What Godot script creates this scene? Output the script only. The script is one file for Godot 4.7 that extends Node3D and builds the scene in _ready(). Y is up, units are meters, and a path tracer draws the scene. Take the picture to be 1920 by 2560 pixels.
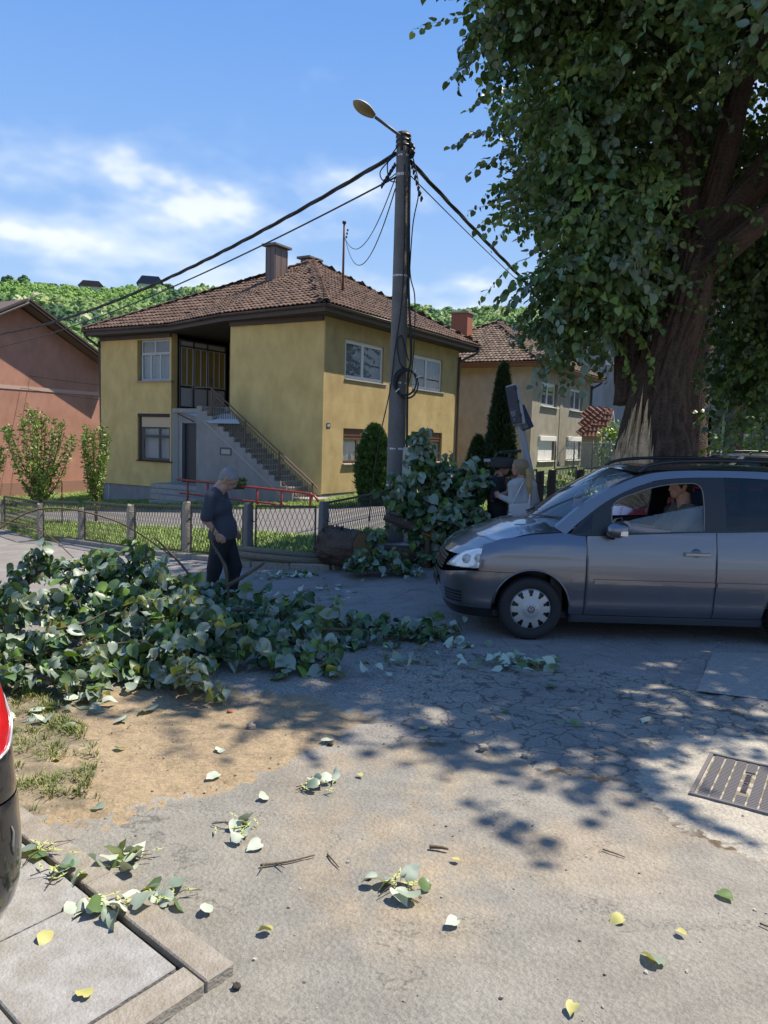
extends Node3D
# A street corner after a lime tree broke: yellow house with outside stairs, lamp pole, cut branches, a grey people carrier.

var M := {}                 # materials by name
var T := {}                 # textures by name
var used := {}              # names already given to top-level nodes
var rng := RandomNumberGenerator.new()
var noise := FastNoiseLite.new()
var noise_b := FastNoiseLite.new()

# the yellow house's own frame: origin at its near corner, a runs left along the front, n towards the street
const SKY_TURN := 1.0
const HC := Vector3(-2.09, 0.04, -25.0)
const HA := Vector3(-0.857, 0, -0.515)
const HN := Vector3(-0.515, 0, 0.857)

func _ready():
	rng.seed = 7
	noise.seed = 3
	noise.frequency = 1.0
	noise.fractal_octaves = 3
	noise_b.seed = 11
	noise_b.frequency = 1.0
	noise_b.noise_type = FastNoiseLite.TYPE_SIMPLEX
	noise_b.fractal_type = FastNoiseLite.FRACTAL_NONE
	make_camera()
	make_light()
	make_materials()
	build_ground()
	build_hill()
	build_yellow_house()
	build_beige_house()
	build_far_buildings()
	build_lime_tree()
	build_small_plants()
	build_fences()
	build_pole()
	build_sign_post()
	build_logs()
	build_branches()
	build_people_carrier()
	build_other_cars()
	build_people()
	build_litter()

func make_camera():
	var cam := Camera3D.new()
	cam.name = "camera"
	cam.position = Vector3(0, 1.98, 0)
	cam.rotation_degrees = Vector3(-5.5, 0, 1.7)
	cam.fov = 67.94
	cam.near = 0.05
	cam.far = 1500
	add_child(cam)
	cam.current = true

func make_light():
	var env := Environment.new()
	env.background_mode = Environment.BG_SKY
	var sky := Sky.new()
	var pan := PanoramaSkyMaterial.new()
	pan.panorama = ImageTexture.create_from_image(sky_picture(3072))
	pan.energy_multiplier = 1.0
	sky.sky_material = pan
	env.sky = sky
	env.tonemap_mode = Environment.TONE_MAPPER_LINEAR
	env.tonemap_exposure = 1.62
	env.sdfgi_enabled = true
	env.ssao_enabled = true
	env.ssil_enabled = true
	var we := WorldEnvironment.new()
	we.name = "world_environment"
	we.environment = env
	add_child(we)
	var sun := DirectionalLight3D.new()
	sun.name = "sun"
	sun.light_energy = 1.5
	sun.light_color = Color(1.0, 0.955, 0.88)
	sun.light_angular_distance = 0.5
	sun.shadow_enabled = true
	var az := deg_to_rad(70.0)      # from straight ahead towards the right
	var el := deg_to_rad(61.0)
	var to_sun := Vector3(sin(az) * cos(el), sin(el), -cos(az) * cos(el))
	sun.transform = Transform3D(Basis.looking_at(-to_sun, Vector3.UP), Vector3(0, 60, 0))
	add_child(sun)

# sky: blue deepening with height, thin high veils and a few small heaps of cloud, the same all the way round
func sky_picture(w: int) -> Image:
	var h := w / 2
	var im := Image.create(w, h, false, Image.FORMAT_RGBF)
	var f := FastNoiseLite.new()
	f.seed = 21
	f.frequency = 1.3
	f.fractal_octaves = 5
	f.fractal_gain = 0.55
	var g := FastNoiseLite.new()
	g.seed = 5
	g.frequency = 0.6
	g.fractal_octaves = 2
	var tone := [[0.0, Color(0.37, 0.475, 0.60)], [0.15, Color(0.27, 0.405, 0.60)], [0.30, Color(0.175, 0.315, 0.585)], [0.47, Color(0.108, 0.240, 0.535)], [1.0, Color(0.07, 0.175, 0.46)]]
	for j in h:
		var v := PI * 0.5 - (j + 0.5) / h * PI
		if v < -0.02:
			im.fill_rect(Rect2i(0, j, w, h - j), Color(0.24, 0.24, 0.20))
			break
		var s := sin(maxf(v, 0.0))
		var base := Color()
		for k in 4:
			if s >= tone[k][0]:
				base = (tone[k][1] as Color).lerp(tone[k + 1][1], (s - tone[k][0]) / (tone[k + 1][0] - tone[k][0]))
		var cv := cos(v)
		var sc := 1.0 / (s + 0.22)
		var veil_gain := smoothstep(0.62, 0.22, s)
		var heap_gain := smoothstep(0.43, 0.28, s)
		for i in w:
			var a := (i + 0.5) / w * TAU + SKY_TURN
			# clouds lie on a high sheet: look them up where the line of sight meets it
			var px := cos(a) * cv * sc
			var pz := sin(a) * cv * sc
			var big := g.get_noise_2d(px * 1.1 + 3.0, pz * 1.1)
			var fine := f.get_noise_2d(px * 1.5, pz * 1.5)
			var veil := smoothstep(-0.15, 0.75, fine * 0.75 + big * 0.9) * veil_gain * 0.85
			var heap := smoothstep(0.24, 0.56, fine * 0.9 + big * 0.42) * 0.55 * heap_gain
			var c := base.lerp(Color(0.54, 0.61, 0.68), veil)
			c = c.lerp(Color(0.66, 0.68, 0.70), heap)
			im.set_pixel(i, j, c)
	return im

# ---------- naming ----------
func free_name(called: String) -> String:
	if not used.has(called):
		used[called] = 0
		return called
	used[called] += 1
	return "%s_%03d" % [called, used[called]]

func thing(called: String, label: String, category: String, at := Vector3.ZERO, turn := 0.0, group := "") -> Node3D:
	var o := Node3D.new()
	o.name = free_name(called)
	add_child(o)
	o.position = at
	o.rotation.y = turn
	o.set_meta("label", label)
	o.set_meta("category", category)
	if group:
		o.set_meta("group", group)
	return o

func obj(called: String, mesh: Mesh, m: Material, parent: Node = self, kind := "") -> MeshInstance3D:
	var o := MeshInstance3D.new()
	o.mesh = mesh
	if m:
		o.material_override = m
	o.name = free_name(called) if parent == self else called
	parent.add_child(o, true)
	if kind:
		o.set_meta("kind", kind)
	return o

func commit(called: String, st: SurfaceTool, m: Material, parent: Node = self, kind := "") -> MeshInstance3D:
	return obj(called, finish(st), m, parent, kind)

func tag(o: Node, label: String, category: String, group := ""):
	o.set_meta("label", label)
	o.set_meta("category", category)
	if group:
		o.set_meta("group", group)

func many(called: String, mesh: Mesh, m: Material, where: Array, parent: Node = self, colors: Array = []) -> MultiMeshInstance3D:
	var mm := MultiMesh.new()
	mm.transform_format = MultiMesh.TRANSFORM_3D
	mm.use_colors = colors.size() > 0
	mm.mesh = mesh
	mm.instance_count = where.size()
	for i in where.size():
		mm.set_instance_transform(i, where[i])
		if colors.size():
			mm.set_instance_color(i, colors[i])
	var o := MultiMeshInstance3D.new()
	o.multimesh = mm
	o.material_override = m
	o.name = free_name(called) if parent == self else called
	parent.add_child(o, true)
	o.set_meta("kind", "stuff")
	return o

# ---------- shapes ----------
func mb(smooth := false) -> SurfaceTool:
	var st := SurfaceTool.new()
	st.begin(Mesh.PRIMITIVE_TRIANGLES)
	st.set_smooth_group(0 if smooth else -1)
	return st

func finish(st: SurfaceTool) -> ArrayMesh:
	st.generate_normals()
	return st.commit()

# corners in counter-clockwise order as seen from the front
func tri(st: SurfaceTool, a: Vector3, b: Vector3, c: Vector3):
	st.add_vertex(a)
	st.add_vertex(c)
	st.add_vertex(b)

func quad(st: SurfaceTool, a: Vector3, b: Vector3, c: Vector3, d: Vector3):
	tri(st, a, b, c)
	tri(st, a, c, d)

func box(st: SurfaceTool, size: Vector3, x := Transform3D(), bevel := 0.0):
	var h := size * 0.5
	var b := minf(bevel, minf(h.x, minf(h.y, h.z)) * 0.49)
	if b <= 0.0:
		var p := []
		for i in 8:
			p.append(x * Vector3(h.x if i & 1 else -h.x, h.y if i & 2 else -h.y, h.z if i & 4 else -h.z))
		quad(st, p[4], p[5], p[7], p[6])
		quad(st, p[1], p[0], p[2], p[3])
		quad(st, p[5], p[1], p[3], p[7])
		quad(st, p[0], p[4], p[6], p[2])
		quad(st, p[6], p[7], p[3], p[2])
		quad(st, p[0], p[1], p[5], p[4])
		return
	# chamfered: six faces, twelve edge strips, eight corners
	var q := {}
	for sx in [-1, 1]:
		for sy in [-1, 1]:
			for sz in [-1, 1]:
				var c := Vector3(h.x * sx, h.y * sy, h.z * sz)
				var k := Vector3i(sx, sy, sz)
				q[[k, 0]] = x * (c - Vector3(0, b * sy, b * sz))
				q[[k, 1]] = x * (c - Vector3(b * sx, 0, b * sz))
				q[[k, 2]] = x * (c - Vector3(b * sx, b * sy, 0))
	var o := x.origin
	for ax in 3:
		var u := (ax + 1) % 3
		var v := (ax + 2) % 3
		for s in [-1, 1]:
			var ring := []
			for uv in [[-1, -1], [1, -1], [1, 1], [-1, 1]]:
				var k := Vector3i()
				k[ax] = s
				k[u] = uv[0]
				k[v] = uv[1]
				ring.append(q[[k, ax]])
			if s > 0:
				quad(st, ring[0], ring[1], ring[2], ring[3])
			else:
				quad(st, ring[3], ring[2], ring[1], ring[0])
		# edges along ax
		for su in [-1, 1]:
			for sv in [-1, 1]:
				var k0 := Vector3i()
				k0[ax] = -1
				k0[u] = su
				k0[v] = sv
				var k1 := k0
				k1[ax] = 1
				var e := [q[[k0, u]], q[[k1, u]], q[[k1, v]], q[[k0, v]]]
				outward(st, e, o)
	for sx in [-1, 1]:
		for sy in [-1, 1]:
			for sz in [-1, 1]:
				var k := Vector3i(sx, sy, sz)
				outward(st, [q[[k, 0]], q[[k, 1]], q[[k, 2]]], o)

func outward(st: SurfaceTool, e: Array, o: Vector3):
	var nn: Vector3 = (e[1] - e[0]).cross(e[2] - e[0])
	if nn.dot(e[0] - o) < 0:
		e = e.duplicate()
		e.reverse()
	if e.size() == 3:
		tri(st, e[0], e[1], e[2])
	else:
		quad(st, e[0], e[1], e[2], e[3])

func at(p: Vector3, turn := 0.0) -> Transform3D:
	return Transform3D(Basis(Vector3.UP, turn), p)

# a bar between two points: w across, h the other way
func bar(st: SurfaceTool, a: Vector3, b: Vector3, w: float, h: float, bevel := 0.0, up := Vector3.UP):
	var d := b - a
	var z := d.normalized()
	if absf(z.dot(up)) > 0.98:
		up = Vector3(1, 0, 0.01).normalized()
	var xx := up.cross(z).normalized()
	var yy := z.cross(xx)
	box(st, Vector3(w, h, d.length()), Transform3D(Basis(xx, yy, z), (a + b) * 0.5), bevel)

func skin(st: SurfaceTool, rings: Array, closed := true, caps := true):
	for i in rings.size() - 1:
		var a: Array = rings[i]
		var b: Array = rings[i + 1]
		var n := a.size()
		for j in (n if closed else n - 1):
			var k := (j + 1) % n
			quad(st, a[j], a[k], b[k], b[j])
	if caps and closed:
		for e in [0, rings.size() - 1]:
			var r: Array = rings[e]
			var c := Vector3.ZERO
			for p in r:
				c += p
			c /= r.size()
			for j in r.size():
				if e == 0:
					tri(st, c, r[(j + 1) % r.size()], r[j])
				else:
					tri(st, c, r[j], r[(j + 1) % r.size()])

# round tube along points; radii a number or one per point
func tube(st: SurfaceTool, pts: Array, radii, sides := 8, caps := true, wob := 0.0):
	var rings := []
	var last := Vector3.UP
	for i in pts.size():
		var d: Vector3
		if i == 0:
			d = pts[1] - pts[0]
		elif i == pts.size() - 1:
			d = pts[i] - pts[i - 1]
		else:
			d = pts[i + 1] - pts[i - 1]
		d = d.normalized()
		if i == 0:
			last = Vector3.RIGHT if absf(d.dot(Vector3.RIGHT)) < 0.9 else Vector3.FORWARD
		var xx := (last - d * d.dot(last)).normalized()
		last = xx
		var yy := d.cross(xx)
		var r: float = radii[i] if radii is Array else radii
		var ring := []
		for j in sides:
			var t := TAU * j / sides
			var rr := r
			if wob > 0.0:
				rr *= 1.0 + wob * noise.get_noise_3d(pts[i].x * 2 + cos(t) * 1.5, pts[i].y * 2 + sin(t) * 1.5, pts[i].z * 2)
			ring.append(pts[i] + (xx * cos(t) + yy * sin(t)) * rr)
		rings.append(ring)
	skin(st, rings, true, caps)

func curve(pts: Array, steps := 8) -> Array:
	var out := []
	var n := pts.size()
	for i in n - 1:
		var a: Vector3 = pts[maxi(i - 1, 0)]
		var d: Vector3 = pts[mini(i + 2, n - 1)]
		for s in steps:
			out.append(pts[i].cubic_interpolate(pts[i + 1], a, d, float(s) / steps))
	out.append(pts[n - 1])
	return out

# points hanging between a and b with the given sag
func hang(a: Vector3, b: Vector3, sag: float, steps := 24) -> Array:
	var out := []
	for i in steps + 1:
		var t := float(i) / steps
		out.append(a.lerp(b, t) - Vector3(0, sag * 4 * t * (1 - t), 0))
	return out

# turned shape: profile of (radius, height), around the y axis of x
func lathe(st: SurfaceTool, prof: Array, x := Transform3D(), sides := 24, caps := true):
	var rings := []
	for p in prof:
		var ring := []
		for j in sides:
			var t := TAU * j / sides
			ring.append(x * Vector3(cos(t) * p.x, p.y, -sin(t) * p.x))
		rings.append(ring)
	skin(st, rings, true, caps)

# flat polygon (counter-clockwise in x, y) pushed from z = 0 back to z = -depth
func prism(st: SurfaceTool, poly: PackedVector2Array, depth: float, x := Transform3D()):
	if Geometry2D.is_polygon_clockwise(poly):
		poly = poly.duplicate()
		poly.reverse()
	var idx := Geometry2D.triangulate_polygon(poly)
	var z := Vector3(0, 0, -depth)
	for i in range(0, idx.size(), 3):
		var p := [poly[idx[i]], poly[idx[i + 1]], poly[idx[i + 2]]]
		if (p[1] - p[0]).cross(p[2] - p[0]) < 0:
			p = [p[0], p[2], p[1]]
		var q := []
		for e in p:
			q.append(Vector3(e.x, e.y, 0))
		tri(st, x * q[0], x * q[1], x * q[2])
		tri(st, x * (q[0] + z), x * (q[2] + z), x * (q[1] + z))
	for i in poly.size():
		var a := Vector3(poly[i].x, poly[i].y, 0)
		var b2 := poly[(i + 1) % poly.size()]
		var b := Vector3(b2.x, b2.y, 0)
		quad(st, x * (a + z), x * (b + z), x * b, x * a)

func blob(st: SurfaceTool, c: Vector3, r: Vector3, rough := 0.2, freq := 2.0, rows := 7, cols := 10, off := 0.0):
	var rings := []
	for i in rows + 1:
		var u := PI * i / rows
		var ring := []
		for j in cols:
			var t := TAU * j / cols
			var d := Vector3(sin(u) * cos(t), -cos(u), -sin(u) * sin(t))
			var k := 1.0 + rough * noise.get_noise_3d(d.x * freq + off, d.y * freq + off * 0.7, d.z * freq - off)
			ring.append(c + d * r * k)
		rings.append(ring)
	skin(st, rings, true, false)

# ---------- ground ----------
func rise(x: float, z: float) -> float:
	var d := -z
	var low := -smoothstep(6.0, 14.0, d) * minf(1.3, 0.085 * maxf(0.0, -x - 0.5))
	var high := 0.42 * smoothstep(10.5, 17.0, d) * smoothstep(0.5, 4.0, x) + 0.4 * smoothstep(17.0, 36.0, d) * smoothstep(2.0, 7.0, x)
	var dip := -0.13 * smoothstep(7.6, 9.2, d) * smoothstep(12.6, 10.8, d) * smoothstep(0.6, -0.9, x)
	return low + high + dip

func on(x: float, z: float, up := 0.0) -> Vector3:
	return Vector3(x, rise(x, z) + up, z)

func hp(a: float, n: float, y: float) -> Vector3:
	return Vector3(HC.x, 0, HC.z) + HA * a + HN * n + Vector3(0, y, 0)

# ---------- materials ----------
func noise_tex(size: int, freq: float, lo: Color, hi: Color, octaves := 4, kind := FastNoiseLite.TYPE_SIMPLEX_SMOOTH, sd := 1, gain := 0.5) -> NoiseTexture2D:
	var f := FastNoiseLite.new()
	f.seed = sd
	f.noise_type = kind
	f.frequency = freq
	f.fractal_octaves = octaves
	f.fractal_gain = gain
	var t := NoiseTexture2D.new()
	t.width = size
	t.height = size
	t.seamless = true
	t.noise = f
	var g := Gradient.new()
	g.offsets = PackedFloat32Array([0.0, 1.0])
	g.colors = PackedColorArray([lo, hi])
	t.color_ramp = g
	return t

func grey(v: float) -> Color:
	return Color(v, v, v).linear_to_srgb()

func mat(called: String, c: Color, rough := 0.8, tex: Texture2D = null, scale := 1.0, bump: Texture2D = null, cm := 0.3, stain: Texture2D = null, stain_scale := 0.15) -> StandardMaterial3D:
	var m := StandardMaterial3D.new()
	m.resource_name = called
	m.albedo_color = c.linear_to_srgb()
	m.roughness = rough
	if tex:
		m.albedo_texture = tex
	if bump:
		m.heightmap_enabled = true
		m.heightmap_texture = bump
		m.heightmap_scale = cm
	if tex or bump:
		m.uv1_triplanar = true
		m.uv1_world_triplanar = true
		m.uv1_scale = Vector3.ONE * scale
	if stain:
		m.detail_enabled = true
		m.detail_blend_mode = BaseMaterial3D.BLEND_MODE_MUL
		m.detail_albedo = stain
		m.detail_uv_layer = BaseMaterial3D.DETAIL_UV_2
		m.uv2_triplanar = true
		m.uv2_world_triplanar = true
		m.uv2_scale = Vector3(stain_scale, stain_scale * 0.45, stain_scale)
	M[called] = m
	return m

func leafy(called: String, c: Color, back := 0.5, rough := 0.5) -> StandardMaterial3D:
	var m := mat(called, c, rough)
	m.vertex_color_use_as_albedo = true
	m.backlight_enabled = true
	m.backlight = Color(back, back, back * 0.35)
	return m

func make_materials():
	T.fine = noise_tex(512, 0.06, grey(0.78), grey(1.0), 4, FastNoiseLite.TYPE_SIMPLEX_SMOOTH, 1)
	T.grain = noise_tex(512, 0.22, grey(0.62), grey(1.0), 3, FastNoiseLite.TYPE_VALUE_CUBIC, 2, 0.7)
	T.speckle = noise_tex(1024, 0.16, grey(0.45), grey(1.0), 3, FastNoiseLite.TYPE_VALUE_CUBIC, 12, 0.8)
	T.blotch = noise_tex(512, 0.012, grey(0.80), grey(1.0), 5, FastNoiseLite.TYPE_SIMPLEX_SMOOTH, 3)
	T.dirt = noise_tex(512, 0.014, Color(0.83, 0.81, 0.78), Color(1, 1, 1), 6, FastNoiseLite.TYPE_SIMPLEX_SMOOTH, 4, 0.6)
	T.pebble = noise_tex(512, 0.055, grey(0.0), grey(1.0), 2, FastNoiseLite.TYPE_CELLULAR, 5)
	T.lump = noise_tex(512, 0.03, grey(0.0), grey(1.0), 4, FastNoiseLite.TYPE_SIMPLEX_SMOOTH, 6)
	T.stucco = noise_tex(512, 0.10, grey(0.0), grey(1.0), 3, FastNoiseLite.TYPE_SIMPLEX, 7)
	T.wood = noise_tex(512, 0.02, Color(0.74, 0.68, 0.62), Color(1, 1, 1), 5, FastNoiseLite.TYPE_SIMPLEX_SMOOTH, 8, 0.65)

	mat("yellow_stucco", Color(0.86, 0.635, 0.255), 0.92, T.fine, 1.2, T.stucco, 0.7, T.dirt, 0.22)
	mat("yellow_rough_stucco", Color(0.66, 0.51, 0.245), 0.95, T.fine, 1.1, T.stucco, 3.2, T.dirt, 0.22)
	mat("grey_plinth", Color(0.33, 0.33, 0.33), 0.9, T.fine, 1.0, T.stucco, 0.4, T.dirt, 0.3)
	mat("rough_grey", Color(0.44, 0.43, 0.38), 0.95, T.grain, 1.2, T.stucco, 3.0)
	mat("concrete", Color(0.42, 0.40, 0.36), 0.9, T.fine, 1.5, T.lump, 0.5, T.dirt, 0.6)
	mat("old_concrete", Color(0.40, 0.37, 0.32), 0.95, T.grain, 2.0, T.lump, 1.8, T.dirt, 1.5)
	mat("pole_concrete", Color(0.23, 0.22, 0.21), 0.9, T.grain, 1.2, T.lump, 0.6, T.dirt, 0.5)
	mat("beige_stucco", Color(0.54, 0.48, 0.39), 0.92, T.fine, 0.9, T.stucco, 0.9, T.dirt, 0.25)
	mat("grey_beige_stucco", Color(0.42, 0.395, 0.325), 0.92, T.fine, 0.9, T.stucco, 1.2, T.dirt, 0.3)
	mat("pink_stucco", Color(0.58, 0.305, 0.225), 0.92, T.fine, 1.0, T.stucco, 0.5, T.dirt, 0.2)
	mat("pink_band", Color(0.55, 0.40, 0.33), 0.9, T.fine, 1.0)
	mat("grey_wall", Color(0.36, 0.36, 0.39), 0.9, T.fine, 0.7, T.stucco, 0.5, T.dirt, 0.12)
	mat("roof_tile", Color(0.27, 0.165, 0.125), 0.9, T.grain, 2.0, T.lump, 0.8, T.dirt, 0.8)
	M.roof_tile.vertex_color_use_as_albedo = true
	mat("dark_wood", Color(0.045, 0.034, 0.030), 0.75, T.wood, 1.0)
	mat("fascia_brown", Color(0.085, 0.063, 0.055), 0.6, T.wood, 1.0)
	mat("fascia_red", Color(0.30, 0.16, 0.11), 0.7, T.wood, 1.0)
	mat("gutter_brown", Color(0.06, 0.045, 0.040), 0.4)
	mat("chimney_sheet", Color(0.16, 0.115, 0.10), 0.55, T.fine, 1.0)
	mat("chimney_cap", Color(0.15, 0.14, 0.14), 0.6, T.fine, 1.0)
	mat("brick_red", Color(0.40, 0.14, 0.08), 0.9, T.grain, 3.0, T.lump, 0.5)
	mat("window_white", Color(0.62, 0.62, 0.61), 0.45, T.fine, 2.0)
	mat("window_grey", Color(0.50, 0.51, 0.50), 0.5, T.fine, 2.0)
	mat("window_brown", Color(0.15, 0.065, 0.035), 0.5, T.wood, 2.0)
	mat("window_dark", Color(0.04, 0.042, 0.045), 0.4)
	mat("sill_stone", Color(0.36, 0.35, 0.33), 0.7, T.fine, 2.0)
	mat("shutter_beige", Color(0.52, 0.40, 0.25), 0.6)
	mat("shutter_white", Color(0.74, 0.74, 0.72), 0.55)
	mat("curtain", Color(0.22, 0.23, 0.235), 0.9)
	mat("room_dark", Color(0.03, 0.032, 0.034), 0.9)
	mat("blind_dark", Color(0.05, 0.06, 0.066), 0.8)
	mat("door_black", Color(0.018, 0.02, 0.026), 0.45)
	mat("amber_glass", Color(0.40, 0.27, 0.06), 0.18, T.fine, 6.0, T.pebble, 1.2)
	mat("panel_grey", Color(0.52, 0.52, 0.51), 0.6, T.fine, 2.0)
	mat("steel_dark", Color(0.045, 0.042, 0.042), 0.45)
	mat("rail_rust", Color(0.135, 0.075, 0.055), 0.5, T.grain, 2.0)
	mat("rail_red", Color(0.26, 0.035, 0.025), 0.4)
	mat("galvanised", Color(0.33, 0.34, 0.36), 0.42, T.fine, 3.0)
	mat("canopy_sheet", Color(0.50, 0.49, 0.46), 0.55, T.fine, 2.0)
	mat("cable", Color(0.012, 0.012, 0.013), 0.5)
	mat("rust", Color(0.20, 0.075, 0.035), 0.8, T.grain, 2.0)
	mat("white_paint", Color(0.74, 0.73, 0.70), 0.7, T.fine, 2.0)
	mat("sign_blue", Color(0.020, 0.027, 0.062), 0.5)
	mat("sign_print", Color(0.16, 0.17, 0.20), 0.4)
	mat("box_beige", Color(0.50, 0.48, 0.40), 0.6, T.fine, 1.0)
	mat("lamp_glass", Color(0.22, 0.17, 0.085), 0.25)
	mat("lamp_body", Color(0.42, 0.42, 0.43), 0.45)
	mat("black_plastic", Color(0.012, 0.012, 0.013), 0.42)
	mat("bark", Color(0.15, 0.11, 0.088), 0.95, T.wood, 1.3, T.lump, 3.0, T.dirt, 0.6)
	mat("twig", Color(0.14, 0.105, 0.065), 0.8, T.wood, 3.0)
	mat("torn_wood", Color(0.92, 0.68, 0.42), 0.85, T.wood, 1.5, T.lump, 1.5)
	mat("cut_wood", Color(0.34, 0.20, 0.105), 0.85, T.wood, 2.0)
	mat("stone", Color(0.42, 0.36, 0.29), 0.9, T.grain, 3.0)
	mat("slab", Color(0.42, 0.42, 0.41), 0.88, T.grain, 2.2, T.pebble, 0.35, T.dirt, 0.9)
	mat("kerb", Color(0.40, 0.365, 0.31), 0.9, T.grain, 2.2, T.pebble, 0.4, T.dirt, 0.9)
	mat("cast_iron", Color(0.155, 0.145, 0.15), 0.6, T.grain, 4.0)
	mat("path_asphalt", Color(0.24, 0.23, 0.225), 0.92, T.grain, 1.2, T.pebble, 0.5, T.dirt, 0.4)
	leafy("leaf", Color(1, 1, 1), 0.55, 0.42)
	leafy("leaf_pale", Color(1, 1, 1), 0.35, 0.55)
	leafy("grass_blade", Color(1, 1, 1), 0.5, 0.6)
	leafy("conifer", Color(1, 1, 1), 0.15, 0.7)
	var g := StandardMaterial3D.new()
	g.resource_name = "pane"
	g.transparency = BaseMaterial3D.TRANSPARENCY_ALPHA
	g.albedo_color = Color(0.75, 0.82, 0.85, 0.12)
	g.roughness = 0.02
	M.pane = g
	var d := StandardMaterial3D.new()
	d.resource_name = "tinted_pane"
	d.transparency = BaseMaterial3D.TRANSPARENCY_ALPHA
	d.albedo_color = Color(0.02, 0.025, 0.03, 0.72)
	d.roughness = 0.02
	M.tinted = d

# ---------- ground ----------
const LAWN := [Vector2(-0.9, -12.35), Vector2(-2.3, -12.75), Vector2(-3.6, -13.9), Vector2(-5, -15), Vector2(-6.7, -16.9), Vector2(-8.15, -17.9), Vector2(-10.8, -21.5), Vector2(-34, -43), Vector2(-60, -62), Vector2(30, -62), Vector2(30, -24), Vector2(6.4, -18.6), Vector2(3.2, -16.3), Vector2(0.3, -15.4)]
const PATH := [Vector2(1.0, -16.6), Vector2(-1.3, -15.1), Vector2(-10.4, -22.9), Vector2(-30, -40), Vector2(-33, -43), Vector2(-13.3, -26.8), Vector2(-9.8, -26.4), Vector2(-4.5, -23.3), Vector2(-1.2, -21.8), Vector2(1.4, -23.4)]

# a sheet over the ground, cut to a polygon, following the lie of the land
func sheet(poly: Array, up: float, cell: float, wave := 0.0) -> SurfaceTool:
	var st := mb(true)
	var pp := PackedVector2Array(poly)
	var lo := pp[0]
	var hi := pp[0]
	for p in pp:
		lo = lo.min(p)
		hi = hi.max(p)
	var nx := int((hi.x - lo.x) / cell) + 1
	var nz := int((hi.y - lo.y) / cell) + 1
	for i in nx:
		for j in nz:
			var a := lo + Vector2(i, j) * cell
			var sq := PackedVector2Array([a, a + Vector2(cell, 0), a + Vector2(cell, cell), a + Vector2(0, cell)])
			for piece in Geometry2D.intersect_polygons(pp, sq):
				if piece.size() < 3:
					continue
				var q := []
				for p in piece:
					q.append(on(p.x, p.y, up + wave * noise.get_noise_2d(p.x * 1.7, p.y * 1.7)))
				for k in range(1, q.size() - 1):
					if (q[k] - q[0]).cross(q[k + 1] - q[0]).y > 0.0:
						tri(st, q[0], q[k], q[k + 1])
					else:
						tri(st, q[0], q[k + 1], q[k])
	return st

const DUST := [Vector2(-2.7, -4.5), Vector2(-2.6, -5.6), Vector2(-1.4, -5.75), Vector2(-0.42, -5.71), Vector2(-0.05, -5.16), Vector2(-0.5, -4.51), Vector2(-0.68, -4.24), Vector2(-1.24, -3.82), Vector2(-1.5, -3.55), Vector2(-1.95, -3.9)]
const LOWER := [Vector2(-1.45, -3.5), Vector2(-1.24, -3.82), Vector2(-0.72, -4.18), Vector2(-0.5, -4.51), Vector2(0.1, -4.8), Vector2(0.57, -4.88), Vector2(0.95, -4.48), Vector2(1.46, -4.39), Vector2(1.51, -4.27), Vector2(1.62, -3.8), Vector2(1.89, -3.47), Vector2(3.6, -2.3), Vector2(5.4, -1.5), Vector2(5.4, 0.2), Vector2(-5, 0.2), Vector2(-5, -3.0)]
const PATCH := [Vector2(1.51, -4.27), Vector2(1.64, -4.6), Vector2(2.02, -5.07), Vector2(2.68, -5.04), Vector2(4.4, -5.0), Vector2(4.4, -2.6), Vector2(3.0, -2.75), Vector2(1.89, -3.47), Vector2(1.62, -3.8)]
const ROAD := [Vector2(-5, -10.6), Vector2(-5, -8.4), Vector2(-1.2, -8.6), Vector2(-0.3, -7.9), Vector2(0.6, -7.1), Vector2(1.03, -6.86), Vector2(1.49, -6.62), Vector2(2.27, -6.37), Vector2(2.6, -6.09), Vector2(3.0, -5.7), Vector2(5.4, -4.6), Vector2(5.4, -10.6)]
const VERGE := [Vector2(-5, -3.0), Vector2(-1.75, -3.62), Vector2(-1.55, -3.95), Vector2(-2.0, -4.9), Vector2(-2.5, -5.6), Vector2(-5, -6.2)]

func inside(poly: PackedVector2Array, p: Vector2) -> bool:
	return Geometry2D.is_point_in_polygon(p, poly)

# which surface lies at x, z: 0 open ground, 1 dust, 2 lower asphalt, 3 concrete patch, 4 road, 5 verge
func surface_at(p: Vector2) -> int:
	var w := p + Vector2(noise.get_noise_2d(p.x * 3.0, p.y * 3.0), noise.get_noise_2d(p.x * 3.0 + 40.0, p.y * 3.0)) * 0.07
	w += Vector2(noise_b.get_noise_2d(p.x * 14.0, p.y * 14.0), noise_b.get_noise_2d(p.x * 14.0, p.y * 14.0 + 9.0)) * 0.02
	if w.y < -5.5:
		if inside(polys[3], w):
			return 4
	if w.x < -1.0 and inside(polys[4], w + (w - p) * 2.0):
		return 5
	if w.x > 1.4 and inside(polys[2], w):
		return 3
	if w.y > -5.0 and inside(polys[1], w):
		return 2
	if w.x < 0.1 and inside(polys[0], w + (w - p) * 1.5):
		return 1
	return 0

var polys := []

func near_height(x: float, z: float) -> float:
	var s := surface_at(Vector2(x, z))
	var h := 0.0
	match s:
		1: h = -0.006 + 0.022 * noise.get_noise_2d(x * 2.2, z * 4.0) + 0.008 * noise_b.get_noise_2d(x * 9.0, z * 14.0)
		2: h = 0.0
		3: h = 0.012
		4: h = 0.028
		5: h = 0.012 + 0.018 * noise.get_noise_2d(x * 3.0, z * 3.0)
		0: h = 0.006 + 0.010 * noise.get_noise_2d(x * 2.0, z * 2.0)
	h += 0.0025 * noise_b.get_noise_2d(x * 12.0, z * 12.0)
	return h

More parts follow.
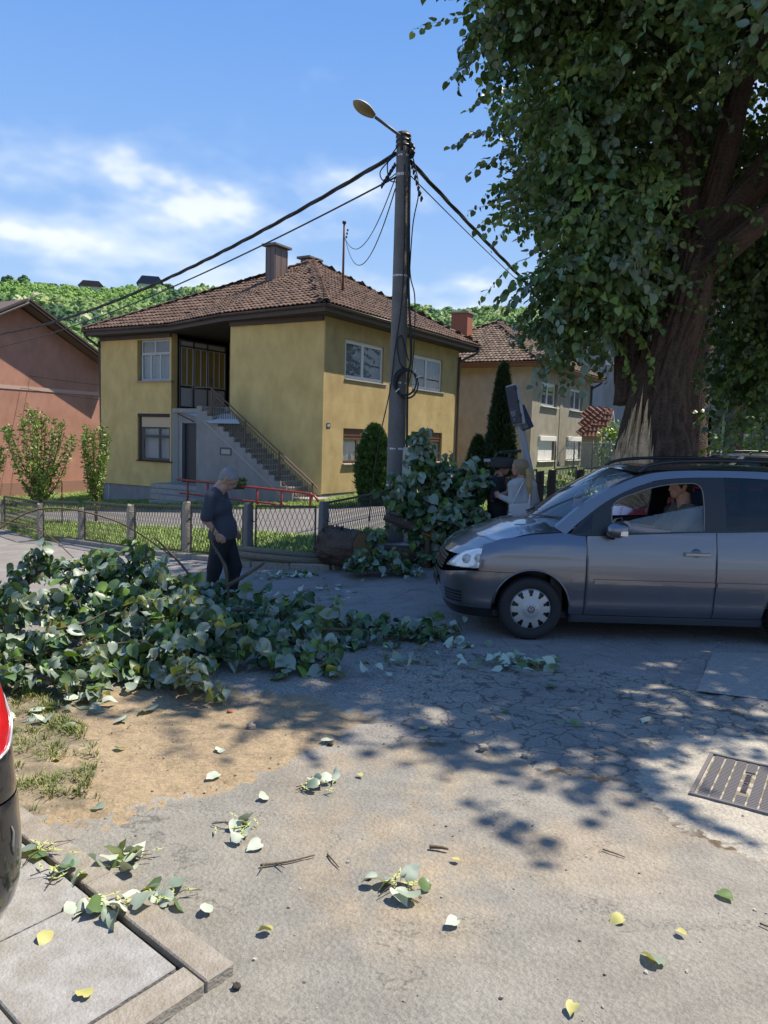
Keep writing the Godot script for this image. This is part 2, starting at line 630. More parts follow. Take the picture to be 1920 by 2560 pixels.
func build_ground():
	polys = [PackedVector2Array(DUST), PackedVector2Array(LOWER), PackedVector2Array(PATCH), PackedVector2Array(ROAD), PackedVector2Array(VERGE)]
	# the wide street surface, out to the foot of the hills
	var st := mb(true)
	var xs := []
	var zs := []
	for i in 61:
		xs.append(-140.0 + i * 280.0 / 60.0 if absf(i - 30.0) > 9.0 else (i - 30.0) * 4.6667)
	for i in 60:
		zs.append(20.0 - 0.5 * i if i < 20 else 10.0 - (i - 20.0) * (1.0 + 0.09 * (i - 20.0)))
	for i in xs.size() - 1:
		for j in zs.size() - 1:
			var q := []
			for c in [[i, j], [i + 1, j], [i + 1, j + 1], [i, j + 1]]:
				q.append(on(xs[c[0]], zs[c[1]], -0.10 if absf(xs[c[0]]) < 5.0 and zs[c[1]] > -9.9 else -0.012))
			quad(st, q[0], q[1], q[2], q[3])
	mat("street_asphalt", Color(0.33, 0.305, 0.285), 0.92, T.grain, 1.1, T.pebble, 0.5, T.dirt, 0.25)
	commit("street", st, M.street_asphalt, self, "structure")
	# fine road strip from the near ground out to the fence so that the land's curve is smooth
	var strip := sheet([Vector2(-14, -24.5), Vector2(-14, -9.9), Vector2(16, -9.9), Vector2(16, -24.5)], -0.004, 0.6)
	commit("road", strip, M.street_asphalt, self, "structure")
	build_near_ground()
	mat("soil", Color(0.14, 0.17, 0.06), 0.95, T.grain, 1.5, T.lump, 3.0)
	var lawn := commit("lawn", sheet(LAWN, 0.006, 1.2), M.soil, self, "structure")
	commit("garden_path", sheet(PATH, 0.022, 0.8), M.path_asphalt, self, "structure")
	build_pavement()
	build_drain()
	# the white crossing stripe and the broken edge of the road layer beside it
	var wp := mb(true)
	var n := 10
	var a0 := Vector2(2.56, -5.97)
	var a1 := Vector2(3.20, -7.15)
	for i in n:
		for j in n:
			var q := []
			for c in [[i, j], [i + 1, j], [i + 1, j + 1], [i, j + 1]]:
				var p = a0.lerp(a1, c[1] / float(n)) + Vector2(0.95, -0.02 + 0.36 * (1.0 - c[1] / float(n))) * (c[0] / float(n) * 1.9)
				q.append(Vector3(p.x, 0.033 + rise(p.x, p.y), p.y))
			quad(wp, q[0], q[1], q[2], q[3])
	mat("road_paint", Color(0.47, 0.455, 0.42), 0.85, T.grain, 2.0, T.pebble, 0.6, T.dirt, 2.5)
	commit("crossing_stripe", wp, M.road_paint, self, "structure")
	# grass
	var tuft := grass_tuft(9, 0.10)
	var spots := []
	var cols := []
	var lp := PackedVector2Array(LAWN)
	var pth := PackedVector2Array(PATH)
	var tries := 0
	while spots.size() < 26000 and tries < 90000:
		tries += 1
		var d := 12.0 + 33.0 * pow(rng.randf(), 1.8)
		var x := rng.randf_range(-1.05, 0.30) * d * 0.62
		if d < 17.5 and rng.randf() < 0.25:
			x = rng.randf_range(-6, 1.0)
		var p := Vector2(x, -d)
		if not inside(lp, p) or inside(pth, p) or in_house(p):
			continue
		var s := rng.randf_range(0.6, 1.35) * (1.0 + d * 0.016)
		spots.append(Transform3D(Basis(Vector3.UP, rng.randf() * TAU).scaled(Vector3(s * 1.3, s, s * 1.3)), on(x, -d, 0.0)))
		var k := rng.randf()
		cols.append(Color(0.13, 0.225, 0.03).lerp(Color(0.33, 0.42, 0.10), k))
	many("lawn_grass", tuft, M.grass_blade, spots, self, cols)
	spots = []
	cols = []
	tries = 0
	while spots.size() < 1500 and tries < 9000:
		tries += 1
		var p := Vector2(rng.randf_range(-4.2, -1.2), rng.randf_range(-6.2, -3.3))
		if p.x < -3.0 and rng.randf() < 0.7:
			continue
		if surface_at(p) != 5 or noise.get_noise_2d(p.x * 2.5, p.y * 2.5) < rng.randf_range(-0.35, 0.25):
			continue
		var s := rng.randf_range(0.25, 0.6)
		spots.append(Transform3D(Basis(Vector3.UP, rng.randf() * TAU).scaled(Vector3(s * 1.5, s, s * 1.5)), Vector3(p.x, 0.0, p.y)))
		cols.append(Color(0.085, 0.15, 0.025).lerp(Color(0.27, 0.27, 0.085), rng.randf()))
	many("verge_grass", tuft, M.grass_blade, spots, self, cols)

func in_house(p: Vector2) -> bool:
	var r := p - Vector2(HC.x, HC.z)
	var a := r.dot(Vector2(HA.x, HA.z))
	var n := r.dot(Vector2(HN.x, HN.z))
	return a > -0.2 and a < 12.8 and n < 0.1 and n > -12.0

func grass_tuft(blades: int, h: float) -> ArrayMesh:
	var st := mb()
	for i in blades:
		var a := rng.randf() * TAU
		var b := Vector3(cos(a), 0, sin(a)) * rng.randf_range(0.0, 0.05)
		var lean := Vector3(cos(a), 0, sin(a)) * rng.randf_range(0.1, 0.9) * h
		var side := Vector3(-sin(a), 0, cos(a)) * 0.005
		var hh := h * rng.randf_range(0.5, 1.1)
		var m := b + lean * 0.35 + Vector3(0, hh * 0.6, 0)
		var t := b + lean + Vector3(0, hh, 0)
		quad(st, b - side, b + side, m + side * 0.8, m - side * 0.8)
		tri(st, m - side * 0.8, m + side * 0.8, t)
	return finish(st)

func build_near_ground():
	# colour map of the worn forecourt: stains, dust, crackle; light and shade come from the lamp in the sky
	var size := 1280
	var x0 := -5.0
	var z0 := -10.4
	var span := 10.4
	var im := Image.create(size, size, false, Image.FORMAT_RGB8)
	var cells := FastNoiseLite.new()
	cells.seed = 9
	cells.noise_type = FastNoiseLite.TYPE_CELLULAR
	cells.frequency = 1.0
	cells.cellular_return_type = FastNoiseLite.RETURN_DISTANCE2_SUB
	cells.fractal_type = FastNoiseLite.FRACTAL_NONE
	var base := [Color(0.265, 0.248, 0.218), Color(0.335, 0.255, 0.155), Color(0.238, 0.227, 0.198), Color(0.40, 0.365, 0.30), Color(0.275, 0.25, 0.228), Color(0.20, 0.165, 0.105)]
	var tan := Color(0.40, 0.30, 0.18)
	for j in size:
		var z := z0 + (j + 0.5) / size * span
		for i in size:
			var x := x0 + (i + 0.5) / size * span
			# skip what the view never reaches
			if absf(x) > 0.62 * -z + 1.2:
				im.set_pixel(i, j, Color(0.5, 0.49, 0.48))
				continue
			var s := surface_at(Vector2(x, z))
			var c: Color = base[s]
			var n1 := noise.get_noise_2d(x * 0.9, z * 0.9)
			var n2 := noise.get_noise_2d(x * 3.1 + 7.0, z * 5.0)
			var n3 := noise_b.get_noise_2d(x * 30.0, z * 30.0)
			var light := 1.0 + n1 * 0.16 + n2 * 0.16 + n3 * 0.10
			match s:
				0:
					c = c.lerp(Color(0.30, 0.275, 0.225), clampf(0.5 + n1 * 2.0, 0.0, 1.0) * 0.7)
					var wx := x + 0.10 * noise.get_noise_2d(x * 4.0, z * 4.0)
					var wz := z + 0.10 * noise.get_noise_2d(x * 4.0 + 20.0, z * 4.0)
					var crack := cells.get_noise_2d(wx * 5.5, wz * 7.0) + 1.0
					var zone := smoothstep(-0.3, 0.5, x) * 1.0
					if crack < 0.07 * zone:
						light *= 0.42
					if x < 0.8 and z < -5.6:
						light *= 1.0 + n3 * 0.25
				1:
					light += n2 * 0.24 + noise_b.get_noise_2d(x * 14.0, z * 26.0) * 0.12
					c = c.lerp(Color(0.20, 0.15, 0.095), clampf(n2 * 1.6 - 0.1, 0.0, 0.65))
				2:
					# tan dust trodden over the asphalt, in streaks
					var dust := clampf((noise.get_noise_2d(x * 1.6 + 3.0, z * 1.1) * 1.2 + 0.28 + 0.3 * noise.get_noise_2d(x * 6.0, z * 6.0)) * 1.1, 0.0, 1.0) * smoothstep(-0.95, 0.2, x) * smoothstep(-2.3, -3.3, z + 0.3 * x)
					c = c.lerp(tan, dust * 0.62)
					c = c.lerp(Color(0.285, 0.262, 0.225), smoothstep(0.2, 1.2, x) * 0.5)
					if n1 > 0.02:
						var cr := cells.get_noise_2d(x * 1.1 + n2 * 0.25, z * 1.1 + n3 * 0.05) + 1.0
						if cr < 0.012 + 0.012 * n3:
							light *= 0.6
					if x > 0.15 and z < -3.6 and surface_at(Vector2(x, z - 0.06)) != 2:
						c = c.lerp(Color(0.13, 0.095, 0.06), clampf(0.75 + n2 * 1.5, 0.0, 1.0))
				3:
					light += n3 * 0.06
					if cells.get_noise_2d(x * 0.9 + n2 * 0.2, z * 0.9) + 1.0 < 0.012:
						light *= 0.65
				4:
					light += n3 * 0.08
					var crack2 := cells.get_noise_2d(x * 2.2, z * 2.6) + 1.0
					if crack2 < 0.018:
						light *= 0.6
				5:
					c = c.lerp(Color(0.30, 0.24, 0.16), clampf(0.4 + n2 * 2.0, 0.0, 1.0))
			c = Color(c.r * light, c.g * light, c.b * light) * 1.22
			im.set_pixel(i, j, c.clamp().linear_to_srgb())
	var m := mat("forecourt", Color(1, 1, 1), 0.93, T.speckle, 1.5, T.pebble, 0.6)
	m.detail_enabled = true
	m.detail_blend_mode = BaseMaterial3D.BLEND_MODE_MUL
	m.detail_albedo = ImageTexture.create_from_image(im)
	m.detail_uv_layer = BaseMaterial3D.DETAIL_UV_2
	var st := mb(true)
	var step := 0.05
	var n := int(span / step)
	var hts := PackedFloat32Array()
	hts.resize((n + 1) * (n + 1))
	for j in n + 1:
		for i in n + 1:
			var x := x0 + i * step
			var z := z0 + j * step
			var edge := minf(minf(i, n - i), minf(j, 100)) * step
			var h := near_height(x, z) if absf(x) < 0.62 * -z + 1.6 else 0.0
			hts[j * (n + 1) + i] = rise(x, z) + lerpf(0.0, h, clampf(edge / 0.6, 0.0, 1.0))
	for j in n:
		for i in n:
			var q := []
			var uv := []
			for c in [[i, j], [i + 1, j], [i + 1, j + 1], [i, j + 1]]:
				q.append(Vector3(x0 + c[0] * step, hts[c[1] * (n + 1) + c[0]], z0 + c[1] * step))
				uv.append(Vector2(float(c[0]) / n, float(c[1]) / n))
			for k in [0, 1, 2, 0, 2, 3]:
				st.set_uv2(uv[k])
				st.add_vertex(q[k])
	commit("forecourt", st, m, self, "structure")

func build_pavement():
	# slabs inside a kerb, the corner of the footway at the lower left
	var root := Node3D.new()
	root.name = "pavement"
	add_child(root)
	root.set_meta("kind", "structure")
	var o := Vector2(-0.50, -2.62)
	var e1 := Vector2(-0.762, -0.648)
	var e2 := Vector2(-0.620, 0.784)
	var xf := func(a: float, b: float, y: float) -> Vector3:
		var p := o + e1 * a + e2 * b
		return Vector3(p.x, y, p.y)
	var bed := mb()
	var p0: Vector3 = xf.call(0.01, 0.01, 0.016)
	var p1: Vector3 = xf.call(6.0, 0.01, 0.016)
	var p2: Vector3 = xf.call(6.0, 4.0, 0.016)
	var p3: Vector3 = xf.call(0.01, 4.0, 0.016)
	quad(bed, p0, p3, p2, p1)
	mat("joint_moss", Color(0.075, 0.07, 0.035), 0.95, T.grain, 6.0, T.lump, 1.0)
	commit("bedding", bed, M.joint_moss, root, "structure")
	var turn := atan2(-e1.y, e1.x)
	var b1 := Basis(Vector3(e1.x, 0, e1.y), Vector3.UP, Vector3(e2.x, 0, e2.y))
	# kerb stones, each 1 m
	for k in 6:
		var st := mb()
		var w: float = 0.996 if k else 0.86
		var a := -0.0 + (k * 1.0 - 0.135 if k else 0.0)
		box(st, Vector3(w, 0.12, 0.128), Transform3D(b1, xf.call(a + w * 0.5 + 0.001, 0.064, -0.010)), 0.006)
		commit("kerb_stone", st, M.kerb, root)
	for k in 3:
		var st := mb()
		box(st, Vector3(0.128, 0.118, 0.995), Transform3D(b1, xf.call(0.065, 0.131 + 0.5 + k * 1.0, -0.012)), 0.006)
		commit("kerb_stone", st, M.kerb, root)
	# slabs
	for r in 5:
		var b := 0.145 + r * 0.515
		var a := 0.145 - (0.0 if r % 2 == 0 else 0.30)
		while a < 4.0:
			var lo := maxf(a, 0.145)
			var hi := a + 0.625
			if hi - lo > 0.08:
				var st := mb()
				box(st, Vector3(hi - lo - 0.012, 0.06, 0.503), Transform3D(b1 * Basis(Vector3.RIGHT, rng.randf_range(-0.004, 0.004)), xf.call((lo + hi) * 0.5, b + 0.2575, 0.010 + rng.randf_range(-0.003, 0.003))), 0.005)
				commit("slab", st, M.slab, root)
			a += 0.625

func build_drain():
	# cast iron lattice cover set in the pale concrete patch
	var root := thing("drain_cover", "square cast iron drain cover of small bars set in the pale concrete patch", "drain cover", Vector3(2.27, 0.012, -4.27), 0.0)
	var e1 := Vector3(0.50, 0, 0.864).normalized()
	e1 = Vector3(-0.535, 0, 0.845)
	var e2 := Vector3(0.845, 0, 0.535)
	root.basis = Basis(e2, Vector3.UP, e1)
	var w := 0.66
	var fr := mb()
	for s in [-1, 1]:
		box(fr, Vector3(w + 0.05, 0.03, 0.022), at(Vector3(0, 0.0, s * (w * 0.5 + 0.013))), 0.002)
		box(fr, Vector3(0.022, 0.03, w), at(Vector3(s * (w * 0.5 + 0.013), 0.0, 0)), 0.002)
	commit("frame", fr, M.cast_iron, root)
	var pl := mb()
	box(pl, Vector3(w - 0.01, 0.016, w - 0.01), at(Vector3(0, -0.008, 0)))
	mat("grime", Color(0.24, 0.21, 0.15), 0.95, T.grain, 5.0)
	commit("plate", pl, M.grime, root)
	var n := 10
	var cw := (w - 0.02) / n
	for c in n:
		for r in 30:
			if c == 3 and r > 6 and r < 24:
				continue
			var st := mb()
			var rh := (w - 0.02) / 30
			box(st, Vector3(cw - 0.011, 0.010, rh - 0.0065), at(Vector3(-w * 0.5 + 0.01 + cw * (c + 0.5), 0.0045, -w * 0.5 + 0.01 + rh * (r + 0.5))), 0.0015)
			commit("bar", st, M.cast_iron, root)
	# the worn name cast along the fourth row
	var t := TextMesh.new()
	var f := SystemFont.new()
	f.font_names = PackedStringArray(["Droid Sans"])
	t.font = f
	t.text = "LIVNICA TUZLA"
	t.font_size = 20
	t.pixel_size = 0.0021
	t.depth = 0.008
	var o := obj("lettering", t, M.cast_iron, root)
	o.transform = Transform3D(Basis(Vector3(0, 0, -1), Vector3(-1, 0, 0), Vector3.UP), Vector3(-w * 0.5 + 0.01 + cw * 3.5, 0.006, 0))

# ---------- hill ----------
func hill_height(x: float, z: float) -> float:
	var d := -z
	var t := clampf((d - 95.0) / 165.0, 0.0, 1.0)
	var top := 42.5 - 0.052 * x + 2.5 * noise.get_noise_2d(x * 0.012, 3.0)
	return top * (t * t * (3.0 - 2.0 * t)) + 2.0 * noise.get_noise_2d(x * 0.02, z * 0.02) * t - 1.5

func crown(lobes: int, sd: float) -> ArrayMesh:
	# a far tree: many small rough clumps over a dome, unit radius
	var st := mb()
	for i in lobes:
		var a := rng.randf() * TAU
		var u := rng.randf_range(-0.35, 1.0)
		var r := sqrt(maxf(0.0, 1.0 - u * u)) * rng.randf_range(0.75, 1.0)
		var c := Vector3(cos(a) * r, u * 0.95 + 0.55, sin(a) * r) * 0.78
		var s := rng.randf_range(0.16, 0.34)
		blob(st, c, Vector3(s, s * 0.8, s), 1.1, 1.6, 4, 6, sd + i * 3.1)
	blob(st, Vector3(0, 0.4, 0), Vector3(0.7, 0.75, 0.7), 0.5, 2.0, 5, 8, sd)
	return finish(st)

func build_hill():
	var st := mb(true)
	var nx := 64
	var nz := 26
	var pt := func(i: int, j: int) -> Vector3:
		var x := -330.0 + 660.0 * i / nx
		var z := -85.0 - 245.0 * j / nz
		return Vector3(x, hill_height(x, z), z)
	for i in nx:
		for j in nz:
			quad(st, pt.call(i, j), pt.call(i + 1, j), pt.call(i + 1, j + 1), pt.call(i, j + 1))
	mat("hill_green", Color(0.115, 0.20, 0.035), 0.95, T.blotch, 0.05, T.lump, 60.0)
	commit("hill", st, M.hill_green, self, "structure")
	var kinds := [crown(30, 1.0), crown(34, 17.0), crown(26, 31.0)]
	M.forest_leaf = leafy("forest_leaf", Color(1, 1, 1), 0.2, 0.8)
	var wh := [[], [], []]
	var co := [[], [], []]
	var tries := 0
	while tries < 23000:
		tries += 1
		var d := rng.randf_range(105.0, 262.0)
		var x := rng.randf_range(-0.60, 0.62) * d
		var z := -d
		var up := (d - 95.0) / 165.0
		# the bright open slope at the upper left carries only low bushes
		var field := x < -62.0 - 25.0 * noise.get_noise_2d(x * 0.02, z * 0.02) and up > 0.62 and x < -60
		var k := rng.randi() % 3
		var r := rng.randf_range(1.7, 3.7)
		var c := Color(0.040, 0.098, 0.026).lerp(Color(0.10, 0.175, 0.040), rng.randf())
		var patch := noise.get_noise_2d(x * 0.022 + 9.0, z * 0.03)
		if patch > 0.12:
			c = Color(0.085, 0.165, 0.035).lerp(Color(0.20, 0.26, 0.085), rng.randf())
		elif patch < -0.22:
			c = Color(0.022, 0.065, 0.026).lerp(Color(0.045, 0.095, 0.030), rng.randf())
		if rng.randf() < 0.05:
			c = Color(0.30, 0.33, 0.17)
		if field:
			if rng.randf() < 0.35:
				continue
			r = rng.randf_range(0.8, 1.9)
			c = Color(0.095, 0.185, 0.035).lerp(Color(0.16, 0.26, 0.055), rng.randf())
		elif up > 0.985 and rng.randf() < 0.3:
			continue
		if x < -60.0 and x > -130.0 and d > 236.0:
			r *= 0.5
		var y := hill_height(x, z)
		var s := Vector3(r, r * rng.randf_range(0.85, 1.35), r)
		wh[k].append(Transform3D(Basis(Vector3.UP, rng.randf() * TAU).scaled(s), Vector3(x, y - 0.3, z)))
		co[k].append(c * 1.25)
	for k in 3:
		many("hill_forest", kinds[k], M.forest_leaf, wh[k], self, co[k])
	# single trees on the skyline at the far left and beside the barns
	var lone := [[-125.0, -254.0, 4.2, "bare-stemmed round tree on the skyline at the far left"], [-119.0, -252.0, 4.8, "broad round tree on the skyline, second from the left"], [-71.5, -250.0, 4.2, "round dark tree on the skyline just right of the blue-roofed barn"]]
	for l in lone:
		var y := hill_height(l[0], l[1])
		var t := thing("skyline_tree", l[3], "tree", Vector3(l[0], y, l[1]), rng.randf() * 6.0, "lone trees on the hill skyline")
		var tr := mb(true)
		tube(tr, [Vector3(0, -0.5, 0), Vector3(0.1, l[2] * 0.4, 0), Vector3(0, l[2] * 0.9, 0.1)], [0.25, 0.2, 0.1], 6)
		commit("trunk", tr, M.twig, t)
		var cr := obj("crown", kinds[rng.randi() % 3], null, t)
		cr.scale = Vector3.ONE * l[2] * 0.52
		cr.position.y = l[2] * 0.30
		var lm: StandardMaterial3D = M.forest_leaf.duplicate()
		lm.vertex_color_use_as_albedo = false
		lm.albedo_color = Color(0.055, 0.12, 0.045).linear_to_srgb()
		cr.material_override = lm
	var barns := [[-110.0, -250.0, 9.0, 3.0, Color(0.16, 0.10, 0.08), "long low brown shed on the hill skyline at the left"], [-96.0, -250.0, 8.0, 4.0, Color(0.10, 0.06, 0.07), "dark barn with a brown roof on the hill skyline"], [-76.5, -248.0, 8.5, 5.6, Color(0.045, 0.05, 0.10), "pale barn with a steep blue-black roof on the hill skyline"]]
	for b in barns:
		var y := hill_height(b[0], b[1])
		var t := thing("hill_barn", b[5], "barn", Vector3(b[0], y - 0.3, b[1]), 0.25, "barns on the hill skyline")
		var w := mb()
		box(w, Vector3(b[2] * 0.86, b[3] * 0.55, 5.0), at(Vector3(0, b[3] * 0.27, 0)))
		commit("wall", w, M.panel_grey, t)
		var r := mb()
		prism(r, PackedVector2Array([Vector2(-b[2] * 0.5, b[3] * 0.52), Vector2(b[2] * 0.5, b[3] * 0.52), Vector2(b[2] * 0.3, b[3] * 0.95), Vector2(-b[2] * 0.3, b[3] * 0.95)]), 6.0, at(Vector3(0, 0, 3.0)))
		commit("roof", r, mat("barn_roof_%d" % int(-b[0]), b[4], 0.8), t)

# ---------- building pieces ----------
# wall front in the local frame of x (x right, y up, z out) with rectangular openings, their reveals, and a dark room behind each
func wall(st: SurfaceTool, x: Transform3D, r: Rect2, holes: Array, depth := 0.16):
	var xs := [r.position.x, r.end.x]
	var ys := [r.position.y, r.end.y]
	for h in holes:
		xs.append_array([h.position.x, h.end.x])
		ys.append_array([h.position.y, h.end.y])
	xs.sort()
	ys.sort()
	for i in xs.size() - 1:
		for j in ys.size() - 1:
			if xs[i + 1] - xs[i] < 0.001 or ys[j + 1] - ys[j] < 0.001:
				continue
			var c := Vector2((xs[i] + xs[i + 1]) * 0.5, (ys[j] + ys[j + 1]) * 0.5)
			var open := not r.has_point(c)
			for h in holes:
				if h.has_point(c):
					open = true
			if not open:
				quad(st, x * Vector3(xs[i], ys[j], 0), x * Vector3(xs[i + 1], ys[j], 0), x * Vector3(xs[i + 1], ys[j + 1], 0), x * Vector3(xs[i], ys[j + 1], 0))
	for h in holes:
		var p := [Vector3(h.position.x, h.position.y, 0), Vector3(h.end.x, h.position.y, 0), Vector3(h.end.x, h.end.y, 0), Vector3(h.position.x, h.end.y, 0)]
		for k in 4:
			var a: Vector3 = p[k]
			var b: Vector3 = p[(k + 1) % 4]
			var z := Vector3(0, 0, -depth)
			quad(st, x * a, x * (a + z), x * (b + z), x * b)

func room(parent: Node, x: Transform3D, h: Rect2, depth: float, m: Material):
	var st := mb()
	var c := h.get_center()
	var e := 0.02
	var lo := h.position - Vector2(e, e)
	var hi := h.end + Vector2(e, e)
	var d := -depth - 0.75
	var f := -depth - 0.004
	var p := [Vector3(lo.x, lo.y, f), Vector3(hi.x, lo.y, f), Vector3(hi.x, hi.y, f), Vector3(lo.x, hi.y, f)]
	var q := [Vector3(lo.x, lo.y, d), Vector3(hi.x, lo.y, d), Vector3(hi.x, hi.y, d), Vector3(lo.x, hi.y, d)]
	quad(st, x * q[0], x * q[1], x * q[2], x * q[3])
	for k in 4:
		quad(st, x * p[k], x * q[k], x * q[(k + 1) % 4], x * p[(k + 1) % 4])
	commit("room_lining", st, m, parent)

# casement window: frame, sashes, one pane per sash; columns given as fractions, rows as heights
func window(parent: Node, x: Transform3D, h: Rect2, back: float, fm: Material, cols: Array, rows: Array = [0.0, 1.0], fw := 0.06, curtain := "", pane_m: Material = null) -> Node3D:
	var w := Node3D.new()
	w.name = "window"
	parent.add_child(w, true)
	w.transform = x * Transform3D(Basis(), Vector3(h.position.x, h.position.y, -back))
	var s := h.size
	var st := mb()
	for e in [0.0, 1.0]:
		box(st, Vector3(fw, s.y, 0.07), at(Vector3(fw * 0.5 + e * (s.x - fw), s.y * 0.5, 0.0)), 0.006)
		box(st, Vector3(s.x - 2 * fw, fw, 0.066), at(Vector3(s.x * 0.5, fw * 0.5 + e * (s.y - fw), 0.0)), 0.006)
	commit("frame", st, fm, w)
	for i in cols.size() - 1:
		for j in rows.size() - 1:
			var x0: float = fw * 0.7 + cols[i] * (s.x - fw * 1.4)
			var x1: float = fw * 0.7 + cols[i + 1] * (s.x - fw * 1.4)
			var y0: float = fw * 0.7 + rows[j] * (s.y - fw * 1.4)
			var y1: float = fw * 0.7 + rows[j + 1] * (s.y - fw * 1.4)
			var sa := mb()
			var sw := fw * 0.8
			for e in [0.0, 1.0]:
				box(sa, Vector3(sw, y1 - y0 - 0.004, 0.05), at(Vector3(x0 + sw * 0.5 + e * (x1 - x0 - sw) + (0.002 if e == 0.0 else -0.002), (y0 + y1) * 0.5, 0.024)), 0.005)
				box(sa, Vector3(x1 - x0 - 2 * sw - 0.004, sw, 0.046), at(Vector3((x0 + x1) * 0.5, y0 + sw * 0.5 + e * (y1 - y0 - sw) + (0.002 if e == 0.0 else -0.002), 0.024)), 0.005)
			commit("sash", sa, fm, w)
			var gl := mb()
			quad(gl, Vector3(x0 + sw * 0.9, y0 + sw * 0.9, 0.02), Vector3(x1 - sw * 0.9, y0 + sw * 0.9, 0.02), Vector3(x1 - sw * 0.9, y1 - sw * 0.9, 0.02), Vector3(x0 + sw * 0.9, y1 - sw * 0.9, 0.02))
			commit("pane", gl, pane_m if pane_m else M.pane, w)
	if curtain:
		var cu := mb(true)
		var n := 40
		for i in n:
			var a := float(i) / n
			var b := float(i + 1) / n
			var za := -0.14 + 0.02 * sin(a * 60.0)
			var zb := -0.14 + 0.02 * sin(b * 60.0)
			quad(cu, Vector3(a * s.x, 0, za), Vector3(b * s.x, 0, zb), Vector3(b * s.x, s.y, zb), Vector3(a * s.x, s.y, za))
		commit("curtain", cu, M[curtain], w)
	return w

func sill(parent: Node, x: Transform3D, x0: float, x1: float, y: float, m: Material, out := 0.07, back := 0.14, t := 0.04):
	var st := mb()
	box(st, Vector3(x1 - x0, t, out + back), x * Transform3D(Basis(Vector3.RIGHT, 0.05), Vector3((x0 + x1) * 0.5, y - t * 0.5, (out - back) * 0.5)), 0.006)
	commit("sill", st, m, parent)

# clay tile, 0.21 wide, laid with its lower end at the origin and running up +y; z is out of the slope
func tile_mesh(worn: float) -> ArrayMesh:
	var st := mb()
	var px := [0.0, 0.022, 0.05, 0.078, 0.125, 0.165, 0.20, 0.218]
	var pz := [0.022, 0.040, 0.046, 0.036, 0.012, 0.012, 0.022, 0.026]
	var l := 0.41
	for i in 7:
		var lift := 0.036 + worn * 0.012
		var a := Vector3(px[i], 0, pz[i] + lift)
		var b := Vector3(px[i + 1], 0, pz[i + 1] + lift)
		var a2 := Vector3(px[i], l, pz[i] - 0.006)
		var b2 := Vector3(px[i + 1], l, pz[i + 1] - 0.006)
		quad(st, a, b, b2, a2)
		quad(st, Vector3(a.x, 0.0, a.z - 0.03), Vector3(b.x, 0.0, b.z - 0.03), b, a)
	return finish(st)

func hip_tile_mesh() -> ArrayMesh:
	var st := mb(true)
	var rings := []
	for k in [[0.0, 0.125, 0.03], [0.05, 0.13, 0.035], [0.40, 0.105, 0.0]]:
		var ring := []
		for i in 9:
			var t := PI * (0.06 + 0.88 * i / 8.0)
			ring.append(Vector3(cos(t) * k[1], k[0], sin(t) * k[1] * 0.75 + k[2] - 0.02))
		rings.append(ring)
	skin(st, rings, false, false)
	# lower lip
	var r: Array = rings[0]
	for i in 8:
		quad(st, r[i + 1], r[i + 1] - Vector3(0, 0, 0.022), r[i] - Vector3(0, 0, 0.022), r[i])
	return finish(st)

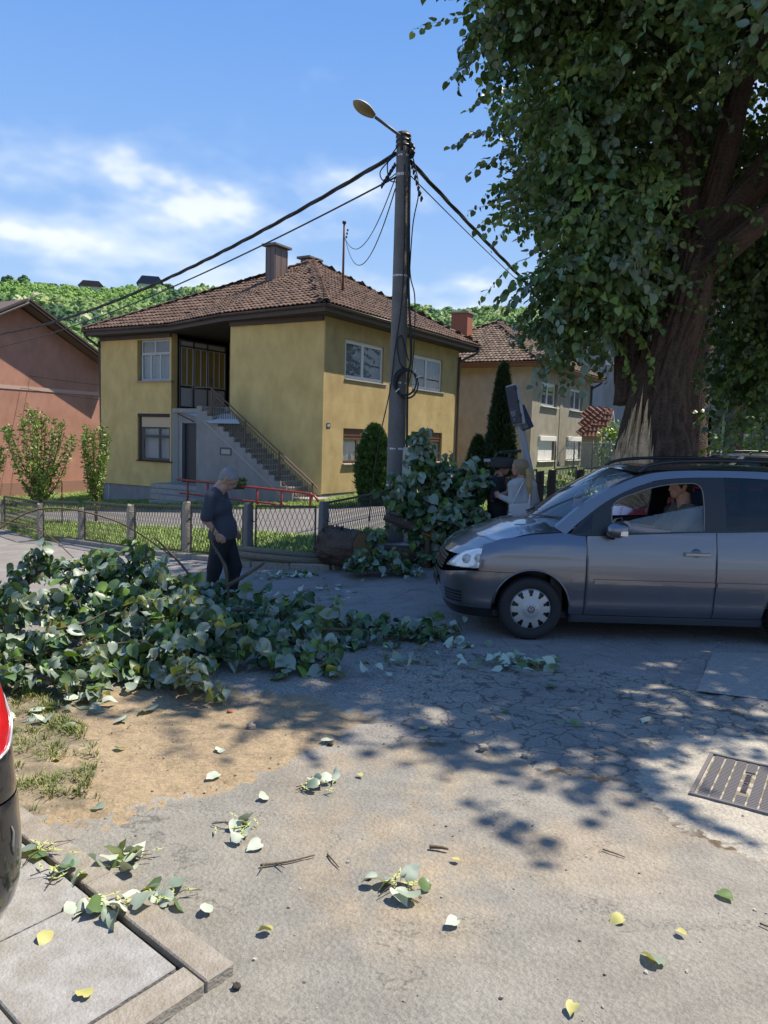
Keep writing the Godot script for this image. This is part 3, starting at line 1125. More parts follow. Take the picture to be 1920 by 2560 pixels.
# tiled roof: facets are triangles [eave left, eave right, top] seen from outside; hips are pairs of points
func tiled_roof(parent: Node, facets: Array, hips: Array, tints: Array, single: int, cam := Vector3(0, 1.98, 0)) -> Node3D:
	var roof := Node3D.new()
	roof.name = "roof"
	parent.add_child(roof, true)
	var under := mb()
	var tiles := [tile_mesh(0.0), tile_mesh(1.0), tile_mesh(0.4)]
	var all := []
	for f in facets:
		var p0: Vector3 = f[0]
		var p1: Vector3 = f[1]
		var top: Vector3 = f[2]
		var u := (p1 - p0).normalized()
		var nn := u.cross(top - p0).normalized()
		var v := nn.cross(u)
		tri(under, p0 - nn * 0.02, p1 - nn * 0.02, top - nn * 0.02)
		var b := Basis(u, v, nn)
		var wdt := (p1 - p0).length()
		var hgt := (top - p0).dot(v)
		var tu := (top - p0).dot(u)
		var row := 0
		while row * 0.335 < hgt - 0.1:
			var y := row * 0.335 - 0.05
			var t := clampf(y / hgt, 0.0, 1.0)
			var l := lerpf(0.0, tu, t)
			var r := lerpf(wdt, tu, t)
			var k := floorf(l / 0.2)
			while k * 0.2 < r - 0.08:
				if k * 0.2 > l - 0.12:
					var q := p0 + u * (k * 0.2) + v * y + nn * rng.randf_range(-0.002, 0.006)
					var tw := b * Basis(Vector3(0, 0, 1), rng.randf_range(-0.012, 0.012)) * Basis(Vector3(1, 0, 0), rng.randf_range(-0.008, 0.012))
					all.append([q.distance_squared_to(cam), Transform3D(tw, q), rng.randi() % 3, rng.randi() % tints.size()])
				k += 1.0
			row += 1
	commit("battens", under, M.dark_wood, roof)
	var tm := []
	for c in tints:
		var m: StandardMaterial3D = M.roof_tile.duplicate()
		m.albedo_color = c.linear_to_srgb()
		m.vertex_color_use_as_albedo = false
		tm.append(m)
	all.sort_custom(func(p, q): return p[0] < q[0])
	var wh := [[], [], []]
	var co := [[], [], []]
	for i in all.size():
		var e: Array = all[i]
		if i < single:
			var o := obj("tile", tiles[e[2]], tm[e[3]], roof)
			o.transform = e[1]
		else:
			wh[e[2]].append(e[1])
			co[e[2]].append(tints[e[3]] * rng.randf_range(0.85, 1.12))
	var mw: StandardMaterial3D = M.roof_tile.duplicate()
	mw.albedo_color = Color(1, 1, 1)
	for k in 3:
		if wh[k].size():
			many("tiles", tiles[k], mw, wh[k], roof, co[k])
	var hm := hip_tile_mesh()
	for h in hips:
		var a: Vector3 = h[0]
		var d: Vector3 = h[1] - h[0]
		var l := d.length()
		d /= l
		var side := d.cross(Vector3.UP).normalized()
		var outw := side.cross(d)
		var k := 0
		while k * 0.32 < l - 0.2:
			var o := obj("ridge_tile", hm, tm[rng.randi() % tm.size()], roof)
			o.transform = Transform3D(Basis(side, d, outw) * Basis(Vector3(0, 0, 1), rng.randf_range(-0.05, 0.05)), a + d * (k * 0.32) + outw * 0.03)
			k += 1
	return roof

func gutter(parent: Node, pts: Array, m: Material, r := 0.075):
	var st := mb(true)
	for i in pts.size() - 1:
		var a: Vector3 = pts[i]
		var b: Vector3 = pts[i + 1]
		var d := (b - a).normalized()
		var s := d.cross(Vector3.UP).normalized()
		var rings := []
		for p in [a - d * 0.03, b + d * 0.03]:
			var ring := []
			for k in 9:
				var t := PI + PI * k / 8.0
				ring.append(p + s * cos(t) * r + Vector3(0, sin(t) * r, 0))
			for k in 9:
				var t := TAU - PI * k / 8.0
				ring.append(p + s * cos(t) * (r - 0.008) + Vector3(0, sin(t) * (r - 0.008), 0))
			rings.append(ring)
		skin(st, rings, true, true)
	commit("gutter", st, m, parent)

func roller_shutter(parent: Node, x: Transform3D, h: Rect2, y_to: float, m: Material, z: float):
	var n := int((h.end.y - y_to) / 0.052)
	var st := mb()
	for i in n:
		var y := h.end.y - 0.026 - i * 0.052
		box(st, Vector3(h.size.x, 0.05, 0.014), x * at(Vector3(h.get_center().x, y, z)), 0.005)
	commit("roller_shutter", st, m, parent)

# ---------- the yellow house ----------
func build_yellow_house():
	var h := thing("yellow_house", "yellow two-storey house with outside stairs and a brown tiled hipped roof", "house")
	var fa := func(a: float, n: float) -> Transform3D: return Transform3D(Basis(-HA, Vector3.UP, HN), hp(a, n, 0))
	var fb := func(a: float) -> Transform3D: return Transform3D(Basis(-HN, Vector3.UP, -HA), hp(a, 0, 0))
	# right-hand face with four windows (x runs away from the corner)
	var xb: Transform3D = fb.call(0.0)
	var w1 := Rect2(1.21, 3.98, 2.52, 1.33)
	var w2 := Rect2(5.94, 3.98, 2.52, 1.33)
	var w3 := Rect2(1.21, 1.09, 2.72, 1.21)
	var w4 := Rect2(5.95, 1.09, 2.70, 1.21)
	var st := mb()
	wall(st, xb, Rect2(0, 0.10, 9.99, 5.77), [w1, w2, w3, w4], 0.2)
	# rounded plaster corner
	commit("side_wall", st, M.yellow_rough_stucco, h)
	var pl := mb()
	box(pl, Vector3(9.95, 1.2, 0.3), xb * at(Vector3(4.99, -0.5, -0.18)))
	commit("plinth", pl, M.grey_plinth, h)
	for w in [w1, w2]:
		room(h, xb, w, 0.2, M.room_dark)
		window(h, xb, w, 0.10, M.window_white, [0.0, 0.46, 1.0], [0.0, 1.0], 0.085, "blind_dark")
		sill(h, xb, w.position.x - 0.02, w.end.x + 0.22, w.position.y, M.sill_stone, 0.05, 0.10)
	for w in [w3, w4]:
		room(h, xb, w, 0.2, M.room_dark)
		var g := Rect2(w.position.x, w.position.y, w.size.x, w.size.y - 0.27)
		window(h, xb, g, 0.13, M.window_brown, [0.0, 0.36, 0.68, 1.0], [0.0, 1.0], 0.075, "curtain")
		var bx := mb()
		box(bx, Vector3(w.size.x, 0.27, 0.12), xb * at(Vector3(w.get_center().x, w.end.y - 0.135, -0.13)), 0.01)
		commit("shutter_box", bx, M.window_brown, h)
		sill(h, xb, w.position.x - 0.04, w.end.x + 0.04, w.position.y, M.sill_stone, 0.10, 0.12)
	# house number plate
	var np := mb()
	box(np, Vector3(0.21, 0.17, 0.012), xb * at(Vector3(0.315, 2.36, 0.008)), 0.003)
	commit("number_plate", np, M.sign_blue, h)
	var t := TextMesh.new()
	var f := SystemFont.new()
	f.font_names = PackedStringArray(["Droid Sans"])
	f.font_weight = 700
	t.font = f
	t.text = "51"
	t.font_size = 24
	t.pixel_size = 0.0055
	t.depth = 0.004
	obj("number", t, M.white_paint, h).transform = xb * at(Vector3(0.315, 2.36, 0.017))
	# front face right of the entrance recess
	st = mb()
	wall(st, fa.call(0.0, 0.0), Rect2(-4.05, 0.06, 4.05, 5.81), [])
	var cr := []
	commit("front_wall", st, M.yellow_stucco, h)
	st = mb()
	var rn := []
	for y in [0.1, 5.87]:
		var ring := []
		for k in 7:
			var ang := PI * 0.5 * k / 6.0
			ring.append(hp(0.045 - 0.05 * sin(ang), -0.045 + 0.05 * cos(ang), y))
		rn.append(ring)
	skin(st, rn, false, false)
	commit("corner_plaster", st, M.yellow_stucco, h)
	# recess: side of the front room, back wall
	st = mb()
	quad(st, hp(4.05, -4.5, 0), hp(4.05, 0, 0), hp(4.05, 0, 5.87), hp(4.05, -4.5, 5.87))
	quad(st, hp(8.25, -4.5, 0), hp(4.05, -4.5, 0), hp(4.05, -4.5, 5.87), hp(8.25, -4.5, 5.87))
	# back and left of the house
	quad(st, hp(12.5, -1.3, -1.2), hp(12.5, -10, -1.2), hp(12.5, -10, 5.87), hp(12.5, -1.3, 5.87))
	quad(st, hp(0, -9.99, -0.6), hp(12.5, -10, -1.2), hp(12.5, -10, 5.87), hp(0, -9.99, 5.87))
	commit("rear_wall", st, M.yellow_stucco, h)
	# left block
	var xl: Transform3D = fa.call(0.0, -1.3)
	var u1 := Rect2(-10.29, 4.03, 1.87, 1.64)
	var u2 := Rect2(-10.28, 0.82, 1.87, 1.90)
	st = mb()
	wall(st, xl, Rect2(-12.54, -0.24, 4.2, 6.11), [u1, u2], 0.22)
	quad(st, hp(8.34, -1.3, -0.24), hp(8.34, -1.62, -0.24), hp(8.34, -1.62, 5.87), hp(8.34, -1.3, 5.87))
	# the yellow skin ends in a lip over the plinth
	quad(st, hp(12.54, -1.38, -0.24), hp(8.34, -1.38, -0.24), hp(8.34, -1.3, -0.24), hp(12.54, -1.3, -0.24))
	commit("left_wall", st, M.yellow_stucco, h)
	pl = mb()
	box(pl, Vector3(7.9, 1.6, 0.3), xl * at(Vector3(-8.52, -1.03, -0.22)))
	commit("plinth", pl, M.grey_plinth, h)
	var pipe := mb(true)
	tube(pipe, [hp(12.1, -1.34, -1.3), hp(12.1, -1.34, -0.25)], 0.02, 6)
	commit("pipe", pipe, M.window_white, h)
	room(h, xl, u1, 0.22, M.room_dark)
	room(h, xl, u2, 0.22, M.room_dark)
	var g1 := Rect2(-10.1, 4.03, 1.68, 1.64)
	window(h, xl, g1, 0.10, M.window_grey, [0.0, 0.33, 0.66, 1.0], [0.0, 0.66], 0.05, "curtain")
	window(h, xl, Rect2(-10.1, 5.08, 1.68, 0.58), 0.10, M.window_grey, [0.0, 0.48, 1.0], [0.0, 1.0], 0.05, "curtain")
	sill(h, xl, -10.3, -8.25, 4.03, M.sill_stone, 0.10, 0.1)
	window(h, xl, Rect2(-10.1, 0.82, 1.68, 1.4), 0.12, M.window_dark, [0.0, 0.62, 1.0], [0.0, 0.72, 1.0], 0.07, "curtain")
	roller_shutter(h, xl, Rect2(-10.08, 1.5, 1.62, 1.1), 2.15, M.shutter_beige, -0.06)
	var bx := mb()
	box(bx, Vector3(1.87, 0.14, 0.14), xl * at(Vector3(-9.345, 2.655, -0.08)), 0.01)
	box(bx, Vector3(0.17, 1.76, 0.10), xl * at(Vector3(-10.19, 1.70, -0.13)), 0.01)
	commit("shutter_box", bx, M.dark_wood, h)
	sill(h, xl, -10.3, -8.25, 0.82, M.dark_wood, 0.09, 0.1)
	# rough pillar and the grey wall with the black door under the landing
	st = mb()
	box(st, Vector3(0.38, 2.95, 0.2), xl * at(Vector3(-8.12, 1.35, -0.08)), 0.01)
	commit("pillar", st, M.rough_grey, h)
	st = mb()
	var dr := Rect2(-7.70, -0.1, 1.10, 2.46)
	wall(st, xl, Rect2(-7.93, -0.3, 3.8, 3.1), [dr], 0.18)
	commit("entrance_wall", st, M.grey_plinth, h)
	var door := Node3D.new()
	door.name = "door"
	h.add_child(door, true)
	st = mb()
	box(st, Vector3(1.10, 2.46, 0.06), xl * at(Vector3(-7.15, 1.13, -0.14)), 0.01)
	commit("leaf", st, M.door_black, door)
	st = mb()
	tube(st, [xl * Vector3(-6.76, 0.35, -0.06), xl * Vector3(-6.76, 1.05, -0.06)], 0.014, 8)
	commit("handle", st, M.galvanised, door)
	st = mb()
	for s in [-7.73, -6.57]:
		box(st, Vector3(0.06, 2.5, 0.05), xl * at(Vector3(s, 1.13, 0.02)), 0.006)
	commit("frame", st, M.galvanised, door)
	st = mb()
	box(st, Vector3(0.10, 0.13, 0.03), xl * at(Vector3(-6.46, 1.52, 0.018)), 0.006)
	commit("doorbell", st, M.window_white, h)
	# glazed porch wall above, seen from its outer side (x runs away from us)
	var xg := Transform3D(Basis(-HN, Vector3.UP, -HA), hp(8.2, 0, 0))
	var porch := Node3D.new()
	porch.name = "glazed_porch"
	h.add_child(porch, true)
	var divs := [1.62, 2.36, 3.14, 4.2]
	st = mb()
	box(st, Vector3(2.6, 0.06, 0.06), xg * at(Vector3(2.9, 5.66, 0)), 0.005)
	box(st, Vector3(2.6, 0.05, 0.06), xg * at(Vector3(2.9, 5.42, 0)), 0.005)
	box(st, Vector3(2.6, 0.06, 0.07), xg * at(Vector3(2.9, 2.99, 0)), 0.005)
	box(st, Vector3(2.6, 0.05, 0.062), xg * at(Vector3(2.9, 3.83, 0)), 0.005)
	for d in divs:
		box(st, Vector3(0.055, 2.74, 0.064), xg * at(Vector3(d, 4.33, 0.003)), 0.005)
	commit("frame", st, M.window_dark, porch)
	for k in 3:
		var x0: float = divs[k] + 0.03
		var x1: float = divs[k + 1] - 0.03
		var parts := 2 if k < 2 else 3
		st = mb()
		box(st, Vector3(x1 - x0 - 0.02, 0.74, 0.03), xg * at(Vector3((x0 + x1) * 0.5, 3.41, 0)), 0.006)
		box(st, Vector3(x1 - x0 - 0.02, 0.17, 0.03), xg * at(Vector3((x0 + x1) * 0.5, 5.54, 0)), 0.006)
		commit("panel", st, M.panel_grey, porch)
		st = mb()
		for e in parts + 1:
			box(st, Vector3(0.035, 1.52, 0.05), xg * at(Vector3(lerpf(x0 + 0.018, x1 - 0.018, e / float(parts)), 4.62, 0.014)), 0.004)
		for y in [3.88, 5.37]:
			box(st, Vector3(x1 - x0, 0.035, 0.048), xg * at(Vector3((x0 + x1) * 0.5, y, 0.014)), 0.004)
		commit("sash", st, M.window_grey, porch)
		for e in parts:
			var xa := lerpf(x0, x1, e / float(parts)) + 0.03
			var xe := lerpf(x0, x1, (e + 1) / float(parts)) - 0.03
			st = mb()
			box(st, Vector3(xe - xa + 0.03, 1.46, 0.008), xg * at(Vector3((xa + xe) * 0.5, 4.62, 0.0)))
			commit("pane", st, M.amber_glass, porch)
	st = mb()
	box(st, Vector3(0.16, 0.2, 0.004), xg * at(Vector3(3.35, 4.16, 0.045)))
	commit("notice", st, M.white_paint, porch)
	# wall above and below the porch glazing and landing slab
	var slab := PackedVector2Array([Vector2(4.07, 0.02), Vector2(4.07, -4.45), Vector2(8.18, -4.45), Vector2(8.18, -1.2), Vector2(5.4, -1.2), Vector2(5.4, 0.02)])
	var flat := Transform3D(Basis(HA, HN, Vector3.UP), hp(0, 0, 2.93))
	prism(st, slab, 0.16, flat)
	commit("landing", st, M.concrete, h)
	build_stairs(h)
	# canopy over the door
	var ca := mb(true)
	var nu := 10
	var nv := 8
	for side in [0, 1]:
		for i in nu:
			for j in nv:
				var q := []
				for c in [[i, j], [i + 1, j], [i + 1, j + 1], [i, j + 1]]:
					var tt = c[0] / float(nu)
					var s = c[1] / float(nv)
					var aa := lerpf(lerpf(6.4, 3.95, tt), lerpf(3.8, 2.45, tt), s)
					q.append(hp(aa, lerpf(0.2, 1.25, s), 2.70 - 0.36 * pow(s, 1.8) - 0.012 * side))
				if side == 0:
					quad(ca, q[0], q[1], q[2], q[3])
				else:
					quad(ca, q[3], q[2], q[1], q[0])
	commit("door_canopy", ca, M.canopy_sheet, h)
	st = mb()
	for aa in [7.6, 6.2]:
		bar(st, hp(aa - 0.6, -1.22, 2.42), hp(aa - 1.3, 0.3, 2.67), 0.03, 0.03)
	commit("canopy_bracket", st, M.rail_red, h)
	# eaves: soffit, fascia, gutters
	var ev := [Vector2(-0.62, 0.80), Vector2(4.16, 0.37), Vector2(7.87, -0.70), Vector2(12.85, -0.65), Vector2(12.9, -10.9), Vector2(-0.66, -10.7)]
	st = mb()
	var poly := PackedVector2Array()
	for e in ev:
		poly.append(e.move_toward(Vector2(5, -5), 0.16))
	prism(st, poly, 0.06, Transform3D(Basis(HA, HN, Vector3.UP), hp(0, 0, 5.93)))
	commit("soffit", st, M.dark_wood, h)
	var gp := []
	for i in ev.size():
		var a: Vector2 = ev[i]
		var b: Vector2 = ev[(i + 1) % ev.size()]
		var ia := a.move_toward(Vector2(5, -5), 0.12)
		var ib := b.move_toward(Vector2(5, -5), 0.12)
		var fs := mb()
		bar(fs, hp(ia.x, ia.y, 5.985), hp(ib.x, ib.y, 5.985), 0.035, 0.20, 0.004)
		commit("fascia", fs, M.fascia_brown, h)
		gp.append(hp(a.x, a.y, 6.10))
	gp.append(gp[0])
	gutter(h, gp, M.gutter_brown)
	# frieze under the front eave
	st = mb()
	box(st, Vector3(4.0, 0.16, 0.1), fa.call(2.0, 0.0) * at(Vector3(0, 5.80, 0.06)), 0.01)
	commit("frieze_board", st, M.fascia_brown, h)
	st = mb()
	box(st, Vector3(4.2, 0.16, 0.1), xl * at(Vector3(-10.4, 5.79, 0.06)), 0.01)
	commit("frieze_board", st, M.fascia_brown, h)
	# down pipe at the far right corner
	st = mb(true)
	tube(st, curve([hp(-0.66, -10.6, 6.04), hp(-0.6, -10.5, 5.8), hp(-0.12, -10.05, 5.45), hp(-0.07, -9.95, 5.2), hp(-0.07, -9.95, 0.2)], 4), 0.055, 8)
	commit("down_pipe", st, M.gutter_brown, h)
	st = mb(true)
	tube(st, curve([hp(12.8, -0.66, 6.04), hp(12.75, -0.8, 5.8), hp(12.6, -1.2, 5.5), hp(12.6, -1.3, 5.2), hp(12.6, -1.4, -1.0)], 4), 0.055, 8)
	commit("down_pipe", st, M.gutter_brown, h)
	# roof
	var top := hp(5.0, -6.0, 9.27)
	var e3 := []
	for e in ev:
		e3.append(hp(e.x, e.y, 6.13))
	var tints := [Color(0.185, 0.112, 0.078), Color(0.21, 0.13, 0.092), Color(0.155, 0.094, 0.068), Color(0.235, 0.15, 0.11), Color(0.125, 0.082, 0.062)]
	tiled_roof(h, [[e3[1], e3[0], top], [e3[2], e3[1], top], [e3[3], e3[2], top], [e3[4], e3[3], top], [e3[0], e3[5], top], [e3[5], e3[4], top]], [[e3[0], top], [e3[3], top], [e3[5], top]], tints, 300)
	# snow hooks on the side slope
	var hook := mb()
	bar(hook, Vector3(0, 0, 0), Vector3(0, 0, 0.10), 0.03, 0.03)
	bar(hook, Vector3(0, 0.05, 0.0), Vector3(0, 0, 0.10), 0.02, 0.02)
	var hm := finish(hook)
	var sb = (e3[5] - e3[0]).normalized()
	var sn = sb.cross(top - e3[0]).normalized()
	var sv = sn.cross(sb)
	for r in 3:
		for k in 11:
			var p: Vector3 = e3[0] + sb * (1.6 + r * 0.35 + k * 0.78) + sv * (0.9 + r * 0.75)
			if (p - e3[0]).dot(sb) < 10.2 - r:
				var o := obj("snow_hook", hm, M.stone, h)
				o.transform = Transform3D(Basis(sb, sv, sn), p + sn * 0.06)
	# chimneys and the service mast
	var c1 := Node3D.new()
	c1.name = "chimney"
	h.add_child(c1, true)
	chimney(c1, hp(5.35, -4.05, 8.1), 0.46, 0.80, 1.32, true)
	var c2 := Node3D.new()
	c2.name = "chimney"
	h.add_child(c2, true)
	chimney(c2, hp(5.95, -7.05, 8.75), 0.46, 0.75, 0.88, false)
	st = mb(true)
	tube(st, [hp(1.3, -2.86, 7.0), hp(1.3, -2.86, 8.5), hp(1.3, -2.86, 9.62)], [0.045, 0.04, 0.035], 8)
	commit("service_mast", st, M.rust, h)
	st = mb(true)
	lathe(st, [Vector2(0.0, 0.08), Vector2(0.07, 0.06), Vector2(0.07, -0.02), Vector2(0.03, -0.05)], at(hp(1.3, -2.86, 9.64)), 10)
	for k in 3:
		blob(st, hp(1.3, -2.86, 9.15 + 0.12 * k) + Vector3(0.09 + 0.02 * k, 0, 0.02), Vector3(0.035, 0.05, 0.035), 0.1, 1.0, 5, 6)
	commit("mast_head", st, M.black_plastic, h)

func chimney(p: Node, base: Vector3, w: float, d: float, hgt: float, seams: bool):
	var b := Basis(-HA, Vector3.UP, HN)
	var st := mb()
	box(st, Vector3(w, hgt + 1.2, d), Transform3D(b, base + Vector3(0, hgt * 0.5 - 0.6, 0)), 0.01)
	if seams:
		for s in [-0.5, 0.0, 0.5]:
			box(st, Vector3(0.02, hgt + 1.1, d + 0.03), Transform3D(b, base + Vector3(0, hgt * 0.5 - 0.6, 0)) * at(Vector3(s * w * 0.96, 0, 0)))
			box(st, Vector3(w + 0.03, hgt + 1.1, 0.02), Transform3D(b, base + Vector3(0, hgt * 0.5 - 0.6, 0)) * at(Vector3(0, 0, s * d * 0.9)))
	commit("stack", st, M.chimney_sheet, p)
	st = mb()
	box(st, Vector3(w + 0.26, 0.10, d + 0.26), Transform3D(b, base + Vector3(0, hgt + 0.06, 0)), 0.015)
	commit("cap", st, M.chimney_cap, p)

func build_stairs(h: Node3D):
	var x := Transform3D(Basis(-HA, Vector3.UP, HN), hp(0, 1.1, 0))
	var s := Node3D.new()
	s.name = "outside_stairs"
	h.add_child(s, true)
	var rise_h := 0.171
	var run := 0.2485
	# grey stringer wall with its stepped top edge
	var poly := PackedVector2Array()
	poly.append(Vector2(-0.34, -0.55))
	var n := 17
	for i in n:
		poly.append(Vector2(-0.34 - run * i, rise_h * i + 0.01))
		poly.append(Vector2(-0.34 - run * i, rise_h * (i + 1) + 0.01))
	poly.append(Vector2(-0.34 - run * n, rise_h * n + 0.01))
	poly.append(Vector2(-0.34 - run * n, -0.55))
	var st := mb()
	prism(st, poly, 0.10, x)
	commit("stringer_wall", st, M.grey_plinth, s)
	# smooth skirting band along the slope, proud of the wall
	st = mb()
	prism(st, PackedVector2Array([Vector2(-0.70, -0.02), Vector2(-0.62, -0.02), Vector2(-4.2, 2.42), Vector2(-4.28, 2.42)]), 0.012, x * at(Vector3(0, 0, 0.012)))
	commit("slope_trim", st, M.sill_stone, s)
	for i in n:
		st = mb()
		box(st, Vector3(run + 0.03, 0.05, 1.0), x * at(Vector3(-0.34 - run * (i + 0.5) + 0.015, rise_h * (i + 1) - 0.025, -0.60)), 0.006)
		box(st, Vector3(0.03, rise_h - 0.05, 1.0), x * at(Vector3(-0.34 - run * i - 0.02, rise_h * (i + 0.5) - 0.025, -0.60)))
		commit("step", st, M.concrete, s)
	st = mb()
	box(st, Vector3(0.75, 0.22, 1.0), x * at(Vector3(0.05, -0.10, -0.6)), 0.01)
	commit("bottom_step", st, M.concrete, s)
	# cellar window in the stringer wall
	st = mb()
	box(st, Vector3(0.52, 0.26, 0.02), x * at(Vector3(-3.2, 1.40, 0.008)), 0.004)
	commit("vent_frame", st, M.window_dark, s)
	st = mb()
	box(st, Vector3(0.40, 0.16, 0.012), x * at(Vector3(-3.18, 1.39, 0.02)))
	commit("vent_pane", st, M.sill_stone, s)
	# railing
	var r := Node3D.new()
	r.name = "stair_railing"
	h.add_child(r, true)
	var z := -0.12
	var slope := rise_h / run
	var line := func(xx: float, up: float) -> Vector3: return x * Vector3(xx, (-xx - 0.34) * slope + up, z)
	st = mb()
	bar(st, line.call(0.42, 1.02), line.call(-4.0, 1.02), 0.05, 0.035, 0.008)
	bar(st, line.call(0.42, 1.02), line.call(0.42, 1.02) + x.basis * Vector3(0.16, -0.16, 0), 0.05, 0.035, 0.008)
	commit("handrail", st, M.rail_rust, r)
	st = mb()
	bar(st, line.call(0.3, 0.12), line.call(-4.0, 0.12), 0.03, 0.025)
	bar(st, line.call(0.3, 0.88), line.call(-4.0, 0.88), 0.03, 0.025)
	commit("lower_rail", st, M.rail_rust, r)
	for xx in [0.36, -1.0, -2.45, -3.98]:
		st = mb()
		var a: Vector3 = line.call(xx, -0.1 if xx < 0.3 else -0.05)
		bar(st, a, line.call(xx, 1.0), 0.045, 0.045, 0.005, HN)
		commit("post", st, M.rail_rust, r)
	for k in 42:
		var xx := 0.27 - k * 0.1
		var st2 := mb()
		bar(st2, line.call(xx, 0.12), line.call(xx, 0.88), 0.014, 0.014, 0.0, HN)
		commit("baluster", st2, M.steel_dark, r)
	st = mb()
	bar(st, x * Vector3(-4.0, 3.55, z), x * Vector3(-4.9, 3.55, z), 0.04, 0.03)
	bar(st, x * Vector3(-4.9, 3.55, z), x * Vector3(-4.9, 2.9, z), 0.04, 0.04)
	commit("landing_rail", st, M.steel_dark, r)
	# platform before the black door and three low steps
	var xl := Transform3D(Basis(-HA, Vector3.UP, HN), hp(0, -1.3, 0))
	for k in 4:
		st = mb()
		box(st, Vector3(3.4 - k * 0.25, 0.17, 1.5 + k * 0.34), xl * at(Vector3(-6.1 + k * 0.2, -0.04 - k * 0.175, 0.76 + k * 0.16)), 0.008)
		commit("entrance_step", st, M.concrete, h)
	# red ramp railing along the entrance path
	var rr := thing("ramp_railing", "red painted tube railing beside the path to the yellow house door", "railing")
	var p := func(a: float, y: float) -> Vector3: return hp(a, 2.2, y)
	st = mb(true)
	tube(st, [p.call(4.3, 0.43), p.call(0.5, 0.34), p.call(-1.0, 0.30), p.call(-1.35, 0.24), p.call(-1.5, 0.08)], 0.038, 10)
	commit("top_rail", st, M.rail_red, rr)
	st = mb(true)
	tube(st, [p.call(4.2, -0.02), p.call(1.0, -0.09), p.call(-1.25, -0.15)], 0.032, 10)
	commit("lower_rail", st, M.rail_red, rr)
	for a in [3.85, 2.95, 0.86, -0.1, -1.2]:
		st = mb(true)
		var g: Vector3 = p.call(a, 0.0)
		tube(st, [Vector3(g.x, rise(g.x, g.z) - 0.1, g.z), p.call(a, 0.40 if a > 2 else 0.33)], 0.036, 10)
		commit("post", st, M.rail_red, rr)
	# planter on the railing
	var pb := thing("flower_box", "small dark box of green plants hanging on the red railing behind the man", "planter", p.call(1.62, 0.36), 0.55)
	st = mb()
	box(st, Vector3(0.36, 0.16, 0.16), at(Vector3(0, -0.02, 0.0)), 0.015)
	commit("box", st, M.black_plastic, pb)
	var lv := []
	var co := []
	for k in 150:
		lv.append(Transform3D(Basis(Vector3(rng.randf_range(-1, 1), rng.randf_range(-1, 1), rng.randf_range(-1, 1)).normalized(), rng.randf() * 3.0).scaled(Vector3.ONE * rng.randf_range(0.5, 0.8)), Vector3(rng.randf_range(-0.24, 0.24), 0.08 + rng.randf_range(-0.05, 0.16), rng.randf_range(-0.12, 0.12))))
		co.append(Color(0.04, 0.10, 0.02).lerp(Color(0.10, 0.19, 0.04), rng.randf()))
	many("plants", leaf_mesh(0), M.leaf, lv, pb, co)

# ---------- the beige house, its porch, the grey building, the pink house ----------
const BC := Vector3(6.8, 0.0, -36.0)

func bp(a: float, n: float, y: float) -> Vector3:
	return Vector3(BC.x, y, BC.z) + HA * a + HN * n

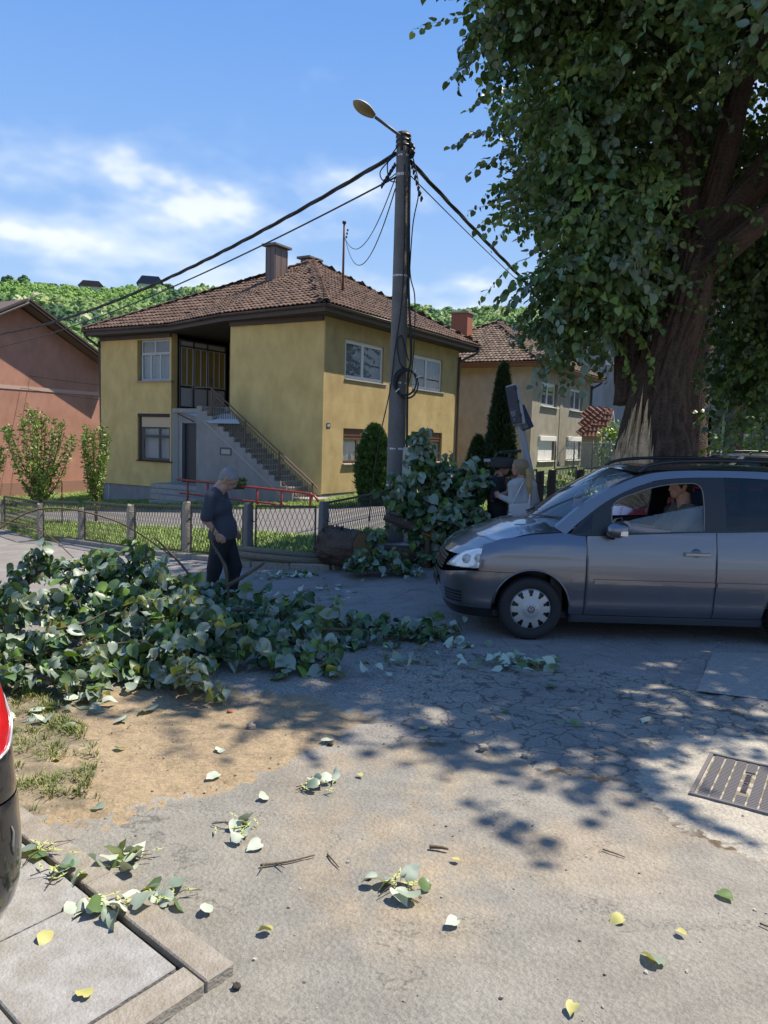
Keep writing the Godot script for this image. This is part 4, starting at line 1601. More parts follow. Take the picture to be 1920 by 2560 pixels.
func build_beige_house():
	var h := thing("beige_house", "weathered beige two-storey house with a worn tiled roof behind the dark cypress", "house")
	var xa := Transform3D(Basis(-HA, Vector3.UP, HN), bp(0, 0, 0))
	var xb := Transform3D(Basis(-HN, Vector3.UP, -HA), bp(0, 0, 0))
	var st := mb()
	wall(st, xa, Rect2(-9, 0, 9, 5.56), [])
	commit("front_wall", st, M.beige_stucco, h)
	st = mb()
	var w1 := Rect2(1.20, 3.80, 2.40, 1.16)
	var w2 := Rect2(5.70, 3.80, 2.30, 1.14)
	var w3 := Rect2(1.10, 1.12, 2.42, 1.22)
	var w4 := Rect2(5.45, 1.14, 2.55, 1.24)
	wall(st, xb, Rect2(0, 0, 9.4, 5.56), [w1, w2, w3, w4], 0.2)
	quad(st, bp(0, -9.4, 0), bp(9, -9.4, 0), bp(9, -9.4, 5.56), bp(0, -9.4, 5.56))
	quad(st, bp(9, 0, 0), bp(9, 0, 5.56), bp(9, -9.4, 5.56), bp(9, -9.4, 0))
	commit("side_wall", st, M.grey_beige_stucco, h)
	# shallow pilaster strip between the windows
	st = mb()
	box(st, Vector3(0.42, 5.4, 0.03), xb * at(Vector3(4.25, 2.75, 0.013)))
	commit("pilaster", st, M.grey_beige_stucco, h)
	for w in [w1, w2]:
		room(h, xb, w, 0.2, M.room_dark)
		var g := Rect2(w.position.x, w.position.y, w.size.x * 0.84, w.size.y)
		window(h, xb, g, 0.08, M.window_white, [0.0, 0.44, 1.0], [0.0, 1.0], 0.08, "")
		sill(h, xb, w.position.x - 0.05, w.end.x + 0.05, w.position.y, M.white_paint, 0.12, 0.08)
	st = mb()
	box(st, Vector3(0.22, 0.34, 0.05), xb * at(Vector3(2.35, 4.05, -0.24)), 0.02)
	commit("red_cloth", st, M.rail_red, h)
	for w in [w3, w4]:
		room(h, xb, w, 0.2, M.room_dark)
		for k in 2:
			var g := Rect2(w.position.x + k * w.size.x * 0.46, w.position.y, w.size.x * 0.45, w.size.y - 0.2)
			roller_shutter(h, xb, g, w.position.y + 0.02, M.shutter_white, -0.07)
		st = mb()
		box(st, Vector3(w.size.x, 0.24, 0.16), xb * at(Vector3(w.get_center().x, w.end.y - 0.11, 0.02)), 0.015)
		commit("shutter_box", st, M.shutter_white, h)
		sill(h, xb, w.position.x - 0.06, w.end.x + 0.06, w.position.y, M.white_paint, 0.12, 0.08)
	# eaves
	var ev := [Vector2(-0.55, 0.62), Vector2(9.5, 0.62), Vector2(9.5, -10.0), Vector2(-0.6, -10.0)]
	st = mb()
	prism(st, PackedVector2Array(ev.map(func(e): return e.move_toward(Vector2(4, -5), 0.1))), 0.05, Transform3D(Basis(HA, HN, Vector3.UP), bp(0, 0, 5.6)))
	commit("soffit", st, M.fascia_red, h)
	var gp := []
	for i in 4:
		var a: Vector2 = ev[i]
		var b: Vector2 = ev[(i + 1) % 4]
		var fs := mb()
		var ia := a.move_toward(Vector2(4, -5), 0.08)
		var ib := b.move_toward(Vector2(4, -5), 0.08)
		bar(fs, bp(ia.x, ia.y, 5.66), bp(ib.x, ib.y, 5.66), 0.03, 0.16, 0.004)
		commit("fascia", fs, M.fascia_red, h)
		gp.append(bp(a.x, a.y, 5.73))
	gp.append(gp[0])
	gutter(h, gp, M.fascia_red, 0.06)
	var top := bp(4.0, -5.0, 8.5)
	var e3 := ev.map(func(e): return bp(e.x, e.y, 5.76))
	tiled_roof(h, [[e3[1], e3[0], top], [e3[0], e3[3], top], [e3[3], e3[2], top], [e3[2], e3[1], top]], [[e3[0], top], [e3[3], top], [e3[1], top]], [Color(0.20, 0.137, 0.095), Color(0.24, 0.165, 0.12), Color(0.165, 0.115, 0.085), Color(0.27, 0.195, 0.145), Color(0.12, 0.088, 0.066)], 300)
	st = mb()
	var cb := bp(5.2, -2.9, 0)
	box(st, Vector3(0.95, 2.2, 0.7), Transform3D(Basis(-HA, Vector3.UP, HN), cb + Vector3(0, 7.6, 0)), 0.02)
	var ch := commit("chimney", st, M.brick_red, h)
	st = mb()
	box(st, Vector3(1.1, 0.1, 0.85), Transform3D(Basis(-HA, Vector3.UP, HN), cb + Vector3(0, 8.72, 0)), 0.01)
	commit("cap", st, M.old_concrete, ch)
	st = mb(true)
	tube(st, curve([bp(-0.5, -9.9, 5.68), bp(-0.4, -9.8, 5.45), bp(-0.1, -9.45, 5.2), bp(-0.08, -9.35, 4.9), bp(-0.08, -9.35, 0.3)], 4), 0.06, 8)
	commit("down_pipe", st, M.steel_dark, h)
	st = mb(true)
	tube(st, [bp(0.5, -8.6, 5.8), bp(0.42, -8.6, 7.25)], 0.04, 8)
	for k in 3:
		blob(st, bp(0.43, -8.6, 6.9 + 0.1 * k) + Vector3(0.08 + 0.03 * k, 0, 0), Vector3(0.05, 0.04, 0.05), 0.1, 1.0, 5, 6)
	commit("service_mast", st, M.steel_dark, h)

	# small tiled porch to the right
	var p := thing("gable_porch", "small porch with a red tiled gable roof and white bargeboard at the beige house corner", "porch", Vector3(11.55, 0.35, -39.5), 0.0)
	var b := Basis(-HN, Vector3.UP, -HA)
	# gable faces right-front (z local = -HA), ridge runs along local z
	var s := mb()
	for sx in [-1, 1]:
		bar(s, b * Vector3(0, 3.42, 0.02), b * Vector3(sx * 0.78, 2.16, 0.02), 0.06, 0.17, 0.0, b * Vector3(0, 0, 1))
	commit("bargeboard", s, M.white_paint, p)
	tiled_roof(p, [[b * Vector3(-0.82, 2.08, -1.3), b * Vector3(-0.82, 2.08, 0.0), b * Vector3(0, 3.45, 0.0)], [b * Vector3(-0.82, 2.08, -1.3), b * Vector3(0, 3.45, 0.0), b * Vector3(0, 3.45, -1.3)]], [], [Color(0.30, 0.13, 0.085), Color(0.35, 0.17, 0.12), Color(0.26, 0.12, 0.085)], 60)
	s = mb()
	quad(s, b * Vector3(0.82, 2.08, 0.0), b * Vector3(0.82, 2.08, -1.3), b * Vector3(0, 3.45, -1.3), b * Vector3(0, 3.45, 0.0))
	quad(s, b * Vector3(-0.6, 2.4, -0.25), b * Vector3(0.6, 2.4, -0.25), b * Vector3(0.1, 3.25, -0.25), b * Vector3(-0.1, 3.25, -0.25))
	commit("gable", s, M.dark_wood, p)
	s = mb()
	box(s, Vector3(1.1, 2.4, 1.0), Transform3D(b, b * Vector3(0, 1.2, -0.8)))
	commit("wall", s, M.beige_stucco, p)
	s = mb()
	box(s, Vector3(0.5, 1.3, 0.04), Transform3D(b, b * Vector3(-0.1, 1.2, -0.28)))
	commit("doorway", s, M.door_black, p)

func build_far_buildings():
	# grey building with a curved roof
	var g := thing("grey_building", "pale grey rendered building with a curved roof edge behind the lime tree", "building", Vector3(0, 0, 0))
	var p := PackedVector2Array([Vector2(8.6, 0.2)])
	p.append(Vector2(8.6, 8.5))
	for k in 16:
		var t := k / 15.0
		p.append(Vector2(9.4 + 16.0 * t, 8.75 + 1.9 * sin(PI * (0.08 + 0.62 * t)) - 0.25))
	p.append(Vector2(25.4, 0.2))
	var st := mb()
	prism(st, p, 14.0, at(Vector3(0, 0, -55)))
	commit("wall", st, M.grey_wall, g)
	var edge := mb()
	for k in range(1, 16):
		bar(edge, Vector3(p[k].x, p[k].y + 0.03, -54.95), Vector3(p[k + 1].x, p[k + 1].y + 0.03, -54.95), 0.12, 0.09)
	commit("roof_edge", edge, M.fascia_brown, g)
	var x := at(Vector3(0, 0, -54.93))
	for w in [Rect2(12.26, 7.6, 1.12, 1.15), Rect2(15.45, 7.7, 2.1, 0.95), Rect2(20.0, 7.6, 1.3, 1.1)]:
		window(g, x, w, 0.02, M.window_white, [0.0, 1.0], [0.0, 1.0], 0.09, "curtain")
		var fr := mb()
		for s in [0, 1]:
			box(fr, Vector3(0.1, w.size.y + 0.2, 0.08), x * at(Vector3(w.position.x - 0.05 + s * (w.size.x + 0.1), w.get_center().y, 0.03)))
		box(fr, Vector3(w.size.x + 0.2, 0.1, 0.08), x * at(Vector3(w.get_center().x, w.end.y + 0.05, 0.03)))
		commit("window_surround", fr, M.panel_grey, g)
	var ac := thing("air_conditioner", "white air conditioner unit on the grey building beside the lime trunk", "air conditioner", Vector3(16.3, 3.25, -54.75))
	st = mb()
	box(st, Vector3(0.8, 0.62, 0.3), at(Vector3.ZERO), 0.02)
	commit("casing", st, M.window_white, ac)
	st = mb(true)
	lathe(st, [Vector2(0.0, 0.0), Vector2(0.24, 0.0), Vector2(0.24, 0.02), Vector2(0.20, 0.025)], Transform3D(Basis(Vector3.RIGHT, PI * 0.5), Vector3(-0.08, 0, 0.152)), 18)
	commit("fan_grille", st, M.panel_grey, ac)
	# glazed pavilion and white rails seen at the far right, under the leaves
	var pav := thing("glazed_pavilion", "dark glazed pavilion with pale posts behind the parked silver car", "building", Vector3(19.5, 0.9, -43.0), -0.1)
	st = mb()
	box(st, Vector3(9.0, 0.9, 5.0), at(Vector3(0, 3.6, -2.5)), 0.02)
	for k in 5:
		box(st, Vector3(9.02, 0.03, 0.05), at(Vector3(0, 3.25 + k * 0.16, 0.03)))
	commit("roof", st, M.grey_wall, pav)
	st = mb()
	for k in 8:
		box(st, Vector3(0.09, 3.2, 0.09), at(Vector3(-4.2 + k * 1.2, 1.55, 0)))
	commit("post_row", st, M.galvanised, pav)
	for k in 7:
		st = mb()
		box(st, Vector3(1.08, 2.7, 0.03), at(Vector3(-3.6 + k * 1.2, 1.5, -0.1)))
		commit("pane", st, M.tinted, pav)
	st = mb()
	box(st, Vector3(8.6, 3.0, 0.1), at(Vector3(0, 1.5, -4.8)))
	commit("back_wall", st, M.room_dark, pav)
	var wr := thing("white_railing", "white painted stair railing in front of the glazed pavilion", "railing", Vector3(15.2, 0.75, -36.0), 0.0)
	for k in 2:
		st = mb(true)
		tube(st, [Vector3(-1.4, 1.1 - k * 0.5, 0), Vector3(0.6, 1.1 - k * 0.5, 0), Vector3(2.2, 0.3 - k * 0.5, 0.4)], 0.035, 6)
		commit("rail", st, M.white_paint, wr)
	for k in 5:
		st = mb(true)
		tube(st, [Vector3(-1.4 + k * 0.5, -0.2, 0), Vector3(-1.4 + k * 0.5, 1.1, 0)], 0.03, 6)
		commit("post", st, M.white_paint, wr)

	# pink house at the left, gable towards the street
	var h := thing("pink_house", "large salmon pink house with a plain gable wall and dark roof edge at the left", "house")
	var c := Vector3(-15.0, 0.0, -40.0)
	var x2 := Transform3D(Basis(-HN, Vector3.UP, -HA), c)
	st = mb()
	var pk := Vector2(-4.5, 7.62)
	prism(st, PackedVector2Array([Vector2(0, -1.4), Vector2(0, 5.35), pk, Vector2(-9.0, 5.35), Vector2(-9.0, -1.4)]), 12.0, x2)
	commit("wall", st, M.pink_stucco, h)
	st = mb()
	box(st, Vector3(9.02, 0.17, 0.03), x2 * at(Vector3(-4.5, 3.86, 0.014)))
	commit("string_course", st, M.pink_band, h)
	st = mb()
	box(st, Vector3(9.03, 0.9, 0.04), x2 * at(Vector3(-4.5, -1.05, 0.02)))
	mat("pink_plinth", Color(0.33, 0.185, 0.13), 0.9, T.fine, 1.0, T.stucco, 0.5)
	commit("plinth", st, M.pink_plinth, h)
	var roof := Node3D.new()
	roof.name = "roof"
	h.add_child(roof, true)
	for s in [-1, 1]:
		var lo := Vector2(-4.5 + s * 5.05, 7.62 - 5.05 * 0.505 + 0.02)
		var hi := Vector2(-4.5, 7.72)
		var d := (hi - lo).normalized()
		var nn := Vector2(-d.y, d.x) * (1.0 if s > 0 else -1.0)
		if nn.y < 0:
			nn = -nn
		st = mb()
		prism(st, PackedVector2Array([lo, hi, hi + Vector2(0, 0.2), lo + nn * 0.17]), 13.3, x2 * at(Vector3(0, 0, 0.75)))
		commit("slope", st, M.roof_tile_plain if M.has("roof_tile_plain") else mat("roof_tile_plain", Color(0.16, 0.115, 0.095), 0.9, T.grain, 2.0, T.lump, 1.0), roof)
		st = mb()
		for e in [[0.0, 0.06, M.fascia_brown], [0.17, 0.03, M.window_grey]]:
			var q := mb()
			var off = nn * (0.16 - e[0])
			bar(q, x2 * Vector3(lo.x + off.x, lo.y + off.y, 0.79), x2 * Vector3(hi.x + off.x, hi.y + off.y + 0.02, 0.79), 0.03 + e[1], 0.10 if e[1] > 0.05 else 0.045, 0.0, x2.basis.z)
			commit("verge_trim", q, e[2], roof)
		var q2 := mb()
		bar(q2, x2 * Vector3(lo.x, lo.y - 0.02, 0.775), x2 * Vector3(hi.x, hi.y, 0.775), 0.05, 0.2, 0.0, x2.basis.z)
		commit("bargeboard", q2, M.dark_wood, roof)
	# balcony with pale balusters on the hidden side, peeping past the corner
	var bal := Node3D.new()
	bal.name = "balcony"
	h.add_child(bal, true)
	for lv in [0.0, 2.9]:
		st = mb()
		box(st, Vector3(1.3, 0.16, 6.0), x2 * at(Vector3(0.65, 0.3 + lv, -3.2)))
		commit("slab", st, M.pink_stucco, bal)
		for k in 7:
			st = mb()
			bar(st, x2 * Vector3(0.1 + k * 0.19, 0.38 + lv, -0.25), x2 * Vector3(0.1 + k * 0.19, 1.35 + lv, -0.25), 0.05, 0.05)
			commit("baluster", st, M.white_paint, bal)
		for y in [0.5, 0.9, 1.35]:
			st = mb()
			bar(st, x2 * Vector3(0.02, y + lv, -0.22), x2 * Vector3(1.3, y + lv, -0.22), 0.05, 0.05)
			commit("rail", st, M.white_paint, bal)
	st = mb()
	box(st, Vector3(0.12, 7.0, 0.12), x2 * at(Vector3(1.2, 1.9, -0.3)))
	commit("post", st, M.steel_dark, bal)

# ---------- leaves ----------
# heart-shaped lime leaf about 10 cm, stalk end at the origin, lying along +y, its face to +z; bent a little about the midrib
func leaf_mesh(kind: int) -> ArrayMesh:
	var st := mb(true)
	var k := kind % 6
	var fold = [0.18, 0.45, 0.06, 0.30, 0.65, 0.12][k]
	var droop = [0.10, 0.22, 0.40, -0.10, 0.30, 0.55][k]
	var twist = [2.0, -3.5, 4.5, 1.0, -5.0, 6.0][k]
	var out := [Vector2(0.0, 0.0), Vector2(0.020, -0.012), Vector2(0.043, 0.002), Vector2(0.053, 0.030), Vector2(0.049, 0.058), Vector2(0.034, 0.083), Vector2(0.014, 0.103), Vector2(0.0, 0.122)]
	var mid := [0.0, 0.0, 0.010, 0.030, 0.056, 0.080, 0.103, 0.122]
	var bend := func(x: float, y: float) -> Vector3:
		var z = absf(x) * fold - droop * y * y * 6.0 + x * y * twist + 0.004 * sin(y * 70.0 + x * 40.0 + k)
		return Vector3(x * (1.0 - fold * fold * 0.4), y - absf(droop) * y * y * 1.2, z)
	for s in [-1.0, 1.0]:
		var wide = [1.0, 0.88, 1.08, 0.95, 1.05, 0.8][(k + (3 if s > 0 else 0)) % 6]
		for i in 7:
			var a: Vector3 = bend.call(out[i].x * s * wide, out[i].y)
			var b: Vector3 = bend.call(out[i + 1].x * s * wide, out[i + 1].y)
			var c: Vector3 = bend.call(0.0, mid[i])
			var d: Vector3 = bend.call(0.0, mid[i + 1])
			if s > 0:
				if i > 0:
					tri(st, c, a, b)
				tri(st, c, b, d)
			else:
				if i > 0:
					tri(st, c, b, a)
				tri(st, c, d, b)
	return finish(st)

# a hanging spray: one twig with leaves along it, twig starts at the origin and runs along +x, drooping
func spray(leaves: int, length: float, size: float) -> ArrayMesh:
	var st := mb(true)
	var base := []
	for k in 6:
		base.append(leaf_mesh(k))
	var pts := []
	for i in 6:
		var t := i / 5.0
		pts.append(Vector3(length * t, -0.45 * length * t * t, 0.04 * sin(t * 5.0)))
	tube(st, pts, [0.006, 0.005, 0.004, 0.003, 0.0025, 0.002], 4, false)
	st.generate_normals()
	var all := st.commit()
	var st2 := SurfaceTool.new()
	st2.begin(Mesh.PRIMITIVE_TRIANGLES)
	var tw := PackedColorArray()
	for i in leaves:
		var t := (i + 0.6) / leaves
		var p := Vector3(length * t, -0.45 * length * t * t, 0.0)
		var side := 1.0 if i % 2 == 0 else -1.0
		# leaf hangs outwards and down from the twig
		var dir := Vector3(rng.randf_range(0.1, 0.8), rng.randf_range(-1.1, -0.25), side * rng.randf_range(0.25, 1.0)).normalized()
		var nrm := Vector3(rng.randf_range(-0.1, 0.7), rng.randf_range(0.15, 1.0), side * rng.randf_range(-0.2, 0.6)).normalized()
		var xx := dir.cross(nrm).normalized()
		var zz := xx.cross(dir)
		var s := size * rng.randf_range(0.5, 1.2)
		st2.append_from(base[rng.randi() % 6], 0, Transform3D(Basis(xx, dir, zz).scaled(Vector3.ONE * s), p + dir * 0.03))
	st2.append_from(all, 0, Transform3D())
	return st2.commit()

var sprays := []
var limb_log := []

func lime_bark(st: SurfaceTool, pts: Array, radii: Array, sides := 40, ridge := 0.10):
	# tube with furrowed bark: ridges run along the limb and wander
	var rings := []
	var last := Vector3.RIGHT
	var run := 0.0
	for i in pts.size():
		var d: Vector3 = (pts[mini(i + 1, pts.size() - 1)] - pts[maxi(i - 1, 0)]).normalized()
		if i:
			run += (pts[i] - pts[i - 1]).length()
		var xx := (last - d * d.dot(last)).normalized()
		last = xx
		var yy := d.cross(xx)
		var ring := []
		for j in sides:
			var t := TAU * j / sides
			var r: float = radii[i]
			var wv := noise_b.get_noise_3d(cos(t) * r * 5.0, sin(t) * r * 5.0, run * 0.8)
			var cut := 1.0 - absf(noise_b.get_noise_3d(cos(t) * r * 7.0 + 9.0, sin(t) * r * 7.0, run * 0.75 + 4.0)) * 2.6
			ring.append(pts[i] + (xx * cos(t) + yy * sin(t)) * (r * (1.0 + ridge * 0.5 * wv) - minf(r * 0.3, 0.085) * ridge * 11.0 * maxf(0.0, cut) * 0.8))
		rings.append(ring)
	skin(st, rings, true, true)

func smooth_path(pts: Array, radii: Array, steps: int) -> Array:
	var p := curve(pts, steps)
	var r := []
	for i in p.size():
		var f := float(i) / steps
		var k := mini(int(f), radii.size() - 2)
		r.append(lerpf(radii[k], radii[k + 1], f - k))
	return [p, r]

func build_lime_tree():
	for k in 4:
		sprays.append(spray(13, 0.62 + 0.1 * k, 1.0 + 0.12 * (k % 2)))
	var t := thing("lime_tree", "huge old lime tree with a torn pale wound at the foot of its dark trunk", "tree", Vector3(4.35, 0.2, -12.6))
	var o := t.position
	var st := mb(true)
	var main := smooth_path([Vector3(0.06, -0.3, 0), Vector3(0.08, 0.9, 0), Vector3(0.10, 2.3, 0), Vector3(0.14, 3.0, 0), Vector3(0.38, 4.0, 0.05), Vector3(0.58, 5.0, 0.0)], [0.92, 0.78, 0.52, 0.44, 0.38, 0.35], 12)
	lime_bark(st, main[0], main[1], 120, 0.11)
	# root flare lobes
	for k in 7:
		var a := k * 0.9 + 0.3
		var f := smooth_path([Vector3(cos(a) * 1.05, -0.25, sin(a) * 0.95), Vector3(cos(a) * 0.62, 0.55, sin(a) * 0.6), Vector3(cos(a) * 0.36, 1.7, sin(a) * 0.36)], [0.30, 0.26, 0.16], 6)
		lime_bark(st, f[0], f[1], 36, 0.12)
	commit("trunk", st, M.bark, t)
	var limbs := [
		[[Vector3(0.5, 4.6, 0.0), Vector3(0.85, 5.3, 0.05), Vector3(1.75, 6.5, 0.2), Vector3(3.0, 8.3, 0.3), Vector3(3.8, 10.4, 0.2)], [0.28, 0.26, 0.24, 0.17, 0.09]],
		[[Vector3(0.5, 4.6, 0.05), Vector3(0.75, 5.6, 0.0), Vector3(1.1, 7.4, -0.1), Vector3(1.5, 9.0, -0.3), Vector3(1.7, 12.0, -0.5)], [0.26, 0.22, 0.19, 0.16, 0.08]],
		[[Vector3(0.45, 4.6, -0.1), Vector3(0.40, 5.8, -0.15), Vector3(0.20, 7.2, -0.3), Vector3(-0.3, 8.9, -0.4), Vector3(-0.8, 11.4, -0.3)], [0.25, 0.20, 0.17, 0.14, 0.06]],
		[[Vector3(-0.20, 2.5, -0.35), Vector3(-0.28, 3.6, -0.45), Vector3(-0.45, 4.9, -0.5), Vector3(-0.35, 6.2, -0.7), Vector3(-0.9, 8.2, -0.9), Vector3(-1.6, 10.5, -0.9)], [0.34, 0.26, 0.22, 0.19, 0.13, 0.06]],
		[[Vector3(0.5, 4.5, 0.1), Vector3(1.6, 5.6, 1.2), Vector3(3.0, 6.6, 2.2), Vector3(4.2, 7.3, 3.4)], [0.22, 0.16, 0.11, 0.05]],
		[[Vector3(0.1, 5.0, -0.3), Vector3(0.4, 6.6, -1.6), Vector3(0.2, 8.2, -3.0)], [0.2, 0.14, 0.07]]]
	for l in limbs:
		st = mb(true)
		var f := smooth_path(l[0], l[1], 7)
		lime_bark(st, f[0], f[1], 54, 0.10)
		commit("limb", st, M.bark, t)
	# secondary boughs, reaching out and drooping
	var boughs := [
		[Vector3(-0.3, 8.2, -0.3), Vector3(-1.4, 8.75, 0.1), Vector3(-2.6, 8.7, 0.3), Vector3(-3.5, 8.25, 0.3)],
		[Vector3(-0.6, 9.8, -0.3), Vector3(-1.8, 10.0, 0.3), Vector3(-2.9, 9.5, 0.5), Vector3(-3.4, 8.9, 0.6)],
		[Vector3(0.2, 7.2, -0.3), Vector3(-0.9, 7.75, 0.3), Vector3(-2.1, 7.5, 0.7), Vector3(-2.8, 6.9, 0.8)],
		[Vector3(-0.4, 5.5, -0.6), Vector3(-1.2, 6.3, -0.2), Vector3(-2.1, 6.4, 0.2), Vector3(-2.6, 5.7, 0.3)],
		[Vector3(-0.45, 5.0, -0.5), Vector3(-1.2, 5.4, 0.2), Vector3(-2.0, 5.2, 0.7), Vector3(-2.4, 4.5, 0.8)],
		[Vector3(-0.4, 4.3, -0.5), Vector3(-1.0, 4.8, -0.3), Vector3(-1.7, 4.5, 0.0), Vector3(-2.0, 3.9, 0.1)],
		[Vector3(1.5, 6.2, 0.3), Vector3(2.3, 6.4, 0.6), Vector3(2.9, 5.6, 0.9), Vector3(3.1, 4.4, 1.0)],
		[Vector3(1.2, 5.6, -0.8), Vector3(1.8, 5.4, -1.3), Vector3(2.2, 4.2, -1.4), Vector3(2.3, 2.9, -1.3)],
		[Vector3(1.3, 5.8, -0.6), Vector3(2.2, 5.6, -1.2), Vector3(2.8, 4.7, -1.2), Vector3(3.0, 3.4, -1.1)],
		[Vector3(0.2, 8.2, -2.8), Vector3(-0.8, 8.3, -3.2), Vector3(-1.8, 7.7, -3.2), Vector3(-2.3, 6.9, -3.0)],
		[Vector3(2.4, 7.4, 0.2), Vector3(3.3, 7.6, 0.8), Vector3(4.2, 6.8, 1.2), Vector3(4.7, 5.6, 1.2)],
		[Vector3(2.9, 6.5, 2.1), Vector3(3.5, 6.3, 3.2), Vector3(3.9, 5.5, 4.0), Vector3(4.2, 4.6, 4.4)],
		[Vector3(1.6, 7.5, 3.4), Vector3(1.1, 7.6, 4.3), Vector3(0.6, 7.0, 5.0), Vector3(0.2, 6.2, 5.4)]]
	for b in boughs:
		for i in b.size():
			if b[i].x < 0.0 and i > 0:
				b[i].x *= 0.60 if b[i].y < 7.9 else 0.74
		st = mb(true)
		var pp := curve(b, 5)
		var rr := []
		for i in pp.size():
			rr.append(lerpf(0.075, 0.012, float(i) / (pp.size() - 1)))
		tube(st, pp, rr, 8)
		commit("bough", st, M.bark, t)
	wound(t)
	# foliage: sprays gather along the boughs and fill the crown in layers, leaving gaps
	var where := [[], [], [], []]
	var cols := [[], [], [], []]
	var centre := Vector3(1.5, 8.4, 0.9)
	var put := func(p: Vector3, away: Vector3, dark: float):
		var k := rng.randi() % 4
		var yaw := atan2(-away.z, away.x) + rng.randfn(0.0, 0.7)
		var pitch := rng.randfn(-0.15, 0.35)
		var s := rng.randf_range(0.75, 1.2)
		where[k].append(Transform3D((Basis(Vector3.UP, yaw) * Basis(Vector3(0, 0, 1), pitch) * Basis(Vector3.RIGHT, rng.randfn(0.0, 0.5))).scaled(Vector3.ONE * s), p))
		var c := Color(0.062, 0.118, 0.038).lerp(Color(0.135, 0.205, 0.062), rng.randf())
		if rng.randf() < 0.22:
			c = Color(0.12, 0.17, 0.105).lerp(Color(0.17, 0.225, 0.15), rng.randf())
		if rng.randf() < 0.08:
			c = Color(0.16, 0.25, 0.05)
		cols[k].append(c)
	for b in boughs:
		var pp := curve(b, 12)
		for i in pp.size():
			var f := float(i) / pp.size()
			for k in int(3 + 12 * f):
				var p: Vector3 = pp[i] + Vector3(rng.randfn(0, 0.26), rng.randfn(-0.12, 0.26), rng.randfn(0, 0.30)) * (0.6 + 0.7 * f)
				put.call(p, pp[mini(i + 1, pp.size() - 1)] - pp[maxi(i - 1, 0)] + Vector3(rng.randfn(0, 0.3), 0, rng.randfn(0, 0.3)), f)
	# layered clumps through the crown's volume
	var clumps := 0
	var tries := 0
	while clumps < 400 and tries < 6000:
		tries += 1
		var d := Vector3(rng.randfn(0, 1), rng.randfn(0, 1), rng.randfn(0, 1)).normalized() * pow(rng.randf_range(0.05, 1.0), 0.45)
		var e := Vector3(4.3, 5.0, 5.0)
		if d.y < 0:
			e.y = 4.2
		var p := centre + d * e
		if p.y < 3.2 + 0.8 * noise.get_noise_2d(p.x, p.z) + maxf(0.0, 0.4 - p.x) * 0.8 or p.x < (-1.35 if p.y < 7.8 else -1.75) + 0.12 * p.z + 0.8 * noise.get_noise_2d(p.y * 0.9, p.z * 0.9):
			continue
		# the side towards the road is open round the forking limbs
		if p.z > -0.6 and p.x > -0.9 and p.x < 3.4 and p.y < 8.6 and rng.randf() < (0.96 if p.y < 7.2 else 0.75):
			continue
		if noise.get_noise_3d(p.x * 0.5, p.y * 0.6, p.z * 0.5) < -0.18:
			continue
		clumps += 1
		var away := Vector3(p.x - centre.x, 0, p.z - centre.z)
		for k in rng.randi_range(12, 20):
			put.call(p + Vector3(rng.randfn(0, 0.38), rng.randfn(0, 0.20), rng.randfn(0, 0.38)), away + Vector3(rng.randfn(0, 1), 0, rng.randfn(0, 1)), 0.5)
	for k in 4:
		many("crown", sprays[k], M.leaf, where[k], t, cols[k])
	# the next lime of the row, behind
	var t2 := thing("lime_tree", "second lime trunk standing in the shade right behind the torn one", "tree", Vector3(7.0, 0.3, -17.9))
	st = mb(true)
	var f2 := smooth_path([Vector3(0, -0.3, 0), Vector3(0, 1.2, 0), Vector3(0.05, 3.5, 0), Vector3(0.2, 6.5, 0.2), Vector3(0.4, 10.0, 0.2)], [0.72, 0.52, 0.42, 0.32, 0.12], 7)
	lime_bark(st, f2[0], f2[1], 36, 0.1)
	commit("trunk", st, M.bark, t2)
	where = [[], [], [], []]
	cols = [[], [], [], []]
	clumps = 0
	tries = 0
	while clumps < 220 and tries < 5000:
		tries += 1
		var d := Vector3(rng.randfn(0, 1), rng.randfn(0, 1), rng.randfn(0, 1)).normalized() * pow(rng.randf_range(0.1, 1.0), 0.4)
		var p := Vector3(0.6, 7.4, 0) + d * Vector3(4.2, 5.2, 4.2)
		if p.y < 2.6 or noise.get_noise_3d(p.x * 0.5 + 30, p.y * 0.6, p.z * 0.5) < -0.2 or p.x < -3.3:
			continue
		clumps += 1
		for k in rng.randi_range(10, 16):
			put.call(p + Vector3(rng.randfn(0, 0.45), rng.randfn(0, 0.24), rng.randfn(0, 0.45)), Vector3(p.x, 0, p.z) + Vector3(rng.randfn(0, 1), 0, rng.randfn(0, 1)), 0.5)
	for k in 4:
		many("crown", sprays[k], M.leaf, where[k], t2, cols[k])

